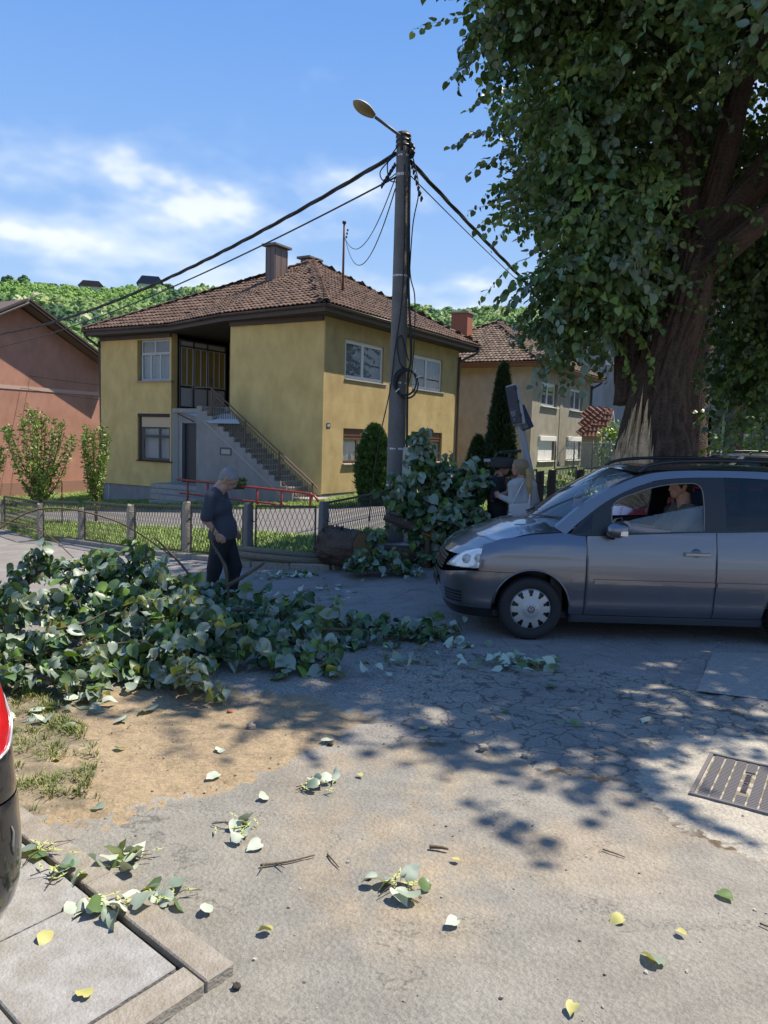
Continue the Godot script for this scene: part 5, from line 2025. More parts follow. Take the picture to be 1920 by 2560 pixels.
func wound(t: Node3D):
	# pale fibrous wood where a stem tore out of the foot of the trunk
	var st := mb(true)
	var na := 44
	var ny := 40
	var prof := [[0.0, 0.93], [0.9, 0.80], [2.3, 0.56], [3.0, 0.5]]
	var pt := func(i: int, j: int) -> Vector3:
		var u := float(i) / na
		var v := float(j) / ny
		var top := 0.95 + 1.45 * pow(maxf(0.0, 1.0 - absf(u - 0.36) * 1.55), 0.6) + 0.30 * noise_b.get_noise_1d(u * 26.0) + 0.22 * noise_b.get_noise_1d(u * 90.0)
		var y := lerpf(0.30 + 0.1 * noise_b.get_noise_1d(u * 15.0 + 50.0), top, v)
		var a := lerpf(1.78, 2.95, u) + 0.04 * noise.get_noise_2d(y * 2.0, 1.0) - 0.10 * v * (u - 0.3)
		var r := lerp_table(prof, y) * 1.10 + 0.03 * noise_b.get_noise_2d(u * 30.0, y * 1.3) + 0.018 * noise_b.get_noise_2d(u * 85.0, y * 2.5) - 0.09 * (1.0 - smoothstep(0.0, 0.16, minf(minf(u, 1.0 - u), 1.0 - v)))
		return Vector3(cos(a) * r, y, sin(a) * r)
	for i in na:
		for j in ny:
			quad(st, pt.call(i + 1, j), pt.call(i, j), pt.call(i, j + 1), pt.call(i + 1, j + 1))
	commit("torn_wood", st, M.torn_wood, t)
	st = mb()
	for k in 26:
		var a := 1.85 + 0.95 * rng.randf()
		var y := rng.randf_range(0.5, 1.5)
		var r := lerp_table(prof, y) * 1.04
		var l := rng.randf_range(0.12, 0.4)
		var r2 := lerp_table(prof, y + l) * 1.05 + rng.randf_range(0.0, 0.05)
		tube(st, [Vector3(cos(a) * r, y, sin(a) * r), Vector3(cos(a) * r2, y + l, sin(a) * r2)], [rng.randf_range(0.012, 0.03), 0.002], 5)
	commit("splinters", st, M.torn_wood, t, "stuff")

# ---------- smaller plants ----------
func build_small_plants():
	# feathery conifer twig
	var st := mb()
	for k in 16:
		var a := TAU * k / 16.0
		var r := 0.055 + 0.02 * (k % 3)
		var tip := Vector3(cos(a) * r, 0.05 + 0.11 * ((k % 4) / 3.0), sin(a) * r)
		var sd := Vector3(-sin(a), 0.3, cos(a)) * 0.012
		var b := tip * 0.15
		quad(st, b - sd * 0.3, (b + tip) * 0.5 - sd, tip, (b + tip) * 0.5 + sd)
	var tw := finish(st)
	conifer("thuja_bush", "small rounded thuja bush beside the pole at the yellow house corner", Vector3(-0.35, -0.1, -22.4), 2.40, 0.46, 0.7, tw, 2600, [Color(0.025, 0.075, 0.012), Color(0.075, 0.16, 0.03)])
	conifer("cypress", "tall dark pointed cypress in front of the beige house", Vector3(3.15, 0.3, -21.0), 3.72, 0.40, 0.3, tw, 3800, [Color(0.010, 0.030, 0.012), Color(0.032, 0.070, 0.020)])
	conifer("low_cypress", "low dark cypress bush at the left foot of the tall cypress", Vector3(2.55, 0.3, -21.2), 1.75, 0.36, 0.5, tw, 1300, [Color(0.014, 0.040, 0.012), Color(0.045, 0.095, 0.025)])
	# young fruit trees on the lawn
	fruit_tree("large bushy young fruit tree with upright shoots at the left lawn edge", Vector3(-9.4, -0.72, -20.6), 3.55, 0.95, 17, 101)
	fruit_tree("slim young fruit tree between the bushy one and the yellow house", Vector3(-8.35, -0.66, -21.9), 3.0, 0.55, 11, 202)
	fruit_tree("young fruit tree cut by the left picture edge", Vector3(-10.9, -0.8, -20.4), 2.9, 0.75, 12, 303)
	# lit shrub by the porch and low plants behind the right fence
	shrub("garden_shrub", "sunlit yellow-green shrub beside the small porch", Vector3(11.2, 0.55, -37.5), Vector3(1.0, 1.5, 0.8), 900, Color(0.10, 0.20, 0.02), Color(0.26, 0.38, 0.06), 1.3)
	shrub("fence_shrub", "low green shrub behind the dark fence near the leaning sign", Vector3(4.8, 0.45, -19.3), Vector3(0.9, 0.55, 0.5), 500, Color(0.06, 0.13, 0.02), Color(0.16, 0.26, 0.05), 0.8)
	shrub("clipped_hedge", "bright yellow-green bush behind the roof of the parked silver car", Vector3(15.6, 0.9, -33.0), Vector3(2.3, 1.35, 1.0), 1200, Color(0.13, 0.23, 0.02), Color(0.30, 0.42, 0.07), 1.4)
	var grp := thing("dark_tree", "dense dark green tree filling the background at the far right", "tree", Vector3(20.0, 0.6, -33.0))
	var s2 := mb(true)
	tube(s2, [Vector3(0, -0.5, 0), Vector3(0.1, 3, 0), Vector3(0.2, 7, 0)], [0.4, 0.3, 0.1], 10)
	commit("trunk", s2, M.bark, grp)
	var wh := []
	var co := []
	for k in 1500:
		var d := Vector3(rng.randfn(0, 1), rng.randfn(0, 1), rng.randfn(0, 1)).normalized() * pow(rng.randf(), 0.4)
		var p := Vector3(0, 8.0, 0) + d * Vector3(5.5, 5.5, 4.0)
		if p.y < 2.9 or noise.get_noise_3d(p.x * 0.4, p.y * 0.5, p.z * 0.4) < -0.25:
			continue
		wh.append(Transform3D(Basis(Vector3.UP, rng.randf() * TAU).scaled(Vector3.ONE * 1.7), p))
		co.append(Color(0.03, 0.07, 0.02).lerp(Color(0.07, 0.13, 0.03), rng.randf()))
	many("crown", sprays[0], M.leaf, wh, grp, co)
	var grp2 := thing("hedge_tree", "broad green tree behind the second lime trunk", "tree", Vector3(11.5, 0.5, -25.5))
	s2 = mb(true)
	tube(s2, [Vector3(0, -0.5, 0), Vector3(0.1, 3, 0), Vector3(0.2, 6, 0)], [0.35, 0.25, 0.1], 10)
	commit("trunk", s2, M.bark, grp2)
	wh = []
	co = []
	for k in 1500:
		var d := Vector3(rng.randfn(0, 1), rng.randfn(0, 1), rng.randfn(0, 1)).normalized() * pow(rng.randf(), 0.4)
		var p := Vector3(0.6, 7.2, 0) + d * Vector3(4.0, 4.6, 3.0)
		if p.y < 3.4 or noise.get_noise_3d(p.x * 0.4, p.y * 0.5 + 9, p.z * 0.4) < -0.22:
			continue
		wh.append(Transform3D(Basis(Vector3.UP, rng.randf() * TAU).scaled(Vector3.ONE * 1.4), p))
		co.append(Color(0.05, 0.11, 0.025).lerp(Color(0.13, 0.22, 0.045), rng.randf()))
	many("crown", sprays[1], M.leaf, wh, grp2, co)

func conifer(called: String, label: String, p: Vector3, hgt: float, r: float, blunt: float, tw: Mesh, n: int, c: Array):
	var t := thing(called, label, "conifer", p)
	var st := mb(true)
	tube(st, [Vector3(0, -0.3, 0), Vector3(0, hgt * 0.7, 0)], [0.05, 0.02], 6)
	commit("trunk", st, M.bark, t)
	# dark inner body so that the dense foliage is not see-through
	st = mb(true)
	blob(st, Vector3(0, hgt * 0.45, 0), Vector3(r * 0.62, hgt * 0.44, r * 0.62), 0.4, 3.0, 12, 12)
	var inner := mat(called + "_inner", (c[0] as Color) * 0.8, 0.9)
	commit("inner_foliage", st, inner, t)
	var wh := []
	var co := []
	for k in n:
		var v := rng.randf()
		var prof := pow(sin(PI * clampf(0.10 + v * 0.9, 0, 1)), 0.55) if blunt > 0.6 else pow(1.0 - v, 0.72) * (0.75 + 0.5 * smoothstep(0.0, 0.12, v))
		var a := rng.randf() * TAU
		var rr := r * prof * (0.78 + 0.30 * rng.randf() + 0.28 * noise.get_noise_3d(cos(a) * 1.6, v * 7.0 + p.x, sin(a) * 1.6))
		var q := Vector3(cos(a) * rr, v * hgt, sin(a) * rr)
		var up := (Vector3(cos(a) * 0.55, 1.0, sin(a) * 0.55) + Vector3(rng.randfn(0, 0.25), 0, rng.randfn(0, 0.25))).normalized()
		var xx := up.cross(Vector3(0.3, 0.1, 1)).normalized()
		wh.append(Transform3D(Basis(xx, up, xx.cross(up)).rotated(up, rng.randf() * TAU).scaled(Vector3.ONE * rng.randf_range(0.7, 1.25)), q))
		co.append(c[0].lerp(c[1], clampf(rng.randf() * 0.8 + 0.3 * noise.get_noise_3d(q.x * 4, q.y * 4, q.z * 4), 0, 1)))
	many("foliage", tw, M.conifer, wh, t, co)

func fruit_tree(label: String, p: Vector3, hgt: float, spread: float, shoots: int, sd: int):
	rng.seed = sd
	var t := thing("fruit_tree", label, "tree", p, 0.0, "young fruit trees on the lawn")
	var st := mb(true)
	tube(st, [Vector3(0, -0.1, 0), Vector3(0.02, hgt * 0.2, 0), Vector3(0, hgt * 0.32, 0.02)], [0.05, 0.042, 0.035], 8)
	commit("trunk", st, M.twig, t)
	st = mb(true)
	var wh := []
	var co := []
	var lf := mb(true)
	tri(lf, Vector3(0, 0, 0), Vector3(0.016, 0.03, 0.006), Vector3(0, 0.07, -0.01))
	tri(lf, Vector3(0, 0, 0), Vector3(0, 0.07, -0.01), Vector3(-0.016, 0.03, 0.006))
	var lm := finish(lf)
	for k in shoots:
		var a := TAU * (k + rng.randf() * 0.7) / shoots
		var s := rng.randf_range(0.25, 1.0) * spread
		var l := hgt * (1.0 - 0.35 * (s / spread) * rng.randf_range(0.5, 1.2))
		var y0 := hgt * rng.randf_range(0.12, 0.34)
		var pts := curve([Vector3(0, y0, 0), Vector3(cos(a) * s * 0.55, lerpf(y0, l, 0.4), sin(a) * s * 0.55), Vector3(cos(a) * s, l, sin(a) * s)], 8)
		var rr := []
		for i in pts.size():
			rr.append(lerpf(0.022, 0.004, float(i) / pts.size()))
		tube(st, pts, rr, 5)
		for i in range(2, pts.size()):
			for m in 15:
				var q: Vector3 = pts[i].lerp(pts[i - 1], rng.randf()) + Vector3(rng.randfn(0, 0.045), rng.randfn(0, 0.04), rng.randfn(0, 0.045))
				var dir := Vector3(rng.randfn(0, 1), rng.randfn(0.5, 0.6), rng.randfn(0, 1)).normalized()
				var xx := dir.cross(Vector3(rng.randfn(0, 1), 0.4, rng.randfn(0, 1))).normalized()
				wh.append(Transform3D(Basis(xx, dir, xx.cross(dir)).scaled(Vector3.ONE * rng.randf_range(1.0, 1.9)), q))
				co.append(Color(0.11, 0.20, 0.03).lerp(Color(0.30, 0.40, 0.08), rng.randf()) if rng.randf() > 0.12 else Color(0.16, 0.11, 0.05))
	commit("shoots", st, M.twig, t, "stuff")
	many("leaves", lm, M.leaf, wh, t, co)

func shrub(called: String, label: String, p: Vector3, r: Vector3, n: int, c0: Color, c1: Color, ls: float):
	var t := thing(called, label, "shrub", p)
	var st := mb(true)
	for k in 6:
		var a := TAU * k / 6.0
		tube(st, [Vector3(0, -0.2, 0), Vector3(cos(a) * r.x * 0.4, r.y * 0.5, sin(a) * r.z * 0.4), Vector3(cos(a) * r.x * 0.7, r.y * 0.9, sin(a) * r.z * 0.7)], [0.03, 0.02, 0.01], 5)
	commit("stems", st, M.twig, t, "stuff")
	var wh := []
	var co := []
	var lm := leaf_mesh(0)
	for k in n:
		var d := Vector3(rng.randfn(0, 1), rng.randfn(0, 1), rng.randfn(0, 1)).normalized() * pow(rng.randf(), 0.3)
		if noise.get_noise_3d(d.x * 2 + p.x, d.y * 2, d.z * 2) < -0.3:
			continue
		var q := d * r + Vector3(0, r.y * 0.75, 0)
		var dir := (d + Vector3(rng.randfn(0, 0.6), rng.randfn(0, 0.6), rng.randfn(0, 0.6))).normalized()
		var xx := dir.cross(Vector3(0.2, 1, 0.1)).normalized()
		wh.append(Transform3D(Basis(xx, dir, xx.cross(dir)).scaled(Vector3.ONE * ls * rng.randf_range(0.7, 1.3)), q))
		co.append(c0.lerp(c1, rng.randf()))
	many("leaves", lm, M.leaf, wh, t, co)

# ---------- fences ----------
const POSTS := [Vector2(-10.76, -21.36), Vector2(-8.14, -17.9), Vector2(-6.69, -16.75), Vector2(-5.0, -14.93), Vector2(-3.61, -13.83), Vector2(-2.27, -12.67), Vector2(-0.98, -12.27), Vector2(0.35, -15.2)]

func wire_panel(parent: Node, a: Vector3, b: Vector3, h0: float, h1: float, m: Material):
	# angle-iron frame with slanting expanded mesh
	var p := Node3D.new()
	p.name = "panel"
	parent.add_child(p, true)
	var u := (b - a)
	var l := u.length()
	u /= l
	var st := mb()
	var lo := 0.09
	bar(st, a + Vector3(0, lo, 0), b + Vector3(0, lo, 0), 0.022, 0.03)
	bar(st, a + Vector3(0, h0, 0), b + Vector3(0, h1, 0), 0.024, 0.034)
	bar(st, a + Vector3(0, lo, 0), a + Vector3(0, h0, 0), 0.024, 0.024, 0.0, u)
	bar(st, b + Vector3(0, lo, 0), b + Vector3(0, h1, 0), 0.024, 0.024, 0.0, u)
	commit("frame", st, M.steel_dark, p)
	st = mb()
	var step := 0.088
	var k := -30
	while k * step < l + 1.0:
		for s in [-1, 1]:
			# line u = k*step + s*0.42*v
			var v0 := lo
			var v1 := minf(h0, h1)
			var x0 = k * step + s * 0.42 * v0
			var x1 = k * step + s * 0.42 * v1
			var t0 := 0.0
			var t1 := 1.0
			var dx = x1 - x0
			for c in [[-dx, x0], [dx, l - x0]]:
				if c[0] < 0.0:
					t0 = maxf(t0, c[1] / c[0])
				elif c[0] > 0.0:
					t1 = minf(t1, c[1] / c[0])
			if t0 < t1 - 0.02:
				var f := func(t: float) -> Vector3:
					var x := lerpf(x0, x1, t)
					return a.lerp(b, x / l) + Vector3(0, lerpf(v0, v1, t) * lerpf(h0, h1, x / l) / v1, 0)
				bar(st, f.call(t0), f.call(t1), 0.0065, 0.0065)
		k += 1
	commit("wire_mesh", st, M.steel_dark, p, "stuff")

func concrete_post(called: String, label: String, at_p: Vector3, h: float, sd: int, m: Material, group: String):
	var t := thing(called, label, "fence post", at_p, 0.75, group)
	var st := mb()
	var rings := []
	for i in 9:
		var y := -0.15 + (h + 0.15) * i / 8.0
		var ring := []
		for j in 12:
			var a := TAU * (j + 0.5) / 12.0
			var sq := 0.068 / maxf(absf(cos(a)), absf(sin(a)))
			sq = minf(sq, 0.086)
			var r := sq * (1.0 + 0.10 * noise.get_noise_3d(cos(a) * 2 + sd, y * 5.0, sin(a) * 2)) * (0.86 if i == 8 else 1.0)
			ring.append(Vector3(cos(a) * r, y + (0.03 * noise_b.get_noise_2d(j * 1.3, sd) if i == 8 else 0.0), -sin(a) * r))
		rings.append(ring)
	skin(st, rings)
	commit("shaft", st, m, t)
	st = mb()
	bar(st, Vector3(0.0, h * 0.72, 0.08), Vector3(0.09, h * 0.68, 0.05), 0.012, 0.012)
	bar(st, Vector3(0.0, h * 0.25, 0.08), Vector3(0.09, h * 0.28, 0.05), 0.012, 0.012)
	commit("tie_wire", st, M.steel_dark, t)

func build_fences():
	var f := thing("garden_fence", "wire mesh fence panels in dark frames along the yellow house's lawn", "fence")
	var words := ["concrete fence post at the far left picture edge", "slim concrete fence post, second from the left", "short concrete fence post with a rusty iron beside it, third from the left", "weathered concrete fence post left of the leafy pile's tallest twigs", "crumbling pale concrete fence post just left of the man", "dark mossy concrete fence post just right of the man", "dark concrete fence post at the corner by the fat log", "dark post half hidden by leaves beside the lamp pole"]
	for i in POSTS.size():
		var h: float = [0.84, 0.86, 0.78, 0.92, 0.98, 0.98, 0.97, 0.9][i]
		concrete_post("fence_post", words[i], on(POSTS[i].x, POSTS[i].y), h, i * 5, M.old_concrete if i < 5 else M.pole_concrete, "concrete posts of the garden fence")
	for i in POSTS.size() - 1:
		var d: Vector2 = (POSTS[i + 1] - POSTS[i]).normalized()
		var a: Vector2 = POSTS[i] + d * 0.14
		var b: Vector2 = POSTS[i + 1] - d * 0.14
		var n := 1
		for k in n:
			wire_panel(f, on(a.x, a.y), on(b.x, b.y), 0.93 if i < 6 else 0.95, 0.90 if i < 6 else 1.0, M.steel_dark)
	# low kerb between the fence and the road
	var kr := Node3D.new()
	kr.name = "roadside_kerb"
	add_child(kr)
	kr.set_meta("kind", "structure")
	var line := [Vector2(-9.8, -20.6), Vector2(-7.3, -17.3), Vector2(-4.6, -14.5), Vector2(-2.1, -12.2), Vector2(-0.8, -11.75), Vector2(0.3, -12.4), Vector2(1.6, -13.6)]
	for i in line.size() - 1:
		var a: Vector2 = line[i]
		var b: Vector2 = line[i + 1]
		var n := int(ceil((b - a).length()))
		for k in n:
			var p := a.lerp(b, (k + 0.004) / n)
			var q := a.lerp(b, (k + 0.996) / n)
			var st := mb()
			bar(st, on(p.x, p.y, 0.0), on(q.x, q.y, 0.0), 0.14, 0.16, 0.015)
			commit("kerb_stone", st, M.old_concrete, kr)
	# dark fence to the right, behind the reporter
	var g := thing("yard_fence", "dark wire mesh fence panels in front of the beige house", "fence")
	var ps := [Vector2(2.6, -15.9), Vector2(3.35, -16.4), Vector2(3.62, -16.55), Vector2(4.35, -17.0), Vector2(5.1, -17.5), Vector2(5.9, -18.0)]
	var w2 := ["dark rough fence post right behind the reporter's ponytail", "dark rough fence post in the middle of the pair behind the leaning sign", "dark rough fence post on the right of the pair behind the leaning sign", "dark broad fence post between the sign and the lime trunk", "dark fence post nearest the torn lime trunk", "dark fence post behind the lime trunk"]
	for i in ps.size():
		concrete_post("yard_post", w2[i], on(ps[i].x, ps[i].y), 1.0, 60 + i * 7, M.dark_post if M.has("dark_post") else mat("dark_post", Color(0.055, 0.047, 0.038), 0.95, T.grain, 2.0, T.lump, 1.5), "dark posts of the yard fence")
	for i in ps.size() - 1:
		if i == 1:
			continue
		var d: Vector2 = (ps[i + 1] - ps[i]).normalized()
		wire_panel(g, on(ps[i].x + d.x * 0.12, ps[i].y + d.y * 0.12), on(ps[i + 1].x - d.x * 0.12, ps[i + 1].y - d.y * 0.12), 1.02, 1.06, M.steel_dark)
	# low wire fence further back in the yard
	var b2 := thing("wire_fence", "thin bent wire fence on light posts below the beige house windows", "fence")
	var st := mb(true)
	var q0 := Vector3(7.0, 0.75, -31.5)
	var q1 := Vector3(11.5, 0.9, -34.0)
	for k in 6:
		var p := q0.lerp(q1, k / 5.0)
		tube(st, [p - Vector3(0, 0.3, 0), p + Vector3(0, 1.35, 0)], 0.03, 6)
	commit("posts", st, M.steel_dark, b2)
	st = mb()
	for k in 60:
		var p := q0.lerp(q1, k / 60.0)
		bar(st, p, p + Vector3(0.35, 1.25, 0.0), 0.008, 0.008)
		bar(st, p + Vector3(0.35, 0, 0), p + Vector3(0, 1.25, 0), 0.008, 0.008)
	bar(st, q0 + Vector3(0, 1.27, 0), q1 + Vector3(0, 1.27, 0), 0.012, 0.012)
	commit("wire_mesh", st, M.galvanised, b2, "stuff")
	var gp := thing("garden_stake", "thin rusty iron stake standing on the lawn between the young fruit trees", "stake", on(-9.2, -21.6))
	st = mb(true)
	tube(st, [Vector3(0, -0.1, 0), Vector3(0, 1.25, 0)], 0.018, 6)
	commit("stake", st, M.rust, gp)

# ---------- lamp pole and cables ----------
const PB := Vector3(0.215, 0.0, -14.62)
const PT := Vector3(0.155, 7.60, -14.62)

func pole_at(y: float, side := 0.0, front := 0.0) -> Vector3:
	var t := y / 7.6
	var c := PB.lerp(PT, t)
	var r := lerpf(0.188, 0.122, t)
	return c + Vector3(side * r, 0, front * r)

func cable(called: String, label: String, pts: Array, r: float, twist := 0):
	var t := thing(called, label, "cable")
	if twist == 0:
		var st := mb(true)
		tube(st, pts, r, 6)
		commit("wire", st, M.cable, t)
		return
	for k in twist:
		var st := mb(true)
		var q := []
		for i in pts.size():
			var d: Vector3 = (pts[mini(i + 1, pts.size() - 1)] - pts[maxi(i - 1, 0)]).normalized()
			var s := d.cross(Vector3.UP).normalized()
			var u := s.cross(d)
			var a := TAU * k / twist + i * 0.9
			q.append(pts[i] + (s * cos(a) + u * sin(a)) * r * 1.1)
		tube(st, q, r, 5)
		commit("strand", st, M.cable, t)

func build_pole():
	var p := thing("lamp_pole", "tall dark concrete pole with a street lamp and tangled black cables", "lamp pole", PB)
	var o := PB
	var st := mb(true)
	var prof := []
	for i in 20:
		var y := 7.6 * i / 19.0
		prof.append(Vector2(lerpf(0.188, 0.122, y / 7.6), y))
	var rings := []
	for q in prof:
		var ring := []
		for j in 28:
			var a := TAU * j / 28
			ring.append(Vector3(cos(a) * q.x + (PT.x - PB.x) * q.y / 7.6, q.y - (0.3 if q.y == 0.0 else 0.0), -sin(a) * q.x))
		rings.append(ring)
	skin(st, rings)
	commit("shaft", st, M.pole_concrete, p)
	# white ties and paint rings, broken here and there
	for y in [1.10, 1.80, 3.04, 5.02, 6.84, 7.18]:
		st = mb()
		for j in 26:
			if rng.randf() < 0.25:
				continue
			var a0 := TAU * j / 26.0
			var a1 := TAU * (j + 0.8) / 26.0
			var c := pole_at(y) - o
			var r := lerpf(0.188, 0.122, y / 7.6) + 0.004
			var hh := 0.010 + 0.012 * rng.randf() * (3.0 if y == 6.84 else 1.0)
			quad(st, c + Vector3(cos(a0) * r, -hh, sin(a0) * r), c + Vector3(cos(a0) * r, hh, sin(a0) * r), c + Vector3(cos(a1) * r, hh, sin(a1) * r), c + Vector3(cos(a1) * r, -hh, sin(a1) * r))
		commit("white_tie", st, M.white_paint, p)
	# head fittings
	st = mb(true)
	for k in 3:
		lathe(st, [Vector2(0.0, -0.02), Vector2(0.142, -0.02), Vector2(0.142, 0.02), Vector2(0.0, 0.02)], at(pole_at(7.36 + 0.09 * k) - o), 20)
	for k in 9:
		blob(st, pole_at(7.2 + rng.randf() * 0.3, rng.randf_range(0.6, 1.6), rng.randf_range(0.2, 0.9)) - o, Vector3(0.04, 0.05, 0.04) * rng.randf_range(0.6, 1.3), 0.5, 2.0, 5, 7, k)
	commit("clamp", st, M.black_plastic, p)
	# street lamp
	var arm_a := pole_at(7.5, -0.4, 0.9) - o
	var arm_b := Vector3(-0.37, 7.72, -14.25) - o
	st = mb(true)
	tube(st, [arm_a + Vector3(0.02, -0.25, 0), arm_a, arm_b], 0.028, 10)
	commit("arm", st, M.steel_dark, p)
	var head := Node3D.new()
	head.name = "lamp_head"
	p.add_child(head, true)
	var dirv := (arm_b - arm_a).normalized()
	var zz := -dirv
	var xx := Vector3.UP.cross(zz).normalized()
	head.transform = Transform3D(Basis(xx, zz.cross(xx), zz).rotated(dirv, 0.35), arm_b + dirv * 0.02)
	# body: flattened egg, upper half; glass bowl below (local -z is outwards)
	for part in 2:
		st = mb(true)
		var rr := []
		for i in 15:
			var u := i / 14.0
			var z := -0.46 * u
			var w := 0.135 * pow(sin(PI * clampf(0.12 + u * 0.88, 0, 1)), 0.6) * (0.75 + 0.4 * u)
			var hgt := w * (0.62 if part == 0 else -0.52)
			var ring := []
			for j in 11:
				var a := PI * j / 10.0
				ring.append(Vector3(cos(a) * w, sin(a) * hgt, z))
			rr.append(ring)
		skin(st, rr, false, false)
		commit("housing" if part == 0 else "bowl", st, M.lamp_body if part == 0 else M.lamp_glass, head)
	# meter box
	var bx := thing("cable_box", "beige metal cable box strapped to the lamp pole behind the leaves", "junction box", pole_at(1.52, 1.35, 0.55))
	st = mb()
	box(st, Vector3(0.36, 0.62, 0.20), at(Vector3(0.08, 0, 0), -0.3), 0.012)
	commit("box", st, M.box_beige, bx)
	st = mb()
	box(st, Vector3(0.31, 0.56, 0.01), at(Vector3(0.08, 0, 0), -0.3) * at(Vector3(0, 0, 0.103)), 0.004)
	commit("door", st, M.box_beige, bx)
	# long spans
	var farl := Vector3(-15.0, 5.62, -30.0)
	var a := pole_at(7.22, -1.0, 0.2)
	var ext := farl + (farl - a) * 0.5 + Vector3(0, 0.5, 0)
	var pts := hang(a, farl, 0.55, 60)
	pts.append_array(hang(farl, ext, 0.2, 16).slice(1))
	cable("twisted_cable", "thick twisted black cable running from the pole to the upper left", pts, 0.022, 3)
	var b := pole_at(6.80, -1.0, 0.3)
	var farb := Vector3(-15.0, 5.12, -30.0)
	pts = hang(b, farb, 0.37, 40)
	pts.append_array(hang(farb, farb + (farb - b) * 0.5 + Vector3(0, 0.5, 0), 0.2, 10).slice(1))
	cable("thin_cable", "thinner single black cable below the twisted one on the left", pts, 0.017)
	var c := pole_at(7.10, 1.0, 0.3)
	pts = hang(c, Vector3(12.9, 5.25, -40.0), 0.25, 60)
	pts.append_array(hang(Vector3(12.9, 5.25, -40.0), Vector3(20, 5.2, -55), 0.2, 10).slice(1))
	cable("twisted_cable", "thick twisted black cable running from the pole down to the right", pts, 0.022, 3)
	cable("thin_cable", "thin black wire close above the right-hand twisted cable", hang(pole_at(6.85, 1.0, 0.3), Vector3(14.5, 7.0, -47.0), 0.45, 40), 0.011)
	var mast := hp(1.3, -2.86, 9.2)
	cable("drop_cable", "upper of two slack service wires between the pole and the roof mast", hang(pole_at(6.85, -0.9, 0.2), mast, 0.85, 30), 0.011)
	cable("drop_cable", "lower of two slack service wires between the pole and the roof mast", hang(pole_at(6.60, -1.0, 0.2), mast + Vector3(0.05, -0.1, 0), 1.15, 30), 0.012)
	# wall wires on the pink house
	cable("wall_cable", "thin wire strung in front of the pink gable wall", hang(Vector3(-24, 5.6, -36.5), hp(12.7, -6, 3.9), 0.3, 20), 0.012)
	cable("wall_cable", "lower thin wire strung in front of the pink gable wall", hang(Vector3(-24, 5.2, -36.5), hp(12.7, -5, 3.2), 0.35, 20), 0.012)
	# cables down the pole, the spare coil
	var dn := thing("pole_wiring", "black cables running down the right side of the pole to the box", "cable")
	var runs := [[pole_at(7.3, 0.9, 0.5), pole_at(5.0, 1.05, 0.4), pole_at(3.6, 1.5, 0.6), pole_at(3.1, 1.15, 0.7), pole_at(1.8, 1.15, 0.6)],
		[pole_at(7.0, 1.1, 0.3), pole_at(5.2, 1.2, 0.3), pole_at(4.6, 1.9, 0.4), pole_at(3.5, 1.75, 0.6), pole_at(3.0, 1.2, 0.8)],
		[pole_at(7.0, 0.2, 1.03), pole_at(5.8, 0.4, 1.03), pole_at(4.6, 0.25, 1.04), pole_at(3.6, -0.5, 1.04), pole_at(2.9, -0.9, 0.9), Vector3(-0.12, 2.0, -14.5), Vector3(-0.25, 0.9, -14.6), Vector3(-0.3, 0.0, -14.6)],
		[pole_at(7.3, 1.1, 0.6), pole_at(6.6, 2.3, 0.4), pole_at(5.9, 1.5, 0.4), pole_at(4.6, 1.05, 0.4)],
		[pole_at(7.35, -0.8, 0.6), pole_at(7.05, -2.2, 0.5), pole_at(6.75, -1.9, 0.5), pole_at(6.7, -0.9, 0.6)],
		[pole_at(7.2, -1.0, 0.6), pole_at(6.9, -3.2, 0.4), pole_at(6.72, -2.6, 0.4), pole_at(6.85, -1.0, 0.6)],
		[pole_at(1.8, 1.1, 0.5), pole_at(0.9, 1.05, 0.5), pole_at(0.1, 1.1, 0.5)],
		[pole_at(3.45, 1.2, 0.8), pole_at(3.9, 0.3, 1.1), pole_at(3.75, -0.2, 1.15), pole_at(3.4, 0.2, 1.1), pole_at(3.3, 1.0, 0.9)]]
	for k in runs.size():
		st = mb(true)
		tube(st, curve(runs[k], 7), 0.022 if k == 0 else 0.011, 6)
		commit("wire", st, M.cable, dn)
	for k in 14:
		st = mb(true)
		var s := -1.0 if k < 7 else 1.0
		var q := pole_at(7.0 - (0.06 * (k % 7)) * (1.0 if s < 0 else 1.6), s * (1.4 + 0.22 * (k % 7)) if s > 0 else -1.2 - 0.28 * (k % 7), 0.5)
		tube(st, [q + Vector3(0, 0.05, 0), q, q - Vector3(0.01, 0.06, 0)], [0.012, 0.03, 0.012], 6)
		commit("connector", st, M.black_plastic, dn)
	var coil := thing("cable_coil", "coil of spare black cable tied to the pole at window height", "cable coil", pole_at(3.06, 1.0, 1.15))
	for k in 6:
		st = mb(true)
		var q := []
		var r := 0.235 - 0.012 * (k % 3)
		for i in 29:
			var t := TAU * i / 28.0
			q.append(Vector3(cos(t) * r * 0.92 + 0.012 * (k - 3), sin(t) * r * (1.05 + 0.03 * k) - 0.012 * k, 0.012 * (k % 3) + 0.02 * sin(t * 2 + k)))
		tube(st, q, 0.0105, 6)
		commit("loop", st, M.cable, coil)
	st = mb()
	for t in [0.4, 0.9, 3.9]:
		box(st, Vector3(0.10, 0.02, 0.06), Transform3D(Basis(Vector3(0, 0, 1), t), Vector3(cos(t) * 0.23, sin(t) * 0.24, 0.01)))
	commit("tie", st, M.white_paint, coil)

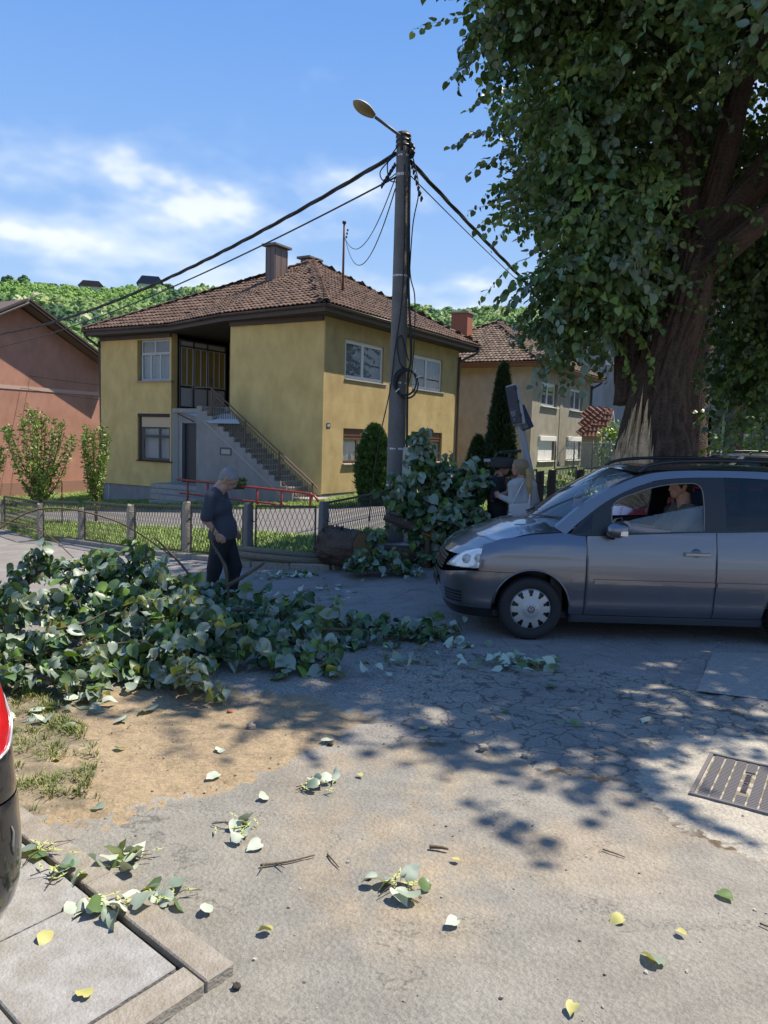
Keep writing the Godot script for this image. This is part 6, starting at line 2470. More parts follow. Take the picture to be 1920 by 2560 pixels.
# ---------- leaning sign ----------
func build_sign_post():
	var s := thing("bus_stop_sign", "leaning grey sign post with dark blue sign boxes knocked askew", "sign post", Vector3(2.76, 0.0, -12.6))
	var o := s.position
	var b := Vector3(0, -0.2, 0)
	var m := Vector3(-0.54, 2.2, 0)
	var top := Vector3(-0.70, 2.86, 0)
	var st := mb(true)
	tube(st, [b, Vector3(-0.17, 0.77, 0), m, top], [0.062, 0.06, 0.055, 0.055], 14)
	commit("post", st, M.galvanised, s)
	var ax := (top - m).normalized()
	# upper box seen nearly edge-on
	var u := Node3D.new()
	u.name = "upper_box"
	s.add_child(u, true)
	u.transform = Transform3D(Basis(Vector3(0, 0, 1), 0.225) * Basis(Vector3.UP, -1.30), Vector3(-0.66, 2.60, 0.05))
	st = mb()
	box(st, Vector3(0.40, 0.66, 0.05), at(Vector3.ZERO), 0.008)
	commit("panel", st, M.galvanised, u)
	st = mb()
	box(st, Vector3(0.37, 0.62, 0.03), at(Vector3(0, 0, 0.03)), 0.004)
	commit("face", st, M.sign_blue, u)
	st = mb()
	for k in 3:
		box(st, Vector3(0.03, 0.05, 0.05), at(Vector3(0.2, 0.26 - 0.22 * k, 0.05)), 0.005)
	commit("bracket", st, M.black_plastic, u)
	# lower box swung round the post, its face divided into cells
	var l := Node3D.new()
	l.name = "lower_box"
	s.add_child(l, true)
	l.transform = Transform3D(Basis(Vector3(0, 0, 1), 0.50) * Basis(Vector3.UP, -1.02) * Basis(Vector3(0, 0, 1), -0.05), Vector3(-0.56, 2.38, 0.08))
	st = mb()
	box(st, Vector3(0.30, 0.40, 0.10), at(Vector3.ZERO), 0.01)
	commit("case", st, M.sign_blue, l)
	for r in 3:
		for c in 2:
			st = mb()
			box(st, Vector3(0.12, 0.10, 0.006), at(Vector3(-0.07 + c * 0.14, 0.125 - r * 0.125, 0.053)), 0.002)
			commit("timetable", st, M.sign_print, l)
	st = mb()
	box(st, Vector3(0.008, 0.12, 0.05), at(Vector3(-0.152, -0.12, 0.0)), 0.002)
	commit("sticker", st, M.white_paint, l)

# ---------- logs ----------
func log_shape(parent: Node, pts: Array, radii: Array, cut0: bool, cut1: bool, bark := "bark", ridge := 0.09):
	var st := mb(true)
	var f := smooth_path(pts, radii, 6)
	lime_bark(st, f[0], f[1], 36, ridge)
	commit("bark", st, M[bark], parent)
	for e in [[cut0, 0, -1.0], [cut1, pts.size() - 1, 1.0]]:
		if not e[0]:
			continue
		var c: Vector3 = pts[e[1]]
		var d: Vector3 = ((pts[1] - pts[0]) if e[1] == 0 else (pts[e[1]] - pts[e[1] - 1])).normalized() * e[2]
		var q := mb()
		var xx := d.cross(Vector3(0.1, 1, 0)).normalized()
		var yy := d.cross(xx)
		var r: float = radii[mini(e[1], radii.size() - 1)]
		var ring := []
		for j in 24:
			var t := TAU * j / 24
			ring.append(c + d * 0.012 + (xx * cos(t) + yy * sin(t)) * r * (0.93 + 0.03 * noise_b.get_noise_1d(j * 0.7)))
		var mid := c + d * 0.016
		for j in 24:
			tri(q, mid, ring[j], ring[(j + 1) % 24])
		commit("cut_face", q, M.cut_wood, parent)

func build_logs():
	var l := thing("fat_log", "short fat dark log with its sawn end to the right at the fence corner", "log", Vector3(-0.84, 0.0, -11.62))
	log_shape(l, [Vector3(0, 0.29, -0.22), Vector3(0.26, 0.30, -0.02), Vector3(0.52, 0.32, 0.17)], [0.34, 0.30, 0.25], true, true, "bark", 0.09)
	var st := mb()
	for k in 12:
		var p := Vector3(rng.randf_range(-0.1, 0.2), 0.55 + rng.randf_range(-0.02, 0.04), rng.randf_range(-0.25, 0.1))
		bar(st, p, p + Vector3(rng.randf_range(-0.1, 0.1), rng.randf_range(0.0, 0.06), rng.randf_range(-0.1, 0.1)), 0.03, 0.02, 0.004)
	commit("bark_flake", st, M.bark, l, "stuff")
	var m := thing("ridged_log", "thin ridged log lying under the leafy bundle beside the pole", "log", Vector3(0.02, 0.0, -11.95))
	log_shape(m, [Vector3(0, 0.15, 0), Vector3(0.4, 0.16, 0.0), Vector3(0.72, 0.16, -0.05)], [0.16, 0.15, 0.14], true, true)
	m = thing("grey_bough", "smooth grey forked bough on the ground in front of the car", "log", Vector3(0.75, 0.0, -11.9))
	log_shape(m, [Vector3(-0.1, 0.13, 0), Vector3(0.2, 0.17, 0.05), Vector3(0.6, 0.14, 0.0), Vector3(1.1, 0.2, -0.2)], [0.075, 0.07, 0.06, 0.05], true, true, "twig", 0.03)
	log_shape(m, [Vector3(0.1, 0.1, 0.1), Vector3(0.25, 0.02, 0.18), Vector3(0.45, 0.0, 0.25)], [0.04, 0.035, 0.03], false, true, "twig", 0.03)
	m = thing("cut_stub", "small upright branch stub with a pale sawn top among the leaves", "log", Vector3(0.70, 0.0, -11.75))
	log_shape(m, [Vector3(0, -0.02, 0), Vector3(0.0, 0.22, 0.0), Vector3(-0.01, 0.42, 0.02)], [0.06, 0.055, 0.05], false, true, "twig", 0.03)
	m = thing("torn_bough", "bough with torn orange wood poking out of the leafy bundle", "log", Vector3(0.62, 0.55, -11.85))
	st = mb()
	for k in 14:
		var p := Vector3(rng.randf_range(-0.02, 0.05), rng.randf_range(-0.06, 0.06), rng.randf_range(-0.05, 0.05))
		tube(st, [p, p + Vector3(0.16, -0.06, 0.05), p + Vector3(0.30 + rng.randf() * 0.08, -0.15, 0.08)], [0.022, 0.018, 0.006], 5)
	mat("orange_wood", Color(0.42, 0.17, 0.06), 0.8, T.wood, 3.0)
	commit("splinters", st, M.orange_wood, m)
	log_shape(m, [Vector3(-0.6, 0.2, -0.2), Vector3(-0.2, 0.08, -0.1), Vector3(0.08, 0.0, 0)], [0.07, 0.08, 0.085], false, false)
	m = thing("fallen_log", "massive dark piece of fallen trunk behind the reporter and the sign foot", "log", Vector3(2.75, 0.1, -13.9))
	log_shape(m, [Vector3(-0.4, 0.32, 0.3), Vector3(0.2, 0.40, 0.1), Vector3(0.9, 0.5, -0.1), Vector3(1.5, 0.6, -0.4)], [0.34, 0.40, 0.42, 0.36], true, true, "bark", 0.12)
	log_shape(m, [Vector3(-0.3, 0.1, 0.9), Vector3(0.4, 0.16, 0.75), Vector3(1.1, 0.2, 0.6)], [0.16, 0.2, 0.2], true, true, "bark", 0.12)
	for k in 2:
		m = thing("lying_pole", ["front one of two round grey timber poles lying along the kerb", "rear one of two round grey timber poles lying along the kerb"][k], "pole", on(-1.55, -11.95 - 0.14 * k))
		st = mb(true)
		tube(st, [Vector3(-0.85, 0.15 + 0.06 * k, -0.30), Vector3(0.0, 0.14 + 0.06 * k, 0.0), Vector3(0.8, 0.13 + 0.04 * k, 0.12)], 0.055, 12, true, 0.06)
		mat("weathered_pole", Color(0.20, 0.18, 0.13), 0.85, T.wood, 2.0)
		commit("timber", st, M.weathered_pole, m)

# ---------- cut branches with big limp leaves ----------
var big_leaf := []

func leaf_tint() -> Color:
	var k := rng.randf()
	if k < 0.36:
		return Color(0.16, 0.215, 0.165).lerp(Color(0.29, 0.35, 0.285), rng.randf())    # pale undersides
	if k < 0.90:
		return Color(0.042, 0.100, 0.036).lerp(Color(0.105, 0.180, 0.068), rng.randf())
	return Color(0.13, 0.22, 0.035).lerp(Color(0.18, 0.29, 0.05), rng.randf())

var leaf_mats := []

func branch(label: String, start: Vector3, path: Array, leaves: int, size: float, spread: float, floor_y := 0.0, singles := 46):
	var t := thing("leafy_branch", label, "branch", start, 0.0, "cut lime branches")
	var pts := curve(path, 6)
	var st := mb(true)
	var rr := []
	for i in pts.size():
		rr.append(lerpf(0.030, 0.008, float(i) / (pts.size() - 1)))
	tube(st, pts, rr, 7)
	commit("stem", st, M.twig, t)
	st = mb(true)
	var ends := []
	var n := maxi(5, leaves / 14)
	for k in n:
		var i := int(pts.size() * (0.12 + 0.86 * k / n))
		var d: Vector3 = (pts[mini(i + 1, pts.size() - 1)] - pts[maxi(i - 1, 0)]).normalized()
		var side := Vector3(rng.randfn(0, 1), rng.randfn(0.1, 0.5), rng.randfn(0, 1))
		side = (side - d * side.dot(d)).normalized()
		var l := spread * rng.randf_range(0.45, 1.1)
		var e: Vector3 = pts[i] + (d * 0.55 + side).normalized() * l
		e.y -= 0.25 * l * rng.randf()
		var lowest := floor_y + 0.03 - start.y
		e.y = maxf(e.y, lowest)
		var m: Vector3 = (pts[i] + e) * 0.5 + Vector3(0, 0.12 * l, 0)
		var tw := curve([pts[i], m, e], 4)
		tube(st, tw, [0.008, 0.007, 0.006, 0.006, 0.005, 0.005, 0.004, 0.004, 0.003], 5)
		ends.append(tw)
	commit("side_twigs", st, M.twig, t, "stuff")
	var wh := []
	for k in leaves:
		var tw: Array = ends[k % ends.size()]
		var f := rng.randf_range(0.15, 1.0)
		var p: Vector3 = tw[int(f * (tw.size() - 1))] + Vector3(rng.randfn(0, 0.035), rng.randfn(0, 0.03), rng.randfn(0, 0.035)) * size
		var dir := Vector3(rng.randfn(0, 0.7), rng.randf_range(-1.2, 0.1), rng.randfn(0, 0.7))
		var low := floor_y - start.y + 0.012
		if p.y < low + 0.10:
			dir.y *= 0.12
		dir = dir.normalized()
		var nrm := Vector3(rng.randfn(0, 0.55), rng.randf_range(0.15, 1.1), rng.randfn(0.25, 0.55))
		if p.y < low + 0.10:
			nrm.y += 1.2
		var xx := dir.cross(nrm).normalized()
		var b := Basis(xx, dir, xx.cross(dir)).scaled(Vector3.ONE * size * rng.randf_range(0.5, 1.3))
		var reach := (b * Vector3(0, 0.12, 0)).y
		p.y = maxf(p.y, low + maxf(0.0, -reach))
		wh.append(Transform3D(b, p))
	# the leaves nearest the eye are parts of their own
	var eye := Vector3(0, 1.98, 0) - start
	wh.sort_custom(func(a, b): return a.origin.distance_squared_to(eye) < b.origin.distance_squared_to(eye))
	var rest := []
	var co := []
	for i in wh.size():
		if i < singles:
			var o := obj("leaf", big_leaf[rng.randi() % 6], leaf_mats[mini(int(rng.randf() * leaf_mats.size()), leaf_mats.size() - 1)], t)
			o.transform = wh[i]
		else:
			rest.append(wh[i])
			co.append(leaf_tint())
	if rest.size():
		var third := rest.size() / 3
		for q in 3:
			many("leaves", big_leaf[(q * 2 + rest.size()) % 6], M.leaf, rest.slice(q * third, (q + 1) * third), t, co.slice(q * third, (q + 1) * third))

func build_branches():
	rng.seed = 4242
	for k in 6:
		big_leaf.append(leaf_mesh(k))
	for k in 10:
		var m: StandardMaterial3D = M.leaf.duplicate()
		m.vertex_color_use_as_albedo = false
		m.albedo_color = leaf_tint().linear_to_srgb()
		m.resource_name = "leaf_tone_%d" % k
		leaf_mats.append(m)
	# the big heap at the left: each entry is start, then points relative to it
	var heap := [
		["tall leafy branch arching at the heap's crest before the man", Vector3(-1.85, 0.05, -7.4), [Vector3(0, 0, 0), Vector3(-0.3, 0.38, 0.05), Vector3(-0.65, 0.58, 0.0), Vector3(-1.05, 0.48, -0.1)], 300, 1.35, 0.42],
		["bushy branch end standing up at the left end of the heap", Vector3(-4.3, -0.05, -8.0), [Vector3(0, 0, 0), Vector3(0.4, 0.35, 0.0), Vector3(0.9, 0.62, 0.0), Vector3(1.45, 0.62, 0.1)], 240, 1.3, 0.30],
		["dark hanging branch under the heap's crest, facing the camera", Vector3(-1.45, 0.05, -7.0), [Vector3(0, 0, 0), Vector3(-0.3, 0.30, 0.15), Vector3(-0.7, 0.42, 0.25), Vector3(-1.1, 0.28, 0.3)], 280, 1.3, 0.40],
		["leafy branch lying along the heap's right slope below the man's feet", Vector3(-1.9, 0.1, -7.6), [Vector3(0, 0, 0), Vector3(0.5, 0.13, 0.1), Vector3(1.0, 0.09, 0.2), Vector3(1.5, 0.02, 0.3)], 250, 1.25, 0.38],
		["flat branch reaching out to the right towards the car", Vector3(-1.2, 0.05, -6.9), [Vector3(0, 0, 0), Vector3(0.5, 0.12, -0.1), Vector3(1.1, 0.08, -0.3), Vector3(1.7, 0.03, -0.55)], 190, 1.2, 0.34],
		["branch with grey-green leaves along the heap's front right edge", Vector3(-1.7, 0.05, -6.4), [Vector3(0, 0, 0), Vector3(0.4, 0.14, 0.05), Vector3(0.9, 0.10, 0.1), Vector3(1.3, 0.03, 0.15)], 230, 1.3, 0.34],
		["bright green branch in the middle of the heap's front", Vector3(-2.4, 0.05, -6.5), [Vector3(0, 0, 0), Vector3(0.35, 0.20, 0.1), Vector3(0.8, 0.22, 0.1), Vector3(1.2, 0.16, 0.1)], 230, 1.3, 0.34],
		["tangled branch in the heap's left middle with a bare stick across it", Vector3(-3.0, 0.05, -6.9), [Vector3(0, 0, 0), Vector3(0.4, 0.20, 0.1), Vector3(0.9, 0.28, 0.1), Vector3(1.4, 0.30, 0.1)], 270, 1.3, 0.40],
		["leafy branch at the heap's far left, cut by the picture edge", Vector3(-4.2, 0.0, -7.0), [Vector3(0, 0, 0), Vector3(0.4, 0.22, 0.1), Vector3(0.8, 0.30, 0.2), Vector3(1.3, 0.26, 0.3)], 260, 1.3, 0.40],
		["pale branch spread on the ground at the heap's lower left", Vector3(-3.3, 0.02, -6.1), [Vector3(0, 0, 0), Vector3(0.4, 0.14, 0.1), Vector3(0.9, 0.14, 0.15), Vector3(1.4, 0.08, 0.15)], 230, 1.25, 0.34],
		["sunlit branch with small leaves beside the dark car at the left edge", Vector3(-3.0, 0.02, -5.6), [Vector3(0, 0, 0), Vector3(0.25, 0.12, 0.05), Vector3(0.6, 0.10, 0.1), Vector3(0.95, 0.04, 0.12)], 170, 1.1, 0.28],
		["branch tip hanging forward over the dusty ground", Vector3(-2.0, 0.1, -6.3), [Vector3(0, 0, 0), Vector3(0.2, 0.16, 0.25), Vector3(0.45, 0.12, 0.55), Vector3(0.62, 0.02, 0.86)], 150, 1.35, 0.24],
		["wide branch across the heap's centre with bluish leaves", Vector3(-3.2, 0.1, -7.4), [Vector3(0, 0, 0), Vector3(0.5, 0.24, 0.1), Vector3(0.9, 0.32, 0.2), Vector3(1.4, 0.30, 0.3)], 300, 1.3, 0.42],
		["branch behind the heap with twigs pointing at the fence", Vector3(-2.4, 0.0, -8.2), [Vector3(0, 0, 0), Vector3(0.3, 0.16, 0.0), Vector3(0.5, 0.20, 0.05), Vector3(0.8, 0.12, 0.1)], 200, 1.25, 0.36],
		["small leafy branch at the heap's low right tip near the car", Vector3(0.0, 0.03, -7.4), [Vector3(0, 0, 0), Vector3(0.3, 0.08, 0.0), Vector3(0.55, 0.06, -0.05), Vector3(0.8, 0.02, -0.1)], 60, 1.15, 0.22],
		["branch pressed flat at the heap's bottom between dust and leaves", Vector3(-2.6, 0.02, -5.95), [Vector3(0, 0, 0), Vector3(0.4, 0.08, 0.05), Vector3(0.8, 0.07, 0.05), Vector3(1.2, 0.03, 0.0)], 170, 1.25, 0.28]]
	for h in heap:
		branch(h[0], h[1], h[2], int(h[3] * 1.5), h[4] * 0.74, h[5], 0.0)
	# bare sticks in and behind the heap
	var sticks := [
		["bare bent stick standing up in front of the man's leg", [Vector3(-1.62, 0.1, -8.0), Vector3(-1.70, 0.55, -8.1), Vector3(-1.86, 0.80, -8.2), Vector3(-1.84, 0.98, -8.2)], 0.018],
		["slanting bare stick pointing to the upper left over the heap", [Vector3(-1.7, 0.25, -7.4), Vector3(-1.95, 0.6, -7.5), Vector3(-2.3, 0.92, -7.6)], 0.016],
		["long thin bare twig arching at the far left over the street", [Vector3(-4.9, 0.55, -9.0), Vector3(-4.3, 0.98, -9.4), Vector3(-3.4, 0.86, -9.5), Vector3(-2.6, 0.42, -9.4)], 0.014],
		["thin forked twig at the far left above the heap", [Vector3(-5.0, 0.88, -9.0), Vector3(-4.2, 0.78, -9.1), Vector3(-3.7, 0.45, -9.0)], 0.010],
		["sawn stick end sticking out of the heap's right shoulder", [Vector3(-1.75, 0.28, -8.3), Vector3(-1.5, 0.42, -8.6), Vector3(-1.38, 0.50, -8.75)], 0.026],
		["straight peeled stick lying across the heap's front", [Vector3(-2.55, 0.20, -6.0), Vector3(-2.1, 0.26, -6.05), Vector3(-1.65, 0.31, -6.1)], 0.014],
		["short broken stick with a pale end in the heap's left half", [Vector3(-2.7, 0.32, -6.2), Vector3(-2.5, 0.36, -6.3), Vector3(-2.35, 0.44, -6.4)], 0.012]]
	for s in sticks:
		var t := thing("bare_stick", s[0], "stick", s[1][0], 0.0)
		var st := mb(true)
		var pts := curve(s[1].map(func(p): return p - s[1][0]), 6)
		var rr := []
		for i in pts.size():
			rr.append(s[2] * lerpf(1.0, 0.55, float(i) / pts.size()))
		tube(st, pts, rr, 8, true, 0.15)
		commit("stick", st, M.twig, t)
	# the tall bundle leaning between the pole and the camera crew
	var bundle := [
		["leafy branch draped over the cable box on the pole", Vector3(0.6, 0.3, -12.3), [Vector3(0, 0, 0), Vector3(0.05, 0.7, 0.1), Vector3(0.0, 1.35, 0.2), Vector3(-0.12, 1.72, 0.3)], 210, 1.3, 0.26],
		["tall branch of pale drooping leaves in the bundle's middle", Vector3(0.8, 0.2, -12.2), [Vector3(0, 0, 0), Vector3(0.05, 0.6, 0.1), Vector3(0.0, 1.1, 0.2), Vector3(-0.1, 1.42, 0.3)], 300, 1.4, 0.42],
		["leafy branch at the bundle's right beside the cameraman", Vector3(1.1, 0.1, -12.1), [Vector3(0, 0, 0), Vector3(0.05, 0.6, 0.1), Vector3(0.15, 1.1, 0.15), Vector3(0.3, 1.36, 0.2)], 280, 1.4, 0.42],
		["dark leafy branch low at the bundle's right foot", Vector3(1.0, 0.05, -11.9), [Vector3(0, 0, 0), Vector3(0.1, 0.3, 0.1), Vector3(0.3, 0.62, 0.15), Vector3(0.4, 0.85, 0.2)], 240, 1.3, 0.40],
		["leafy branch hanging before the fence post beside the pole", Vector3(0.45, 0.1, -12.2), [Vector3(0, 0, 0), Vector3(-0.02, 0.5, 0.1), Vector3(-0.12, 0.95, 0.2), Vector3(-0.28, 1.15, 0.3)], 230, 1.35, 0.32],
		["branch filling the bundle's shaded centre", Vector3(0.8, 0.0, -12.0), [Vector3(0, 0, 0), Vector3(-0.05, 0.35, 0.1), Vector3(0.0, 0.7, 0.15), Vector3(0.1, 0.95, 0.2)], 280, 1.35, 0.42],
		["flat green branch lying on the road in front of the fat log", Vector3(-0.55, 0.02, -11.1), [Vector3(0, 0, 0), Vector3(0.25, 0.15, 0.0), Vector3(0.55, 0.18, 0.0), Vector3(0.85, 0.06, 0.0)], 210, 1.15, 0.28],
		["full branch behind the bundle that closes it towards the garden", Vector3(0.9, 0.1, -12.6), [Vector3(0, 0, 0), Vector3(0.0, 0.5, 0.0), Vector3(0.05, 0.95, 0.0), Vector3(0.1, 1.25, 0.0)], 300, 1.5, 0.5],
		["sprig of pale leaves standing between the logs", Vector3(-0.2, 0.1, -11.7), [Vector3(0, 0, 0), Vector3(0.05, 0.2, 0.05), Vector3(0.1, 0.35, 0.1), Vector3(0.12, 0.42, 0.1)], 60, 1.2, 0.18]]
	for h in bundle:
		branch(h[0], h[1], h[2], int(h[3] * 1.75), h[4] * 0.86, h[5] * 1.1, 0.0, 24)
	for k in 5:
		var t := thing("bundle_twig", ["thin bare twig curving out low before the car's bonnet", "thin bare twig rising in front of the bundle", "thin forked twig at the bundle's lower right", "thin pale twig crossing the bundle's lower half", "thin twig arching near the car's headlight"][k], "stick", Vector3(0.9 + 0.16 * k, 0.1, -11.4))
		var st := mb(true)
		tube(st, curve([Vector3(-0.2, 0.55 - 0.08 * k, 0), Vector3(0.05, 0.42, 0.05), Vector3(0.2 + 0.05 * k, 0.30, 0.05), Vector3(0.42, 0.05 + 0.06 * k, 0.0)], 6), 0.007, 6)
		commit("twig", st, M.twig, t)

# ---------- the grey people carrier ----------
# car frame: x runs back from the nose, y up, z towards the camera side
var outline := []           # plan of the body: points (x, z) from the middle of the nose round the near side to the tail
var outline_len := []

func lerp_table(tb: Array, v: float) -> float:
	if v <= tb[0][0]:
		return tb[0][1]
	for i in tb.size() - 1:
		if v <= tb[i + 1][0]:
			var t: float = (v - tb[i][0]) / (tb[i + 1][0] - tb[i][0])
			t = t * t * (3.0 - 2.0 * t) * 0.5 + t * 0.5
			return lerpf(tb[i][1], tb[i + 1][1], t)
	return tb[tb.size() - 1][1]

const SIDE_W := [[0.18, 0.80], [0.26, 0.846], [0.31, 0.872], [0.345, 0.886], [0.40, 0.884], [0.60, 0.906], [0.72, 0.907], [0.85, 0.897], [0.95, 0.882], [1.05, 0.861], [1.15, 0.836]]
const NOSE_X := [[0.18, 0.10], [0.26, 0.055], [0.36, 0.02], [0.50, 0.0], [0.62, 0.0], [0.70, 0.03], [0.80, 0.085], [0.90, 0.18], [1.0, 0.32]]

func body_pt(u: float, y: float, out := 0.0) -> Vector3:
	# u is the distance along the plan outline
	var i := 0
	while i < outline.size() - 2 and outline_len[i + 1] < u:
		i += 1
	var t: float = clampf((u - outline_len[i]) / (outline_len[i + 1] - outline_len[i]), 0.0, 1.0)
	var p: Vector2 = outline[i].lerp(outline[i + 1], t)
	var d: Vector2 = (outline[i + 1] - outline[i]).normalized()
	var nrm := Vector2(-d.y, d.x) * -1.0     # outwards
	nrm = Vector2(-absf(d.y) if u < 3.0 else absf(d.y), absf(d.x))
	var wk := lerp_table(SIDE_W, y) / 0.902
	var front := clampf(1.0 - u / 1.25, 0.0, 1.0)
	var x := p.x + lerp_table(NOSE_X, y) * smoothstep(0.0, 0.75, front)
	var z := p.y * wk
	return Vector3(x + nrm.x * out, y, z + nrm.y * out)

func u_of_x(x: float) -> float:
	for i in range(1, outline.size()):
		if outline[i].x >= x and outline[i].x > outline[i - 1].x:
			return lerpf(outline_len[i - 1], outline_len[i], (x - outline[i - 1].x) / (outline[i].x - outline[i - 1].x))
	return outline_len[outline.size() - 1]

# a body panel: u from u0 to u1, between two height functions; side -1 mirrors it to the far flank
func panel(st: SurfaceTool, u0: float, u1: float, bot: Callable, top: Callable, side := 1, cols := 24, rows := 12, out := 0.0, roll := 0.0):
	var g := []
	for i in cols + 1:
		var u := lerpf(u0, u1, float(i) / cols)
		var a: float = bot.call(u)
		var b: float = top.call(u)
		var col := []
		for j in rows + 1:
			var p := body_pt(u, lerpf(a, b, float(j) / rows), out)
			if roll > 0.0:
				p.z -= roll * pow(clampf((p.y - b + 0.16) / 0.16, 0.0, 1.0), 2.2)
			p.z *= side
			col.append(p)
		g.append(col)
	for i in cols:
		for j in rows:
			if absf(g[i][j].y - g[i][j + 1].y) + absf(g[i + 1][j].y - g[i + 1][j + 1].y) < 0.0005:
				continue
			if side > 0:
				quad(st, g[i][j], g[i + 1][j], g[i + 1][j + 1], g[i][j + 1])
			else:
				quad(st, g[i + 1][j], g[i][j], g[i][j + 1], g[i + 1][j + 1])
	# turned-in edges give the shut lines some depth
	for k in 2:
		var c: Array = g[0] if k == 0 else g[cols]
		for j in rows:
			var inn := Vector3(0, 0, -0.03 * side)
			quad(st, c[j], c[j + 1], c[j + 1] + inn, c[j] + inn)

# upper flank (glasshouse) point at x, y
func glass_pt(x: float, y: float, out := 0.0) -> Vector3:
	var t := clampf((y - 1.05) / 0.68, 0.0, 1.1)
	var z := lerpf(0.853, 0.655, t * t * 0.25 + t * 0.75)
	z -= 0.10 * smoothstep(1.9, 1.1, x) * (0.4 + 0.6 * t)
	z -= 0.06 * smoothstep(3.3, 4.3, x)
	return Vector3(x, y, z + out)

func strip(st: SurfaceTool, lower: Array, upper: Array, side: int, out := 0.0, rows := 3):
	# band on the upper flank between two polylines of (x, y)
	for i in lower.size() - 1:
		for j in rows:
			var q := []
			for c in [[i, j], [i + 1, j], [i + 1, j + 1], [i, j + 1]]:
				var p: Vector2 = lower[c[0]].lerp(upper[c[0]], c[1] / float(rows))
				var v := glass_pt(p.x, p.y, out)
				v.z *= side
				q.append(v)
			if side > 0:
				quad(st, q[0], q[1], q[2], q[3])
			else:
				quad(st, q[3], q[2], q[1], q[0])

func dense(pts: Array, n: int) -> Array:
	var v := pts.map(func(p): return Vector3(p.x, p.y, 0))
	var c := curve(v, 8)
	var l := [0.0]
	for i in range(1, c.size()):
		l.append(l[i - 1] + (c[i] - c[i - 1]).length())
	var out := []
	var k := 0
	for i in n + 1:
		var s: float = l[l.size() - 1] * i / n
		while k < c.size() - 2 and l[k + 1] < s:
			k += 1
		var p: Vector3 = c[k].lerp(c[k + 1], (s - l[k]) / maxf(1e-6, l[k + 1] - l[k]))
		out.append(Vector2(p.x, p.y))
	return out

func paint(called: String, c: Color, metal := 0.6, rough := 0.32) -> StandardMaterial3D:
	var m := mat(called, c, rough)
	m.metallic = metal
	m.clearcoat_enabled = true
	m.clearcoat = 1.0
	m.clearcoat_roughness = 0.04
	return m

func wheel(parent: Node, c: Vector3, side: float, r: float, cap: bool):
	var w := Node3D.new()
	w.name = "wheel"
	parent.add_child(w, true)
	w.position = c
	var zx := Transform3D(Basis(Vector3(1, 0, 0), Vector3(0, 0, side), Vector3(0, -side, 0)), Vector3.ZERO)
	var st := mb(true)
	lathe(st, [Vector2(r * 0.62, -0.20), Vector2(r * 0.90, -0.205), Vector2(r * 0.985, -0.18), Vector2(r, -0.14), Vector2(r, -0.055), Vector2(r * 0.985, -0.02), Vector2(r * 0.93, 0.0), Vector2(r * 0.84, 0.006), Vector2(r * 0.72, 0.002), Vector2(r * 0.66, -0.01), Vector2(r * 0.645, -0.03)], zx, 56, false)
	commit("tyre", st, M.tyre, w)
	st = mb()
	for k in 56:
		for row in 3:
			var a := TAU * (k + 0.33 * row) / 56.0
			box(st, Vector3(0.008, 0.012, 0.034), Transform3D(Basis(Vector3(0, 0, 1), a - PI * 0.5), Vector3(cos(a) * (r + 0.001), sin(a) * (r + 0.001), side * (-0.06 - 0.045 * row))))
	commit("tread", st, M.tyre, w)
	if not cap:
		return
	var rc := r * 0.655
	st = mb(true)
	var dk := mb(true)
	var na := 160
	var nr := 14
	var pt := func(i: int, j: int, deep: float) -> Vector3:
		var a := TAU * i / na
		var q: float = rc * j / nr
		var f := float(j) / nr
		var h := 0.012 - 0.022 * f * f + (0.012 if f < 0.3 else 0.012 * smoothstep(0.42, 0.3, f)) - 0.02 * smoothstep(0.92, 1.0, f)
		return Vector3(cos(a) * q, sin(a) * q, side * (h - deep))
	for i in na:
		for j in nr:
			var ph := fposmod(float(i) / na * 10.0, 1.0)
			var hole: bool = j >= 9 and j <= 12 and absf(ph - 0.5) < 0.225 - 0.02 * (12 - j)
			var tgt := dk if hole else st
			var dp := 0.03 if hole else 0.0
			var q := [pt.call(i, j, dp), pt.call(i + 1, j, dp), pt.call(i + 1, j + 1, dp), pt.call(i, j + 1, dp)]
			if side > 0:
				quad(tgt, q[0], q[1], q[2], q[3])
			else:
				quad(tgt, q[3], q[2], q[1], q[0])
	commit("hub_cap", st, M.hub_silver, w)
	commit("cap_opening", dk, M.black_plastic, w)
	# five bolt dots and the round badge with its two letters
	st = mb(true)
	for k in 10:
		var a := TAU * k / 10.0
		blob(st, Vector3(cos(a) * 0.052, sin(a) * 0.052, side * 0.024), Vector3(0.003, 0.003, 0.002), 0.0, 1.0, 4, 6)
	commit("bolt_mark", st, M.black_plastic, w, "stuff")
	st = mb(true)
	var ring := []
	for i in 33:
		var a := TAU * i / 32.0
		ring.append(Vector3(cos(a) * 0.033, sin(a) * 0.033, side * 0.027))
	tube(st, ring, 0.0035, 6)
	var letters := [[Vector2(-0.017, 0.028), Vector2(-0.001, 0.004), Vector2(0.015, 0.028)], [Vector2(-0.029, 0.012), Vector2(-0.014, -0.027), Vector2(-0.001, -0.002), Vector2(0.012, -0.027), Vector2(0.028, 0.012)]]
	for l in letters:
		var p := []
		for q in l:
			p.append(Vector3(q.x, q.y, side * 0.027))
		for i in p.size() - 1:
			bar(st, p[i], p[i + 1], 0.005, 0.004, 0.0, Vector3(0, 0, 1))
	commit("badge", st, M.badge, w)

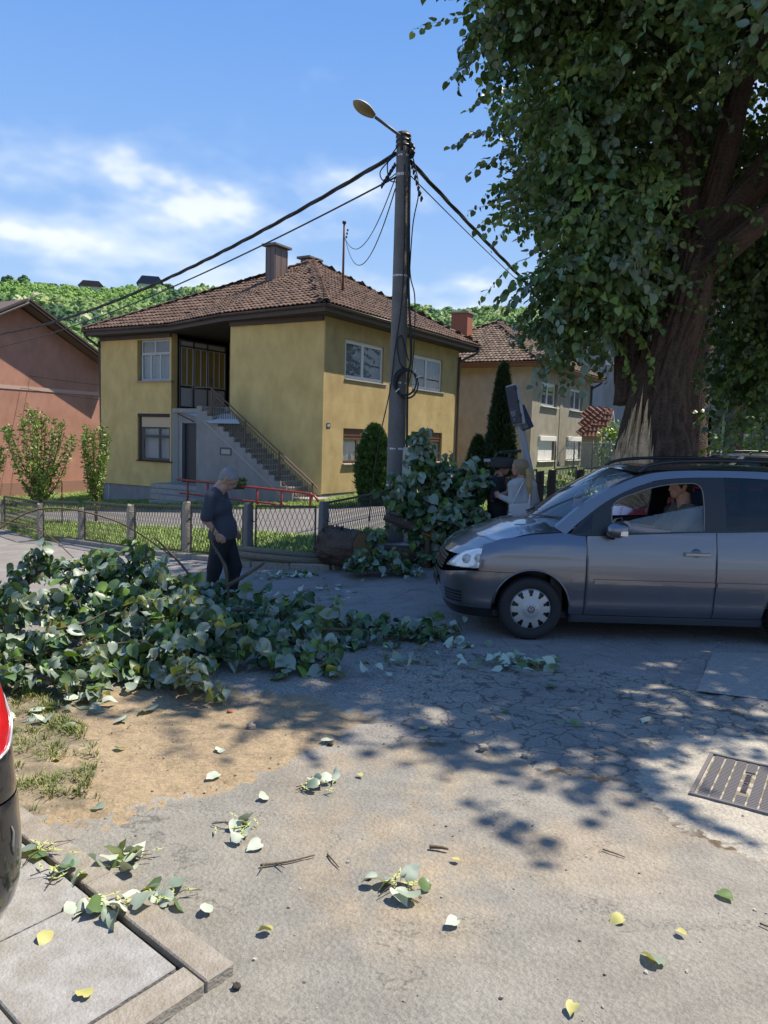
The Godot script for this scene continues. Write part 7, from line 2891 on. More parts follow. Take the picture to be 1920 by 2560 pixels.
func build_people_carrier():
	var plan := [Vector2(0, 0), Vector2(0.003, 0.25), Vector2(0.02, 0.42), Vector2(0.06, 0.56), Vector2(0.13, 0.68), Vector2(0.23, 0.77), Vector2(0.36, 0.835), Vector2(0.52, 0.872), Vector2(0.75, 0.893), Vector2(1.1, 0.902), Vector2(1.6, 0.902), Vector2(2.7, 0.902), Vector2(3.6, 0.895), Vector2(4.0, 0.875), Vector2(4.22, 0.82), Vector2(4.33, 0.70), Vector2(4.38, 0.5), Vector2(4.39, 0.0)]
	outline = []
	for p in curve(plan.map(func(q): return Vector3(q.x, q.y, 0)), 8):
		outline.append(Vector2(p.x, p.y))
	outline_len = [0.0]
	for i in range(1, outline.size()):
		outline_len.append(outline_len[i - 1] + (outline[i] - outline[i - 1]).length())
	paint("car_grey", Color(0.155, 0.158, 0.178), 0.72, 0.28)
	mat("tyre", Color(0.018, 0.018, 0.019), 0.8)
	var hs := mat("hub_silver", Color(0.40, 0.40, 0.385), 0.42)
	hs.metallic = 0.35
	mat("badge", Color(0.10, 0.10, 0.10), 0.3)
	mat("lamp_silver", Color(0.72, 0.73, 0.74), 0.15).metallic = 0.6
	var lens := StandardMaterial3D.new()
	lens.resource_name = "lamp_lens"
	lens.transparency = BaseMaterial3D.TRANSPARENCY_ALPHA
	lens.albedo_color = Color(0.9, 0.92, 0.93, 0.28)
	lens.roughness = 0.03
	M.lamp_lens = lens
	mat("trim_black", Color(0.014, 0.014, 0.016), 0.35)
	mat("seat_grey", Color(0.035, 0.036, 0.038), 0.9)
	var t := thing("people_carrier", "dark grey people carrier with its driver's window half open, stopped on the road", "car", Vector3(0.60, 0.03, -8.272))
	var ux := func(x: float) -> float: return u_of_x(x)
	var R := 0.375
	var arch := func(u: float) -> float:
		var x := body_pt(u, 0.5).x
		var d := absf(x - 0.88)
		return 0.335 + sqrt(maxf(0.0, R * R - d * d)) if d < R else 0.0
	var rarch := func(u: float) -> float:
		var x := body_pt(u, 0.5).x
		var d := absf(x - 3.56)
		return 0.335 + sqrt(maxf(0.0, R * R - d * d)) if d < R else 0.0
	var belt := func(u: float) -> float:
		var x := body_pt(u, 0.9).x
		return lerp_table([[0.0, 0.98], [1.0, 1.035], [1.2, 1.05], [2.7, 1.125], [3.3, 1.15], [4.4, 1.17]], x)
	var hood_edge := func(u: float) -> float:
		var x := body_pt(u, 0.8).x
		return lerp_table([[0.0, 0.76], [0.10, 0.80], [0.20, 0.855], [0.36, 0.93], [0.60, 1.005], [0.9, 1.055], [1.15, 1.075], [1.42, 1.062]], x)
	for s in [1, -1]:
		# bumper, from the middle of the nose to the arch
		var st := mb(true)
		var ub: float = ux.call(0.722)
		panel(st, 0.0, ub, func(u): return maxf(0.30, arch.call(u)), func(u): return maxf(lerpf(0.60, 0.675, smoothstep(0.3, 1.0, u)), arch.call(u)), s, 40, 14)
		commit("front_bumper", st, M.car_grey, t)
		st = mb(true)
		panel(st, 0.0, ux.call(0.505), func(u): return 0.20, func(u): return 0.297, s, 30, 4, -0.004)
		commit("front_valance", st, M.trim_black, t)
		# side grille in the bumper
		st = mb()
		for k in 4:
			panel(st, 0.52, 0.80, func(u): return 0.335 + 0.032 * k, func(u): return 0.355 + 0.032 * k, s, 8, 1, 0.004)
		commit("bumper_grille", st, M.trim_black, t)
		# middle grille
		st = mb()
		for k in 5:
			panel(st, 0.0, 0.42, func(u): return 0.63 + 0.03 * k, func(u): return 0.652 + 0.03 * k, s, 8, 1, 0.0)
		commit("grille", st, M.trim_black, t)
		# headlamp: silver reflector under a clear cover
		var u0 := 0.52
		var u1: float = ux.call(0.345)
		var lt := func(u): return lerp_table([[0.52, 0.70], [0.62, 0.79], [0.75, 0.86], [0.9, 0.892], [1.02, 0.90], [1.10, 0.87]], u)
		var lb := func(u): return lerp_table([[0.52, 0.685], [0.7, 0.69], [0.95, 0.70], [1.05, 0.735], [1.10, 0.80]], u)
		var lamp := Node3D.new()
		lamp.name = "headlight"
		t.add_child(lamp, true)
		st = mb(true)
		panel(st, u0, u1, lb, lt, s, 16, 8, -0.030)
		commit("reflector", st, M.lamp_silver, lamp)
		st = mb(true)
		for q in [[0.80, 0.78, 0.05], [0.95, 0.80, 0.045], [1.02, 0.77, 0.025]]:
			var c := body_pt(q[0], q[1], -0.02)
			c.z *= s
			blob(st, c, Vector3(q[2], q[2], q[2] * 0.5), 0.0, 1.0, 8, 12)
		commit("bulb_bowl", st, M.hub_silver, lamp)
		st = mb(true)
		panel(st, u0, u1, lb, lt, s, 16, 8, 0.004)
		commit("cover", st, M.lamp_lens, lamp)
		# fender
		st = mb(true)
		panel(st, u1 + 0.006, ux.call(1.398), func(u): return maxf(arch.call(u), 0.27 if body_pt(u, 0.5).x > 0.9 else lerpf(0.683, 0.68, u)), func(u): return hood_edge.call(u), s, 90, 26, 0.0, 0.045)
		commit("fender", st, M.car_grey, t)
		# arch lip and black liner
		st = mb(true)
		var lip := []
		for k in 21:
			var a := PI * (0.02 + 0.96 * k / 20.0)
			var x := 0.88 - cos(a) * R
			var p := body_pt(ux.call(x), 0.335 + sin(a) * R, 0.002)
			lip.append(Vector3(x, p.y, p.z * s))
		tube(st, lip, 0.009, 6)
		commit("arch_lip", st, M.car_grey, t)
		for cx in [0.88, 3.56]:
			st = mb(true)
			var rings := []
			for k in 19:
				var a := PI * (-0.08 + 1.16 * k / 18.0)
				var p := Vector3(cx - cos(a) * (R + 0.012), 0.335 + sin(a) * (R + 0.012), 0.868 * s)
				rings.append([p, p - Vector3(0, 0, 0.30 * s)])
			skin(st, rings, false, false)
			quad(st, Vector3(cx - 0.42, 0.2, 0.56 * s), Vector3(cx + 0.42, 0.2, 0.56 * s), Vector3(cx + 0.42, 0.78, 0.56 * s), Vector3(cx - 0.42, 0.78, 0.56 * s))
			commit("wheel_arch_liner", st, M.black_plastic, t)
		# doors, rear quarter
		for d in [["front_door", 1.406, 2.672], ["rear_door", 2.682, 3.70], ["rear_quarter", 3.71, 4.385]]:
			var door := Node3D.new()
			door.name = d[0]
			t.add_child(door, true)
			st = mb(true)
			var ue: float = ux.call(d[2]) if d[2] < 4.3 else outline_len[outline_len.size() - 1]
			panel(st, ux.call(d[1]), ue, func(u): return maxf(0.272, rarch.call(u)), func(u): return belt.call(u), s, 40 if d[1] < 2.6 else 60, 20)
			commit("skin", st, M.car_grey, door)
			if d[1] < 3.0:
				# rubbing strip
				st = mb()
				panel(st, ux.call(d[1] + (0.075 if d[1] < 2 else 0.008)), ux.call(d[2] - (0.008 if d[1] < 2 else 0.15)), func(u): return 0.594, func(u): return 0.638, s, 16, 2, 0.015)
				for e in [0.596, 0.636]:
					panel(st, ux.call(d[1] + (0.075 if d[1] < 2 else 0.008)), ux.call(d[2] - (0.008 if d[1] < 2 else 0.15)), func(u): return e - 0.004, func(u): return e + 0.004, s, 16, 1, 0.004)
				commit("rubbing_strip", st, M.car_grey, door)
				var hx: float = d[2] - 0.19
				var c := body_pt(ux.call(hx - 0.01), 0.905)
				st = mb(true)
				blob(st, Vector3(c.x, c.y, (c.z - 0.012) * s), Vector3(0.066, 0.062, 0.018), 0.0, 1.0, 10, 18)  # slightly proud disc; the shade of the handle recess is put into its darker colour
				commit("handle_cup", st, M.handle_recess_shade if M.has("handle_recess_shade") else paint("handle_recess_shade", Color(0.07, 0.07, 0.08), 0.7, 0.3), door)
				st = mb()
				box(st, Vector3(0.25, 0.034, 0.022), at(Vector3(hx, 0.912, (c.z + 0.026) * s)), 0.009)
				box(st, Vector3(0.03, 0.034, 0.03), at(Vector3(hx + 0.115, 0.912, (c.z + 0.012) * s)), 0.006)
				box(st, Vector3(0.03, 0.034, 0.03), at(Vector3(hx - 0.115, 0.912, (c.z + 0.012) * s)), 0.006)
				commit("handle", st, M.handle_silver if M.has("handle_silver") else paint("handle_silver", Color(0.30, 0.30, 0.31), 0.7, 0.3), door)
		# sill
		st = mb(true)
		panel(st, ux.call(1.27), ux.call(3.2), func(u): return 0.185, func(u): return 0.266, s, 20, 4, 0.0)
		commit("sill", st, M.car_grey, t)
		build_glasshouse(t, s)
		wheel(t, Vector3(0.88, 0.314, 0.872 * s), s, 0.314, true)
		wheel(t, Vector3(3.56, 0.314, 0.872 * s), s, 0.314, true)
		# roof rail
		st = mb(true)
		tube(st, curve([Vector3(1.95, 1.69, 0.63 * s), Vector3(2.06, 1.765, 0.63 * s), Vector3(2.4, 1.815, 0.63 * s), Vector3(3.2, 1.832, 0.62 * s), Vector3(3.9, 1.79, 0.60 * s), Vector3(4.02, 1.70, 0.60 * s)], 5), 0.018, 8)
		commit("roof_rail", st, M.trim_black, t)
		# door mirror
		var mir := Node3D.new()
		mir.name = "mirror"
		t.add_child(mir, true)
		st = mb(true)
		var rg := []
		for i in 9:
			var f := i / 8.0
			var ring := []
			var w := sin(PI * clampf(0.10 + 0.75 * f, 0, 1))
			for j in 16:
				var a := TAU * j / 16.0
				ring.append(Vector3(1.56 + 0.19 * f, 1.135 + sin(a) * 0.082 * pow(w, 0.6) + 0.012 * f, (0.985 + cos(a) * 0.092 * pow(w, 0.6)) * s))
			rg.append(ring)
		skin(st, rg)
		commit("shell", st, M.car_grey, mir)
		st = mb()
		box(st, Vector3(0.07, 0.05, 0.012), at(Vector3(1.70, 1.115, 1.068 * s)), 0.005)
		commit("repeater", st, M.lamp_silver, mir)
		st = mb(true)
		tube(st, [Vector3(1.60, 1.07, 0.84 * s), Vector3(1.63, 1.075, 0.95 * s)], 0.035, 8)
		commit("arm", st, M.trim_black, mir)
	# bonnet, windscreen, roof, tail
	var grid := func(f: Callable, nu: int, nv: int) -> SurfaceTool:
		var st := mb(true)
		for i in nu:
			for j in nv:
				quad(st, f.call(float(i) / nu, float(j) / nv), f.call(float(i + 1) / nu, float(j) / nv), f.call(float(i + 1) / nu, float(j + 1) / nv), f.call(float(i) / nu, float(j + 1) / nv))
		return st
	var bonnet := func(a: float, b: float) -> Vector3:
		# a: -1..1 across from far to near (0..1), b: nose to screen
		var z := a * 2.0 - 1.0
		var zx := lerp_table([[0.0, 0.60], [0.12, 0.735], [0.3, 0.795], [0.6, 0.820], [1.0, 0.815]], b) * z
		var x_mid := lerpf(0.075, 1.00, b)
		var x_side := lerpf(0.22, 1.15, b)
		var x := lerpf(x_mid, x_side, z * z)
		var y_mid := lerp_table([[0.0, 0.785], [0.10, 0.865], [0.35, 0.995], [0.7, 1.105], [1.0, 1.155]], b)
		var y_side := lerp_table([[0.0, 0.80], [0.12, 0.880], [0.35, 0.985], [0.7, 1.062], [1.0, 1.082]], b)
		var y := lerpf(y_mid, y_side, pow(absf(z), 2.6))
		y += 0.012 * exp(-pow((absf(z) - 0.62) / 0.1, 2.0)) * b
		return Vector3(x, y, zx)
	commit("bonnet", grid.call(func(a, b): return bonnet.call(b, a), 24, 30), M.car_grey, t)
	var scr := func(a: float, b: float) -> Vector3:
		var z := a * 2.0 - 1.0
		var zb := lerpf(0.785, 0.665, b) * z
		var x0 := lerpf(0.96, 1.17, z * z)
		var x1 := lerpf(1.80, 1.90, z * z)
		var y0 := lerpf(1.155, 1.10, z * z)
		var y1 := lerpf(1.710, 1.660, z * z)
		return Vector3(lerpf(x0, x1, b), lerpf(y0, y1, b) + 0.035 * sin(PI * b), zb)
	commit("windscreen", grid.call(func(a, b): return scr.call(b, a), 12, 20), M.pane, t)
	# black cowl at the foot of the screen and the wipers
	var cw := mb(true)
	for i in 16:
		var q := []
		for c in [[i, 0], [i + 1, 0], [i + 1, 1], [i, 1]]:
			var z = c[0] / 8.0 - 1.0
			var a: Vector3 = bonnet.call(c[0] / 16.0, 1.0) + Vector3(-0.01, -0.012, 0)
			var b: Vector3 = scr.call(c[0] / 16.0, 0.06) + Vector3(0, -0.004, 0)
			q.append(a if c[1] == 0 else b)
		quad(cw, q[0], q[1], q[2], q[3])
	commit("cowl", cw, M.trim_black, t)
	for k in 2:
		cw = mb()
		bar(cw, scr.call(0.2 + 0.42 * k, 0.03) + Vector3(-0.02, 0.02, 0), scr.call(0.50 + 0.42 * k, 0.12) + Vector3(-0.01, 0.02, 0), 0.014, 0.012)
		commit("wiper", cw, M.trim_black, t)
	var rf := func(a: float, b: float) -> Vector3:
		var z := a * 2.0 - 1.0
		var x := lerpf(lerpf(1.80, 1.90, z * z), 4.20, b)
		var yc := lerp_table([[1.75, 1.710], [2.1, 1.760], [2.6, 1.782], [3.3, 1.777], [4.0, 1.72], [4.3, 1.65]], x)
		return Vector3(x, yc - 0.042 * pow(absf(z), 3.0), z * lerpf(0.665, 0.63, b))
	commit("roof", grid.call(func(a, b): return rf.call(b, a), 24, 16), M.car_grey, t)
	var tail := mb(true)
	quad(tail, Vector3(4.2, 1.67, -0.6), Vector3(4.2, 1.67, 0.6), Vector3(4.36, 1.1, 0.72), Vector3(4.36, 1.1, -0.72))
	commit("tailgate", tail, M.tinted, t)
	# inner floor, dashboard, seats, wheel
	var st := mb()
	box(st, Vector3(3.9, 0.10, 1.5), at(Vector3(2.35, 0.24, 0)), 0.02)
	box(st, Vector3(0.12, 0.8, 1.5), at(Vector3(1.15, 0.65, 0)))
	for s in [-1, 1]:
		box(st, Vector3(2.9, 0.66, 0.03), at(Vector3(2.8, 0.70, 0.80 * s)))  # unseen dark panels inside the doors, added to block light
	commit("floor", st, M.black_plastic, t)
	st = mb(true)
	skin(st, [-0.74, -0.3, 0.1, 0.74].map(func(z): return [Vector3(1.12, 0.5, z), Vector3(1.62, 0.55, z), Vector3(1.66, 0.85, z), Vector3(1.56, 1.01 + (0.05 if z > 0 and z < 0.7 else 0.0), z), Vector3(1.2, 1.06, z), Vector3(1.02, 1.05, z)]))
	commit("dashboard", st, M.trim_black, t)
	st = mb(true)
	var sw := []
	for i in 25:
		var a := TAU * i / 24.0
		sw.append(Vector3(1.83 + 0.06 * sin(a), 1.02 + sin(a) * 0.17, 0.36 + cos(a) * 0.18))
	tube(st, sw, 0.016, 8)
	bar(st, Vector3(1.6, 0.88, 0.36), Vector3(1.83, 1.02, 0.36), 0.06, 0.06)
	bar(st, Vector3(1.82, 1.02, 0.20), Vector3(1.82, 1.02, 0.52), 0.03, 0.05)
	commit("steering_wheel", st, M.trim_black, t)
	for s in [-0.37, 0.37]:
		for k in 2:
			st = mb()
			var bx := 2.62 + 1.0 * k
			box(st, Vector3(0.52, 0.14, 0.50), at(Vector3(bx - 0.28, 0.62, s)), 0.05)
			box(st, Vector3(0.14, 0.66, 0.48), Transform3D(Basis(Vector3(0, 0, 1), -0.22), Vector3(bx + 0.06, 0.95, s)), 0.05)
			box(st, Vector3(0.10, 0.18, 0.26), Transform3D(Basis(Vector3(0, 0, 1), -0.15), Vector3(bx + 0.17, 1.43, s)), 0.04)
			commit("seat", st, M.seat_grey, t)
	# nose plate
	st = mb()
	box(st, Vector3(0.015, 0.11, 0.52), at(Vector3(-0.012, 0.47, 0)), 0.004)
	commit("number_plate", st, M.trim_black, t)

func build_glasshouse(t: Node3D, s: int):
	var st := mb(true)
	# roof side rail in body colour: from the foot of the A pillar over the doors to the tail
	var n := 50
	var up := dense([Vector2(1.10, 1.125), Vector2(1.36, 1.340), Vector2(1.62, 1.508), Vector2(1.90, 1.640), Vector2(2.2, 1.706), Vector2(2.7, 1.730), Vector2(3.3, 1.724), Vector2(3.9, 1.670), Vector2(4.25, 1.580)], n)
	var lo := dense([Vector2(1.20, 1.060), Vector2(1.40, 1.238), Vector2(1.64, 1.418), Vector2(1.92, 1.558), Vector2(2.2, 1.632), Vector2(2.7, 1.662), Vector2(3.3, 1.654), Vector2(3.85, 1.592), Vector2(4.28, 1.460)], n)
	strip(st, lo, up, s, 0.0, 4)
	commit("roof_rail_panel", st, M.car_grey, t)
	# A pillar flank joins the screen edge
	st = mb(true)
	for i in 24:
		var q := []
		for c in [[i, 0], [i + 1, 0], [i + 1, 1], [i, 1]]:
			var p: Vector2 = up[c[0]]
			var g := glass_pt(p.x, p.y)
			if c[1] == 1:
				g = Vector3(p.x + 0.005, p.y + 0.018, g.z - 0.055)
			g.z *= s
			q.append(g)
		if s > 0:
			quad(st, q[0], q[1], q[2], q[3])
		else:
			quad(st, q[3], q[2], q[1], q[0])
	commit("pillar_edge", st, M.car_grey, t)
	# black surround: outer edge = lower edge of the rail, inner edge = glass opening
	var open_f := dense([Vector2(1.66, 1.085), Vector2(1.652, 1.220), Vector2(1.68, 1.382), Vector2(1.92, 1.504), Vector2(2.16, 1.576), Vector2(2.40, 1.604), Vector2(2.50, 1.602), Vector2(2.565, 1.544), Vector2(2.575, 1.340), Vector2(2.56, 1.125)], 40)
	var out_f := dense([Vector2(1.24, 1.057), Vector2(1.40, 1.236), Vector2(1.64, 1.416), Vector2(1.92, 1.556), Vector2(2.2, 1.629), Vector2(2.42, 1.652), Vector2(2.56, 1.654), Vector2(2.66, 1.657), Vector2(2.672, 1.400), Vector2(2.672, 1.118)], 40)
	st = mb(true)
	strip(st, open_f, out_f, s, -0.006, 2)
	commit("window_surround", st, M.trim_black, t)
	# belt strip, B pillar, rear surround
	st = mb(true)
	strip(st, dense([Vector2(1.22, 1.050), Vector2(2.0, 1.088), Vector2(2.7, 1.124), Vector2(3.3, 1.148), Vector2(4.2, 1.165)], 24), dense([Vector2(1.22, 1.068), Vector2(2.0, 1.108), Vector2(2.7, 1.144), Vector2(3.3, 1.168), Vector2(4.2, 1.185)], 24), s, 0.004, 1)
	commit("belt_trim", st, M.trim_black, t)
	st = mb(true)
	strip(st, [Vector2(2.55, 1.120), Vector2(2.60, 1.120), Vector2(2.78, 1.130)], [Vector2(2.57, 1.652), Vector2(2.62, 1.658), Vector2(2.78, 1.662)], s, -0.004, 6)
	strip(st, [Vector2(3.62, 1.150), Vector2(3.72, 1.150)], [Vector2(3.58, 1.640), Vector2(3.68, 1.640)], s, -0.002, 6)
	commit("pillar", st, M.trim_black, t)
	# panes
	st = mb(true)
	strip(st, dense([Vector2(1.655, 1.080), Vector2(2.0, 1.100), Vector2(2.58, 1.128)], 16), dense([Vector2(1.655, 1.170), Vector2(2.0, 1.262), Vector2(2.58, 1.388)], 16), s, -0.012, 2)
	commit("front_pane", st, M.pane, t)
	st = mb(true)
	strip(st, dense([Vector2(2.78, 1.130), Vector2(3.2, 1.150), Vector2(3.64, 1.165)], 12), dense([Vector2(2.78, 1.664), Vector2(3.2, 1.660), Vector2(3.60, 1.634)], 12), s, -0.008, 5)
	strip(st, dense([Vector2(3.70, 1.165), Vector2(4.0, 1.170), Vector2(4.28, 1.180)], 8), dense([Vector2(3.66, 1.628), Vector2(3.95, 1.580), Vector2(4.27, 1.460)], 8), s, -0.008, 4)
	commit("rear_pane", st, M.tinted, t)
	# small fixed corner window
	st = mb(true)
	strip(st, [Vector2(1.27, 1.072), Vector2(1.36, 1.074), Vector2(1.46, 1.076)], [Vector2(1.275, 1.080), Vector2(1.37, 1.165), Vector2(1.47, 1.268)], s, 0.002, 2)
	commit("quarter_pane", st, M.tinted, t)
	st = mb(true)
	var tr := []
	for p in [Vector2(1.665, 1.090), Vector2(1.675, 1.370), Vector2(1.92, 1.496), Vector2(2.16, 1.568), Vector2(2.40, 1.596), Vector2(2.50, 1.592), Vector2(2.557, 1.532), Vector2(2.567, 1.340), Vector2(2.555, 1.130)]:
		var g := glass_pt(p.x, p.y, -0.004)
		g.z *= s
		tr.append(g)
	tube(st, curve(tr, 5), 0.006, 5)
	commit("window_seal", st, M.seal_grey if M.has("seal_grey") else mat("seal_grey", Color(0.17, 0.165, 0.15), 0.5), t)

# ---------- the other cars ----------
func ring_at(x: float, w: float, y0: float, y1: float, round_k: float, n := 20) -> Array:
	# superellipse cross-section in the y-z plane
	var out := []
	for j in n:
		var a := TAU * j / n
		var c := cos(a)
		var s := sin(a)
		out.append(Vector3(x, (y0 + y1) * 0.5 + signf(s) * pow(absf(s), round_k) * (y1 - y0) * 0.5, -signf(c) * pow(absf(c), round_k) * w))
	return out

func simple_car(t: Node3D, l: float, w: float, belt: float, roof_y: float, screen0: float, screen1: float, rear1: float, rear0: float, pm: Material, nose_y: float):
	var st := mb(true)
	var rings := []
	for e in [[0.0, 0.55, 0.30, 0.62], [0.05, 0.78, 0.24, nose_y - 0.1], [0.25, 0.93, 0.2, nose_y], [0.7, 1.0, 0.18, nose_y + 0.06], [screen0, 1.0, 0.18, belt], [l * 0.5, 1.0, 0.18, belt + 0.02], [rear0, 1.0, 0.18, belt + 0.03], [l - 0.25, 0.96, 0.2, belt + 0.0], [l - 0.06, 0.86, 0.26, belt - 0.08], [l, 0.62, 0.36, belt - 0.25]]:
		rings.append(ring_at(e[0], w * e[1], e[2], e[3], 0.42))
	skin(st, rings)
	commit("body", st, pm, t)
	st = mb(true)
	skin(st, [ring_at(screen1, w * 0.74, roof_y - 0.10, roof_y - 0.02, 0.5), ring_at((screen1 + rear1) * 0.5, w * 0.76, roof_y - 0.11, roof_y + 0.01, 0.5), ring_at(rear1, w * 0.72, roof_y - 0.10, roof_y - 0.03, 0.5)])
	commit("roof", st, pm, t)
	for s in [-1, 1]:
		var bz: float = w * 0.93 * s
		var tz: float = w * 0.76 * s
		var xs := [screen0 + 0.12, lerpf(screen0, rear0, 0.36), lerpf(screen0, rear0, 0.70), rear0 - 0.1]
		var xt := [screen1 + 0.02, lerpf(screen1, rear1, 0.36), lerpf(screen1, rear1, 0.72), rear1 - 0.02]
		for k in 3:
			var q := mb()
			var g := 0.03
			var a := Vector3(xs[k] + g, belt, bz)
			var b := Vector3(xs[k + 1] - g, belt, bz)
			var c := Vector3(xt[k + 1] - g, roof_y - 0.08, tz)
			var d := Vector3(xt[k] + g, roof_y - 0.08, tz)
			if s > 0:
				quad(q, a, b, c, d)
			else:
				quad(q, b, a, d, c)
			commit("side_window", q, M.tinted, t)
		for k in 4:
			var q := mb()
			bar(q, Vector3(xs[k], belt - 0.02, bz), Vector3(xt[k], roof_y - 0.06, tz), 0.07, 0.05, 0.0)
			commit("pillar", q, pm if k == 0 or k == 3 else M.trim_black, t)
		var mi := mb(true)
		blob(mi, Vector3(screen0 + 0.45, belt + 0.08, (w + 0.10) * s), Vector3(0.07, 0.08, 0.11), 0.1, 1.0, 8, 12)
		commit("mirror", mi, pm, t)
		var rl := mb(true)
		tube(rl, curve([Vector3(screen1 + 0.2, roof_y - 0.04, w * 0.66 * s), Vector3(screen1 + 0.35, roof_y + 0.04, w * 0.66 * s), Vector3(rear1 - 0.3, roof_y + 0.04, w * 0.66 * s), Vector3(rear1 - 0.1, roof_y - 0.04, w * 0.66 * s)], 4), 0.017, 6)
		commit("roof_rail", rl, M.trim_black, t)
		wheel(t, Vector3(0.82, 0.31, (w - 0.04) * s), s, 0.31, false)
		wheel(t, Vector3(l - 0.85, 0.31, (w - 0.04) * s), s, 0.31, false)
		var hl := mb(true)
		blob(hl, Vector3(0.12, nose_y - 0.16, w * 0.66 * s), Vector3(0.08, 0.07, 0.16), 0.0, 1.0, 8, 12)
		commit("headlight", hl, M.lamp_silver, t)
	var sc := mb(true)
	quad(sc, Vector3(screen0, belt, -w * 0.86), Vector3(screen0, belt, w * 0.86), Vector3(screen1, roof_y - 0.05, w * 0.72), Vector3(screen1, roof_y - 0.05, -w * 0.72))
	commit("windscreen", sc, M.tinted, t)
	sc = mb(true)
	quad(sc, Vector3(rear0, belt, w * 0.86), Vector3(rear0, belt, -w * 0.86), Vector3(rear1, roof_y - 0.05, -w * 0.72), Vector3(rear1, roof_y - 0.05, w * 0.72))
	commit("rear_window", sc, M.tinted, t)

func build_other_cars():
	paint("car_red", Color(0.42, 0.018, 0.022), 0.15, 0.35)
	paint("car_silver", Color(0.26, 0.27, 0.26), 0.7, 0.3)
	paint("car_black", Color(0.028, 0.027, 0.028), 0.55, 0.28)
	var r := thing("red_car", "bright red car standing on the far lane, seen through the people carrier's windows", "car", Vector3(2.55, 0.06, -10.95))
	simple_car(r, 4.1, 0.85, 1.08, 1.43, 0.85, 1.6, 3.6, 4.0, M.car_red, 0.88)
	var s := thing("silver_car", "silver estate car with roof rails parked behind the people carrier's roof", "car", Vector3(4.85, 0.40, -15.3))
	simple_car(s, 4.5, 0.86, 0.98, 1.50, 1.15, 1.98, 3.7, 4.3, M.car_silver, 0.86)
	build_corner_car()

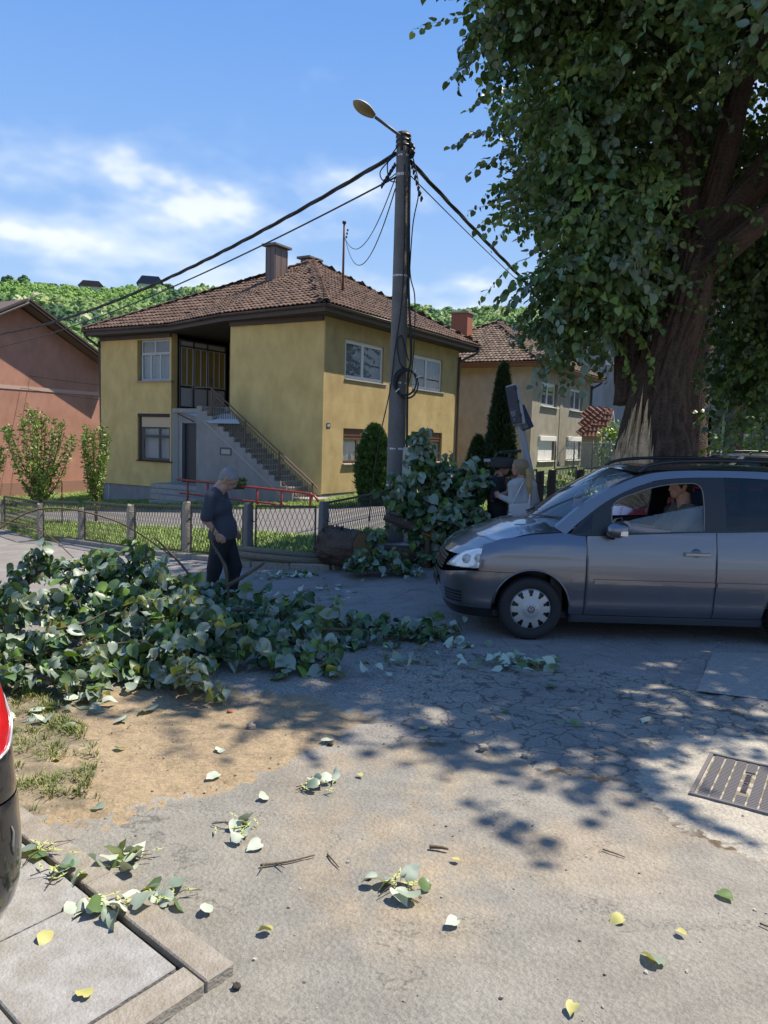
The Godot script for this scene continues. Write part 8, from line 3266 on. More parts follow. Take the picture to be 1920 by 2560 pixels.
func build_corner_car():
	# tail of a dark car standing on the footway at the left edge; frame: x forward, z to its right-hand flank, origin under the tail's middle
	var e1 := Vector3(-0.80, 0, -0.60)
	var side := Vector3(0.60, 0, -0.80)
	var t := thing("dark_car", "rear corner of a dark car with a red tail light at the left picture edge", "car")
	var w := 0.86
	var corner := Vector3(-1.262, 0.0, -2.66)
	t.transform = Transform3D(Basis(e1, Vector3.UP, e1.cross(Vector3.UP)), corner - (side * (w - 0.06)))
	# plan of the tail: from the middle of the rear face round the right-hand corner and along the flank
	var prof := [[0.10, 0.115], [0.13, 0.082], [0.22, 0.026], [0.29, 0.007], [0.36, 0.0], [0.455, 0.0], [0.55, 0.009], [0.60, 0.012], [0.625, 0.022], [0.64, 0.020], [0.75, 0.030], [0.87, 0.042], [0.96, 0.066], [1.06, 0.096], [1.20, 0.16], [1.40, 0.30]]
	var pt := func(u: float, y: float, out: float) -> Vector3:
		# u: 0 middle of the rear, 0.72 start of the corner, then round a 0.2 m radius and forward along the flank
		var ins := lerp_table(prof, y) - out
		var r := 0.20
		var zc := w - r
		var p := Vector2()
		if u < zc:
			p = Vector2(0.03 * pow(u / zc, 2.0), u)
			return Vector3(p.x + ins, y, p.y)
		var a := (u - zc) / r
		if a < PI * 0.5:
			return Vector3(0.03 + r - cos(a) * (r - ins), y, zc + sin(a) * (r - ins * 0.7))
		return Vector3(0.03 + r + (u - zc - r * PI * 0.5), y, zc + r - ins * 0.7)
	var patch := func(st: SurfaceTool, u0: float, u1: float, b: Callable, tp: Callable, nu: int, nv: int, out: float, sg: float):
		for i in nu:
			for j in nv:
				var q := []
				for c in [[i, j], [i + 1, j], [i + 1, j + 1], [i, j + 1]]:
					var u := lerpf(u0, u1, float(c[0]) / nu)
					var v: Vector3 = pt.call(u, lerpf(b.call(u), tp.call(u), float(c[1]) / nv), out)
					v.z *= sg
					q.append(v)
				if sg > 0:
					quad(st, q[1], q[0], q[3], q[2])
				else:
					quad(st, q[0], q[1], q[2], q[3])
	var lamp_lo := func(u): return lerp_table([[0.40, 0.90], [0.55, 0.80], [0.68, 0.775], [0.78, 0.80], [0.88, 0.88], [0.98, 0.98], [1.04, 1.05]], u)
	for sg in [1.0, -1.0]:
		var st := mb(true)
		patch.call(st, 0.0, 3.2, func(u): return 0.10, func(u): return 0.615, 90, 22, 0.0, sg)
		commit("bumper", st, M.car_black, t)
		st = mb(true)
		patch.call(st, 0.0, 3.2, func(u): return 0.622, func(u): return lamp_lo.call(u) - 0.006 if u > 0.40 and u < 1.04 else 1.06, 130, 16, 0.0, sg)
		commit("tail_panel", st, M.car_black, t)
		st = mb(true)
		patch.call(st, 0.40, 1.04, lamp_lo, func(u): return 1.14, 26, 12, 0.004, sg)
		commit("tail_light", st, M.tail_red if M.has("tail_red") else paint("tail_red", Color(0.50, 0.012, 0.012), 0.0, 0.12), t)
		st = mb(true)
		var pl := []
		for i in 26:
			var u := lerpf(0.42, 1.03, i / 25.0)
			var p: Vector3 = pt.call(u, lamp_lo.call(u) + 0.004, 0.008)
			p.z *= sg
			pl.append(p)
		tube(st, pl, 0.006, 5)
		commit("chrome_edge", st, M.lamp_silver, t)
		st = mb(true)
		patch.call(st, 0.0, 0.9, func(u): return 1.06, func(u): return 1.45, 20, 6, 0.0, sg)
		commit("tailgate_window", st, M.tinted, t)
		st = mb(true)
		patch.call(st, 0.9, 3.2, func(u): return 1.06, func(u): return 1.45, 20, 6, 0.0, sg)
		commit("flank_window", st, M.tinted, t)
		commit_scratch(t, pt, sg)
		wheel(t, Vector3(0.85, 0.31, (w - 0.05) * sg), sg, 0.31, false)
	var st2 := mb(true)
	skin(st2, [Vector3(0.45, 1.45, 0), Vector3(1.2, 1.52, 0), Vector3(3.0, 1.45, 0)].map(func(c): return [Vector3(c.x, c.y, -0.62), Vector3(c.x, c.y + 0.02, 0.0), Vector3(c.x, c.y, 0.62), Vector3(c.x, c.y - 0.04, 0.0)]))
	commit("roof", st2, M.car_black, t)
	st2 = mb(true)
	skin(st2, [ring_at(2.4, 0.84, 0.2, 1.0, 0.5), ring_at(3.4, 0.82, 0.2, 0.92, 0.5), ring_at(4.1, 0.6, 0.3, 0.75, 0.5)])
	commit("front_body", st2, M.car_black, t)

func commit_scratch(t: Node3D, pt: Callable, sg: float):
	# scuffed spot low on the bumper corner
	var st := mb(true)
	for k in 2:
		var a := []
		for i in 6:
			var p: Vector3 = pt.call(0.66 + 0.11 * k + 0.006 * sin(i * 1.4), 0.49 - 0.022 * i + 0.03 * k, 0.002)
			p.z *= sg
			a.append(p)
		tube(st, a, [0.003, 0.006, 0.005, 0.007, 0.005, 0.002], 5)
	commit("scuff", st, M.scuff if M.has("scuff") else mat("scuff", Color(0.16, 0.16, 0.14), 0.7), t)

# ---------- people ----------
# bones are [a, b, radius at a, radius at b]; joined with a smooth minimum and meshed with surface nets
func nets(st: SurfaceTool, bones: Array, k: float, cell: float, keep: Array = [], x := Transform3D()):
	var lo := Vector3.INF
	var hi := -Vector3.INF
	for b in bones:
		var r: float = maxf(b[2], b[3]) + cell * 2.5
		lo = lo.min(b[0] - Vector3.ONE * r).min(b[1] - Vector3.ONE * r)
		hi = hi.max(b[0] + Vector3.ONE * r).max(b[1] + Vector3.ONE * r)
	var nx := int((hi.x - lo.x) / cell) + 2
	var ny := int((hi.y - lo.y) / cell) + 2
	var nz := int((hi.z - lo.z) / cell) + 2
	var f := PackedFloat32Array()
	f.resize(nx * ny * nz)
	f.fill(1.0)
	for b in bones:
		var a: Vector3 = b[0]
		var d: Vector3 = b[1] - b[0]
		var ra: float = b[2]
		var rb: float = b[3]
		var l2 := maxf(d.length_squared(), 1e-9)
		var m := maxf(ra, rb) + k + cell * 2.0
		var p0: Vector3 = (a.min(b[1]) - Vector3.ONE * m - lo) / cell
		var p1: Vector3 = (a.max(b[1]) + Vector3.ONE * m - lo) / cell
		for iz in range(maxi(0, int(p0.z)), mini(nz, int(p1.z) + 2)):
			for iy in range(maxi(0, int(p0.y)), mini(ny, int(p1.y) + 2)):
				var row := (iz * ny + iy) * nx
				for ix in range(maxi(0, int(p0.x)), mini(nx, int(p1.x) + 2)):
					var p := lo + Vector3(ix, iy, iz) * cell - a
					var t := clampf(p.dot(d) / l2, 0.0, 1.0)
					var e := (p - d * t).length() - ra - (rb - ra) * t
					var o := f[row + ix]
					var h := maxf(k - absf(o - e), 0.0) / k
					f[row + ix] = minf(o, e) - h * h * k * 0.25
	for pl in keep:
		for iz in nz:
			for iy in ny:
				for ix in nx:
					var i := (iz * ny + iy) * nx + ix
					if f[i] < cell * 2.0:
						f[i] = maxf(f[i], pl.distance_to(lo + Vector3(ix, iy, iz) * cell))
	var vid := {}
	var sy := nx
	var sz := nx * ny
	var off := [0, 1, sy, sy + 1, sz, sz + 1, sz + sy, sz + sy + 1]
	var edges := [[0, 1], [2, 3], [4, 5], [6, 7], [0, 2], [1, 3], [4, 6], [5, 7], [0, 4], [1, 5], [2, 6], [3, 7]]
	for iz in nz - 1:
		for iy in ny - 1:
			for ix in nx - 1:
				var i := iz * sz + iy * sy + ix
				if absf(f[i]) > cell * 1.9:
					continue
				var neg := 0
				for o in off:
					if f[i + o] < 0.0:
						neg += 1
				if neg == 0 or neg == 8:
					continue
				var s := Vector3.ZERO
				var n := 0
				for e in edges:
					var u := f[i + off[e[0]]]
					var v := f[i + off[e[1]]]
					if (u < 0.0) != (v < 0.0):
						var t := u / (u - v)
						var pa := Vector3(e[0] & 1, (e[0] >> 1) & 1, e[0] >> 2)
						var pb := Vector3(e[1] & 1, (e[1] >> 1) & 1, e[1] >> 2)
						s += pa.lerp(pb, t)
						n += 1
				vid[i] = x * (lo + (Vector3(ix, iy, iz) + s / n) * cell)
	for i in vid:
		var inside := f[i] < 0.0
		for ax in 3:
			var st1: int = [1, sy, sz][ax]
			var u: int = [sy, sz, 1][ax]
			var v: int = [sz, 1, sy][ax]
			if (f[i + st1] < 0.0) == inside:
				continue
			var q := [i, i - u, i - u - v, i - v]
			if not (vid.has(q[1]) and vid.has(q[2]) and vid.has(q[3])):
				continue
			if inside:
				quad(st, vid[q[0]], vid[q[1]], vid[q[2]], vid[q[3]])
			else:
				quad(st, vid[q[3]], vid[q[2]], vid[q[1]], vid[q[0]])

func head(parent: Node3D, x: Transform3D, skin_m: Material, hair_m: Material, style: String):
	var st := mb(true)
	var b := [[Vector3(-0.028, 0.035, 0), Vector3(0.022, 0.03, 0), 0.094, 0.088], [Vector3(0.03, -0.03, 0.02), Vector3(0.062, -0.082, 0.012), 0.052, 0.030], [Vector3(0.03, -0.03, -0.02), Vector3(0.062, -0.082, -0.012), 0.052, 0.030],
		[Vector3(0.094, 0.012, 0), Vector3(0.112, -0.024, 0), 0.009, 0.014], [Vector3(0.075, -0.055, 0.012), Vector3(0.075, -0.055, -0.012), 0.028, 0.028], [Vector3(0.080, 0.032, 0.038), Vector3(0.086, 0.032, 0.012), 0.014, 0.012], [Vector3(0.080, 0.032, -0.038), Vector3(0.086, 0.032, -0.012), 0.014, 0.012],
		[Vector3(-0.012, 0.018, 0.086), Vector3(-0.004, -0.028, 0.080), 0.017, 0.011], [Vector3(-0.012, 0.018, -0.086), Vector3(-0.004, -0.028, -0.080), 0.017, 0.011],
		[Vector3(-0.03, -0.03, 0), Vector3(-0.05, -0.17, 0), 0.062, 0.058]]
	nets(st, b, 0.022, 0.0075, [], x)
	commit("head", st, skin_m, parent)
	st = mb(true)
	for s in [-1, 1]:
		blob(st, x * Vector3(0.087, 0.014, 0.033 * s), Vector3(0.010, 0.008, 0.012), 0.0, 1.0, 6, 8)
	commit("eyes", st, M.eye_dark, parent)
	st = mb(true)
	for s in [-1, 1]:
		tube(st, [x * Vector3(0.090, 0.038, 0.050 * s), x * Vector3(0.098, 0.042, 0.032 * s), x * Vector3(0.099, 0.038, 0.014 * s)], [0.003, 0.005, 0.004], 5)
	tube(st, [x * Vector3(0.090, -0.058, 0.022), x * Vector3(0.103, -0.057, 0.0), x * Vector3(0.090, -0.058, -0.022)], [0.002, 0.004, 0.002], 5)
	commit("brows_and_mouth", st, M.hair_dark, parent)
	st = mb(true)
	if style == "short":
		nets(st, [[Vector3(-0.032, 0.038, 0), Vector3(0.020, 0.036, 0), 0.101, 0.095], [Vector3(-0.055, 0.01, 0), Vector3(-0.06, -0.045, 0), 0.072, 0.062]], 0.02, 0.0075, [Plane(Vector3(0.80, -0.60, 0).normalized(), 0.028), Plane(Vector3(0.30, -0.95, 0).normalized(), 0.035)], x)
	else:
		nets(st, [[Vector3(-0.035, 0.038, 0), Vector3(0.018, 0.042, 0), 0.108, 0.100], [Vector3(-0.055, 0.0, 0), Vector3(-0.07, -0.06, 0), 0.088, 0.070], [Vector3(-0.01, 0.02, 0.05), Vector3(-0.02, -0.06, 0.05), 0.05, 0.04], [Vector3(-0.01, 0.02, -0.05), Vector3(-0.02, -0.06, -0.05), 0.05, 0.04]], 0.02, 0.0085, [Plane(Vector3(0.85, -0.5, 0).normalized(), 0.030)], x)
	commit("hair", st, hair_m, parent)

func hand(st: SurfaceTool, wrist: Vector3, dir: Vector3, palm_n: Vector3, curl: float, thumb_side: float):
	# palm, four curled fingers of different length, and a thumb leaving the side
	var d := dir.normalized()
	var s := d.cross(palm_n).normalized() * thumb_side
	var n := s.cross(d) * thumb_side
	n = palm_n.normalized()
	var b := [[wrist - d * 0.03, wrist + d * 0.02, 0.028, 0.026]]
	for i in 4:
		var o := (i - 1.5) * 0.021
		var k0 := wrist + d * 0.03 + s * o * 0.6
		var k1 := wrist + d * (0.088 - 0.006 * absf(i - 1.2)) + s * o
		b.append([k0, k1, 0.018, 0.0125])
		var l: float = [0.040, 0.046, 0.043, 0.034][i]
		var a1 := (d * cos(curl) + n * sin(curl)).normalized()
		var a2 := (d * cos(curl * 2.2) + n * sin(curl * 2.2)).normalized()
		var k2 := k1 + a1 * l
		var k3 := k2 + a2 * l * 0.62
		b.append([k1, k2, 0.0100, 0.0090])
		b.append([k2, k3, 0.0090, 0.0075])
	var t0 := wrist + d * 0.025 - s * 0.026
	var t1 := t0 + (d * 0.75 - s * 0.65 + n * 0.3).normalized() * 0.042
	var t2 := t1 + (d * 0.95 - s * 0.1 + n * 0.4).normalized() * 0.032
	b.append([t0, t1, 0.015, 0.011])
	b.append([t1, t2, 0.011, 0.009])
	nets(st, b, 0.006, 0.0048)

func grow(bones: Array, r: float) -> Array:
	return bones.map(func(b): return [b[0], b[1], b[2] + r, b[3] + r])

func build_people():
	mat("skin", Color(0.40, 0.225, 0.155), 0.55)
	M.skin.subsurf_scatter_enabled = true
	M.skin.subsurf_scatter_strength = 0.1
	mat("hair_grey", Color(0.30, 0.30, 0.31), 0.8, T.wood, 14.0)
	mat("hair_dark", Color(0.02, 0.016, 0.013), 0.7)
	mat("hair_blonde", Color(0.30, 0.225, 0.125), 0.6, T.wood, 10.0)
	mat("hair_tail", Color(0.50, 0.36, 0.14), 0.6, T.wood, 10.0)
	mat("eye_dark", Color(0.03, 0.025, 0.022), 0.3)
	mat("tee_slate", Color(0.050, 0.056, 0.072), 0.9, T.fine, 6.0, T.lump, 0.3)
	mat("trousers_black", Color(0.010, 0.010, 0.013), 0.8, T.fine, 6.0, T.lump, 0.3)
	mat("black_cloth", Color(0.012, 0.012, 0.014), 0.85, T.fine, 6.0, T.lump, 0.8)
	mat("tweed", Color(0.52, 0.50, 0.48), 0.92, T.grain, 9.0, T.stucco, 0.3)
	mat("denim", Color(0.20, 0.30, 0.44), 0.9, T.grain, 6.0)
	mat("bag_white", Color(0.62, 0.60, 0.57), 0.55, T.fine, 4.0)
	mat("shirt_grey", Color(0.085, 0.085, 0.078), 0.9)
	mat("shoe", Color(0.02, 0.02, 0.022), 0.6)
	build_walking_man()
	build_reporter()
	build_cameraman()
	build_driver()

func build_walking_man():
	var t := thing("person", "grey-haired man in a dark slate T-shirt and black trousers walking, head bowed", "person", Vector3(-2.0, rise(-2.0, -9.36) + 0.028, -9.36))
	var V := func(a, b, c): return Vector3(a, b, c)
	var torso := [[Vector3(0.0, 0.86, 0.07), Vector3(0.0, 1.02, 0.06), 0.125, 0.125], [Vector3(0.01, 0.86, -0.07), Vector3(0.01, 1.02, -0.06), 0.125, 0.125], [Vector3(0.01, 1.0, 0), Vector3(-0.02, 1.22, 0), 0.122, 0.122],
		[Vector3(-0.05, 1.22, 0.09), Vector3(-0.08, 1.36, 0.11), 0.12, 0.085], [Vector3(-0.03, 1.22, -0.09), Vector3(-0.06, 1.36, -0.11), 0.12, 0.085], [Vector3(-0.09, 1.375, 0.15), Vector3(-0.06, 1.375, -0.15), 0.065, 0.065], [Vector3(-0.07, 1.40, 0.0), Vector3(0.03, 1.49, 0.0), 0.075, 0.058]]
	var arm_r := [[Vector3(-0.10, 1.355, 0.185), Vector3(-0.15, 1.10, 0.245), 0.060, 0.047], [Vector3(-0.15, 1.10, 0.245), Vector3(-0.03, 0.935, 0.225), 0.044, 0.030]]
	var arm_l := [[Vector3(-0.06, 1.355, -0.185), Vector3(-0.03, 1.09, -0.24), 0.060, 0.047], [Vector3(-0.03, 1.09, -0.24), Vector3(0.10, 0.93, -0.20), 0.044, 0.030]]
	var leg_r := [[Vector3(0.0, 0.83, 0.085), Vector3(-0.07, 0.475, 0.10), 0.105, 0.072], [Vector3(-0.07, 0.475, 0.10), Vector3(-0.13, 0.10, 0.11), 0.068, 0.045]]
	var leg_l := [[Vector3(0.02, 0.83, -0.085), Vector3(0.14, 0.475, -0.09), 0.105, 0.072], [Vector3(0.14, 0.475, -0.09), Vector3(0.11, 0.10, -0.09), 0.068, 0.045]]
	var body := torso + arm_r + arm_l + leg_r + leg_l
	var st := mb(true)
	nets(st, body, 0.035, 0.014)
	hand(st, Vector3(-0.02, 0.92, 0.223), Vector3(0.72, -0.65, -0.08), Vector3(0.1, -0.3, -0.9), 0.5, 1.0)
	hand(st, Vector3(0.105, 0.92, -0.198), Vector3(0.7, -0.7, 0.05), Vector3(0.1, -0.3, 0.9), 0.5, -1.0)
	commit("body", st, M.skin, t)
	st = mb(true)
	var tee := torso.slice(0, 6) + [[Vector3(-0.10, 1.355, 0.185), Vector3(-0.14, 1.13, 0.24), 0.066, 0.064], [Vector3(-0.06, 1.355, -0.185), Vector3(-0.04, 1.13, -0.235), 0.066, 0.064], [Vector3(0.0, 0.84, 0.05), Vector3(0.02, 0.95, 0.05), 0.15, 0.14], [Vector3(0.0, 0.84, -0.05), Vector3(0.02, 0.95, -0.05), 0.15, 0.14]]
	nets(st, grow(tee + [[Vector3(-0.09, 1.395, 0.06), Vector3(-0.09, 1.395, -0.06), 0.07, 0.07]], 0.013), 0.04, 0.012, [Plane(Vector3(0.0, -1, 0), -0.845), Plane(Vector3(0.45, 1, 0).normalized(), 1.318)])
	commit("t_shirt", st, M.tee_slate, t)
	st = mb(true)
	nets(st, grow(leg_r + leg_l + [[Vector3(0.0, 0.86, 0.06), Vector3(0.0, 0.94, 0.05), 0.125, 0.118], [Vector3(0.01, 0.86, -0.06), Vector3(0.01, 0.94, -0.05), 0.125, 0.118]], 0.018), 0.035, 0.013, [Plane(Vector3(0, 1, 0), 0.955), Plane(Vector3(0, -1, 0), -0.075)])
	commit("trousers", st, M.trousers_black, t)
	for s in [[-0.13, 0.11], [0.11, -0.09]]:
		st = mb(true)
		nets(st, [[Vector3(s[0] - 0.05, 0.045, s[1]), Vector3(s[0] + 0.12, 0.035, s[1]), 0.045, 0.036], [Vector3(s[0], 0.06, s[1]), Vector3(s[0], 0.11, s[1]), 0.048, 0.045]], 0.02, 0.012, [Plane(Vector3(0, -1, 0), 0.0)])
		commit("shoe", st, M.shoe, t)
	# two small pale marks printed on the thigh
	st = mb()
	for s in [-1, 1]:
		for k in [-1, 1]:
			bar(st, Vector3(-0.028 + s * 0.012 + 0.0, 0.69 + k * 0.012, 0.196), Vector3(-0.028 + s * 0.026, 0.69 + k * 0.004, 0.190), 0.008, 0.006)
	commit("print", st, M.white_paint, t)
	var x := Transform3D(Basis(Vector3.UP, -0.15) * Basis(Vector3(0, 0, 1), -0.62), Vector3(0.075, 1.575, 0.0))
	head(t, x, M.skin, M.hair_grey, "short")

func build_reporter():
	var t := thing("person", "blonde woman with a ponytail, tweed jacket and white shoulder bag, seen from behind", "person", Vector3(2.08, rise(2.08, -11.5), -11.5))
	var torso := [[Vector3(-0.06, 0.92, 0), Vector3(-0.05, 1.08, 0), 0.125, 0.105], [Vector3(0.06, 0.92, 0), Vector3(0.05, 1.08, 0), 0.125, 0.105], [Vector3(-0.07, 1.1, -0.01), Vector3(-0.08, 1.33, 0), 0.105, 0.085], [Vector3(0.07, 1.1, -0.01), Vector3(0.08, 1.33, 0), 0.105, 0.085], [Vector3(-0.145, 1.335, 0), Vector3(0, 1.39, 0), 0.050, 0.062], [Vector3(0.145, 1.335, 0), Vector3(0, 1.39, 0), 0.050, 0.062], [Vector3(0, 1.38, 0), Vector3(-0.02, 1.50, -0.01), 0.055, 0.048]]
	var arm_l := [[Vector3(-0.155, 1.325, 0), Vector3(-0.15, 1.08, 0.06), 0.050, 0.042], [Vector3(-0.14, 1.08, 0.06), Vector3(-0.30, 1.14, -0.10), 0.038, 0.028]]
	var arm_r := [[Vector3(0.155, 1.325, 0), Vector3(0.18, 1.10, -0.03), 0.050, 0.042], [Vector3(0.17, 1.10, -0.03), Vector3(0.02, 1.12, -0.24), 0.038, 0.028]]
	var legs := [[Vector3(-0.075, 0.90, 0), Vector3(-0.08, 0.48, 0.0), 0.11, 0.068], [Vector3(-0.08, 0.48, 0), Vector3(-0.08, 0.10, 0.02), 0.062, 0.042], [Vector3(0.075, 0.90, 0), Vector3(0.09, 0.48, 0.0), 0.11, 0.068], [Vector3(0.09, 0.48, 0), Vector3(0.10, 0.10, 0.02), 0.062, 0.042]]
	var st := mb(true)
	nets(st, torso + arm_l + arm_r + legs, 0.035, 0.014)
	hand(st, Vector3(-0.30, 1.14, -0.10), Vector3(-0.75, 0.25, -0.5), Vector3(0.2, 0.3, -0.9), 0.8, 1.0)
	hand(st, Vector3(0.02, 1.12, -0.24), Vector3(-0.7, 0.2, -0.6), Vector3(-0.2, 0.3, 0.9), 0.8, -1.0)
	commit("body", st, M.skin, t)
	st = mb(true)
	nets(st, grow(torso.slice(0, 6) + arm_l + arm_r, 0.016), 0.03, 0.011, [Plane(Vector3(0, -1, 0), -0.98), Plane(Vector3(0, 1, 0), 1.452)])
	commit("jacket", st, M.tweed, t)
	st = mb(true)
	nets(st, grow(legs + [[Vector3(-0.06, 0.92, 0), Vector3(-0.05, 1.0, 0), 0.122, 0.108], [Vector3(0.06, 0.92, 0), Vector3(0.05, 1.0, 0), 0.122, 0.108]], 0.010), 0.03, 0.014, [Plane(Vector3(0, 1, 0), 1.0), Plane(Vector3(0, -1, 0), -0.08)])
	commit("jeans", st, M.denim, t)
	for s in [-0.08, 0.10]:
		st = mb(true)
		nets(st, [[Vector3(s, 0.04, 0.03), Vector3(s - 0.02, 0.035, -0.14), 0.042, 0.035]], 0.02, 0.012)
		commit("shoe", st, M.bag_white, t)
	# head turned to the left, towards the cameraman
	var x := Transform3D(Basis(Vector3.UP, 2.75) * Basis(Vector3(0, 0, 1), -0.05), Vector3(-0.05, 1.585, -0.01))
	head(t, x, M.skin, M.hair_blonde, "long")
	st = mb(true)
	var pn := [[Vector3(0.06, 1.56, 0.07), Vector3(0.075, 1.50, 0.12), 0.042, 0.045], [Vector3(0.075, 1.50, 0.12), Vector3(0.085, 1.32, 0.13), 0.045, 0.042], [Vector3(0.085, 1.32, 0.13), Vector3(0.11, 1.15, 0.13), 0.040, 0.022]]
	nets(st, pn, 0.02, 0.010)
	commit("ponytail", st, M.hair_tail, t)
	st = mb(true)
	lathe(st, [Vector2(0.0, -0.012), Vector2(0.045, -0.012), Vector2(0.045, 0.012), Vector2(0.0, 0.012)], Transform3D(Basis(Vector3.RIGHT, 0.7), Vector3(0.066, 1.535, 0.088)), 14)
	commit("hair_band", st, M.hair_dark, t)
	var bag := thing("shoulder_bag", "white quilted shoulder bag hanging at the blonde woman's hip", "bag", t.position + Vector3(-0.06, 0.93, 0.20), 0.1)
	st = mb()
	for r in 2:
		for c in 2:
			box(st, Vector3(0.152, 0.125, 0.10), at(Vector3(-0.078 + c * 0.155, 0.066 - r * 0.13, 0)) * Transform3D(Basis(Vector3(0, 0, 1), 0.12), Vector3.ZERO), 0.018)
	commit("body", st, M.bag_white, bag)
	st = mb()
	box(st, Vector3(0.30, 0.15, 0.02), Transform3D(Basis(Vector3(0, 0, 1), 0.12), Vector3(0.0, 0.06, 0.056)), 0.008)
	commit("flap", st, M.bag_white, bag)
	st = mb()
	var sp := curve([Vector3(-0.12, 0.12, 0.0), Vector3(0.0, 0.36, -0.03), Vector3(0.10, 0.475, -0.16), Vector3(0.15, 0.42, -0.28)], 5)
	for i in sp.size() - 1:
		bar(st, sp[i], sp[i + 1], 0.018, 0.006)
	sp = curve([Vector3(0.14, 0.12, 0.0), Vector3(0.16, 0.34, -0.05), Vector3(0.12, 0.475, -0.16)], 5)
	for i in sp.size() - 1:
		bar(st, sp[i], sp[i + 1], 0.018, 0.006)
	commit("strap", st, M.bag_white, bag)

func build_cameraman():
	var t := thing("person", "cameraman dressed in black, his face hidden behind a video camera on his shoulder", "person", Vector3(1.82, rise(1.82, -12.0), -12.0))
	var torso := [[Vector3(-0.03, 0.92, 0.07), Vector3(-0.03, 1.1, 0.06), 0.135, 0.13], [Vector3(-0.03, 0.92, -0.07), Vector3(-0.03, 1.1, -0.06), 0.135, 0.13], [Vector3(-0.03, 1.1, 0.08), Vector3(-0.04, 1.34, 0.10), 0.13, 0.09], [Vector3(-0.03, 1.1, -0.08), Vector3(-0.04, 1.34, -0.10), 0.13, 0.09], [Vector3(-0.05, 1.37, 0.16), Vector3(-0.03, 1.37, -0.16), 0.065, 0.065], [Vector3(-0.03, 1.38, 0), Vector3(0.0, 1.50, 0.0), 0.066, 0.056]]
	var arm_n := [[Vector3(-0.06, 1.35, 0.20), Vector3(-0.13, 1.09, 0.24), 0.06, 0.048], [Vector3(-0.13, 1.09, 0.24), Vector3(0.07, 1.19, 0.26), 0.044, 0.032]]
	var arm_f := [[Vector3(-0.03, 1.35, -0.20), Vector3(0.06, 1.12, -0.24), 0.06, 0.048], [Vector3(0.06, 1.12, -0.24), Vector3(0.22, 1.34, -0.16), 0.044, 0.032]]
	var legs := [[Vector3(-0.02, 0.9, 0.09), Vector3(-0.03, 0.48, 0.11), 0.12, 0.078], [Vector3(-0.03, 0.48, 0.11), Vector3(-0.06, 0.1, 0.12), 0.07, 0.05], [Vector3(-0.02, 0.9, -0.09), Vector3(0.02, 0.48, -0.11), 0.12, 0.078], [Vector3(0.02, 0.48, -0.11), Vector3(0.02, 0.1, -0.12), 0.07, 0.05]]
	var st := mb(true)
	nets(st, torso + arm_n + arm_f + legs, 0.035, 0.014)
	hand(st, Vector3(0.07, 1.19, 0.26), Vector3(0.5, 0.85, 0.0), Vector3(0.8, -0.3, -0.4), 0.8, 1.0)
	hand(st, Vector3(0.22, 1.34, -0.16), Vector3(0.4, 0.9, 0.1), Vector3(-0.3, 0.2, 0.9), 0.8, 1.0)
	commit("body", st, M.skin, t)
	st = mb(true)
	nets(st, grow(torso.slice(0, 5) + [[arm_n[0][0], arm_n[0][0].lerp(arm_n[0][1], 0.9), 0.064, 0.062], [arm_f[0][0], arm_f[0][0].lerp(arm_f[0][1], 0.9), 0.064, 0.062]], 0.016), 0.04, 0.013, [Plane(Vector3(0, -1, 0), -0.88), Plane(Vector3(0, 1, 0), 1.43)])
	commit("t_shirt", st, M.black_cloth, t)
	st = mb(true)
	nets(st, grow(legs + [[Vector3(-0.03, 0.92, 0.06), Vector3(-0.03, 1.0, 0.06), 0.13, 0.125], [Vector3(-0.03, 0.92, -0.06), Vector3(-0.03, 1.0, -0.06), 0.13, 0.125]], 0.016), 0.035, 0.014, [Plane(Vector3(0, 1, 0), 1.0), Plane(Vector3(0, -1, 0), -0.07)])
	commit("trousers", st, M.trousers_black, t)
	for s in [[-0.06, 0.12], [0.02, -0.12]]:
		st = mb(true)
		nets(st, [[Vector3(s[0] - 0.05, 0.045, s[1]), Vector3(s[0] + 0.12, 0.035, s[1]), 0.046, 0.038]], 0.02, 0.013)
		commit("shoe", st, M.shoe, t)
	head(t, Transform3D(Basis(Vector3.UP, -0.2) * Basis(Vector3(0, 0, 1), -0.1), Vector3(0.02, 1.57, 0.0)), M.skin, M.hair_dark, "short")
	var c := thing("video_camera", "black shoulder video camera with a top microphone, held by the cameraman", "video camera", t.position + Vector3(0.03, 1.655, 0.13), 0.0)
	st = mb()
	box(st, Vector3(0.30, 0.17, 0.13), at(Vector3(-0.02, -0.01, 0)), 0.015)
	box(st, Vector3(0.10, 0.13, 0.14), at(Vector3(-0.20, -0.02, 0)), 0.012)
	commit("body", st, M.black_plastic, c)
	st = mb(true)
	lathe(st, [Vector2(0.0, -0.02), Vector2(0.05, -0.02), Vector2(0.052, 0.10), Vector2(0.066, 0.12), Vector2(0.066, 0.18), Vector2(0.05, 0.185), Vector2(0.0, 0.17)], Transform3D(Basis(Vector3(0, 0, 1), -PI * 0.5), Vector3(0.12, -0.01, 0)), 20)
	commit("lens", st, M.black_plastic, c)
	st = mb()
	bar(st, Vector3(-0.14, 0.075, 0), Vector3(-0.12, 0.14, 0), 0.03, 0.03, 0.005)
	bar(st, Vector3(-0.15, 0.14, 0), Vector3(0.10, 0.14, 0), 0.03, 0.025, 0.006)
	bar(st, Vector3(0.08, 0.075, 0), Vector3(0.10, 0.14, 0), 0.03, 0.03, 0.005)
	commit("handle", st, M.black_plastic, c)
	st = mb(true)
	tube(st, [Vector3(-0.06, 0.165, 0.03), Vector3(0.15, 0.175, 0.03), Vector3(0.16, 0.175, 0.03), Vector3(0.25, 0.18, 0.03)], [0.010, 0.010, 0.024, 0.026], 10)
	commit("microphone", st, M.trim_black, c)
	st = mb()
	box(st, Vector3(0.10, 0.05, 0.06), at(Vector3(-0.28, 0.02, 0.09)), 0.01)
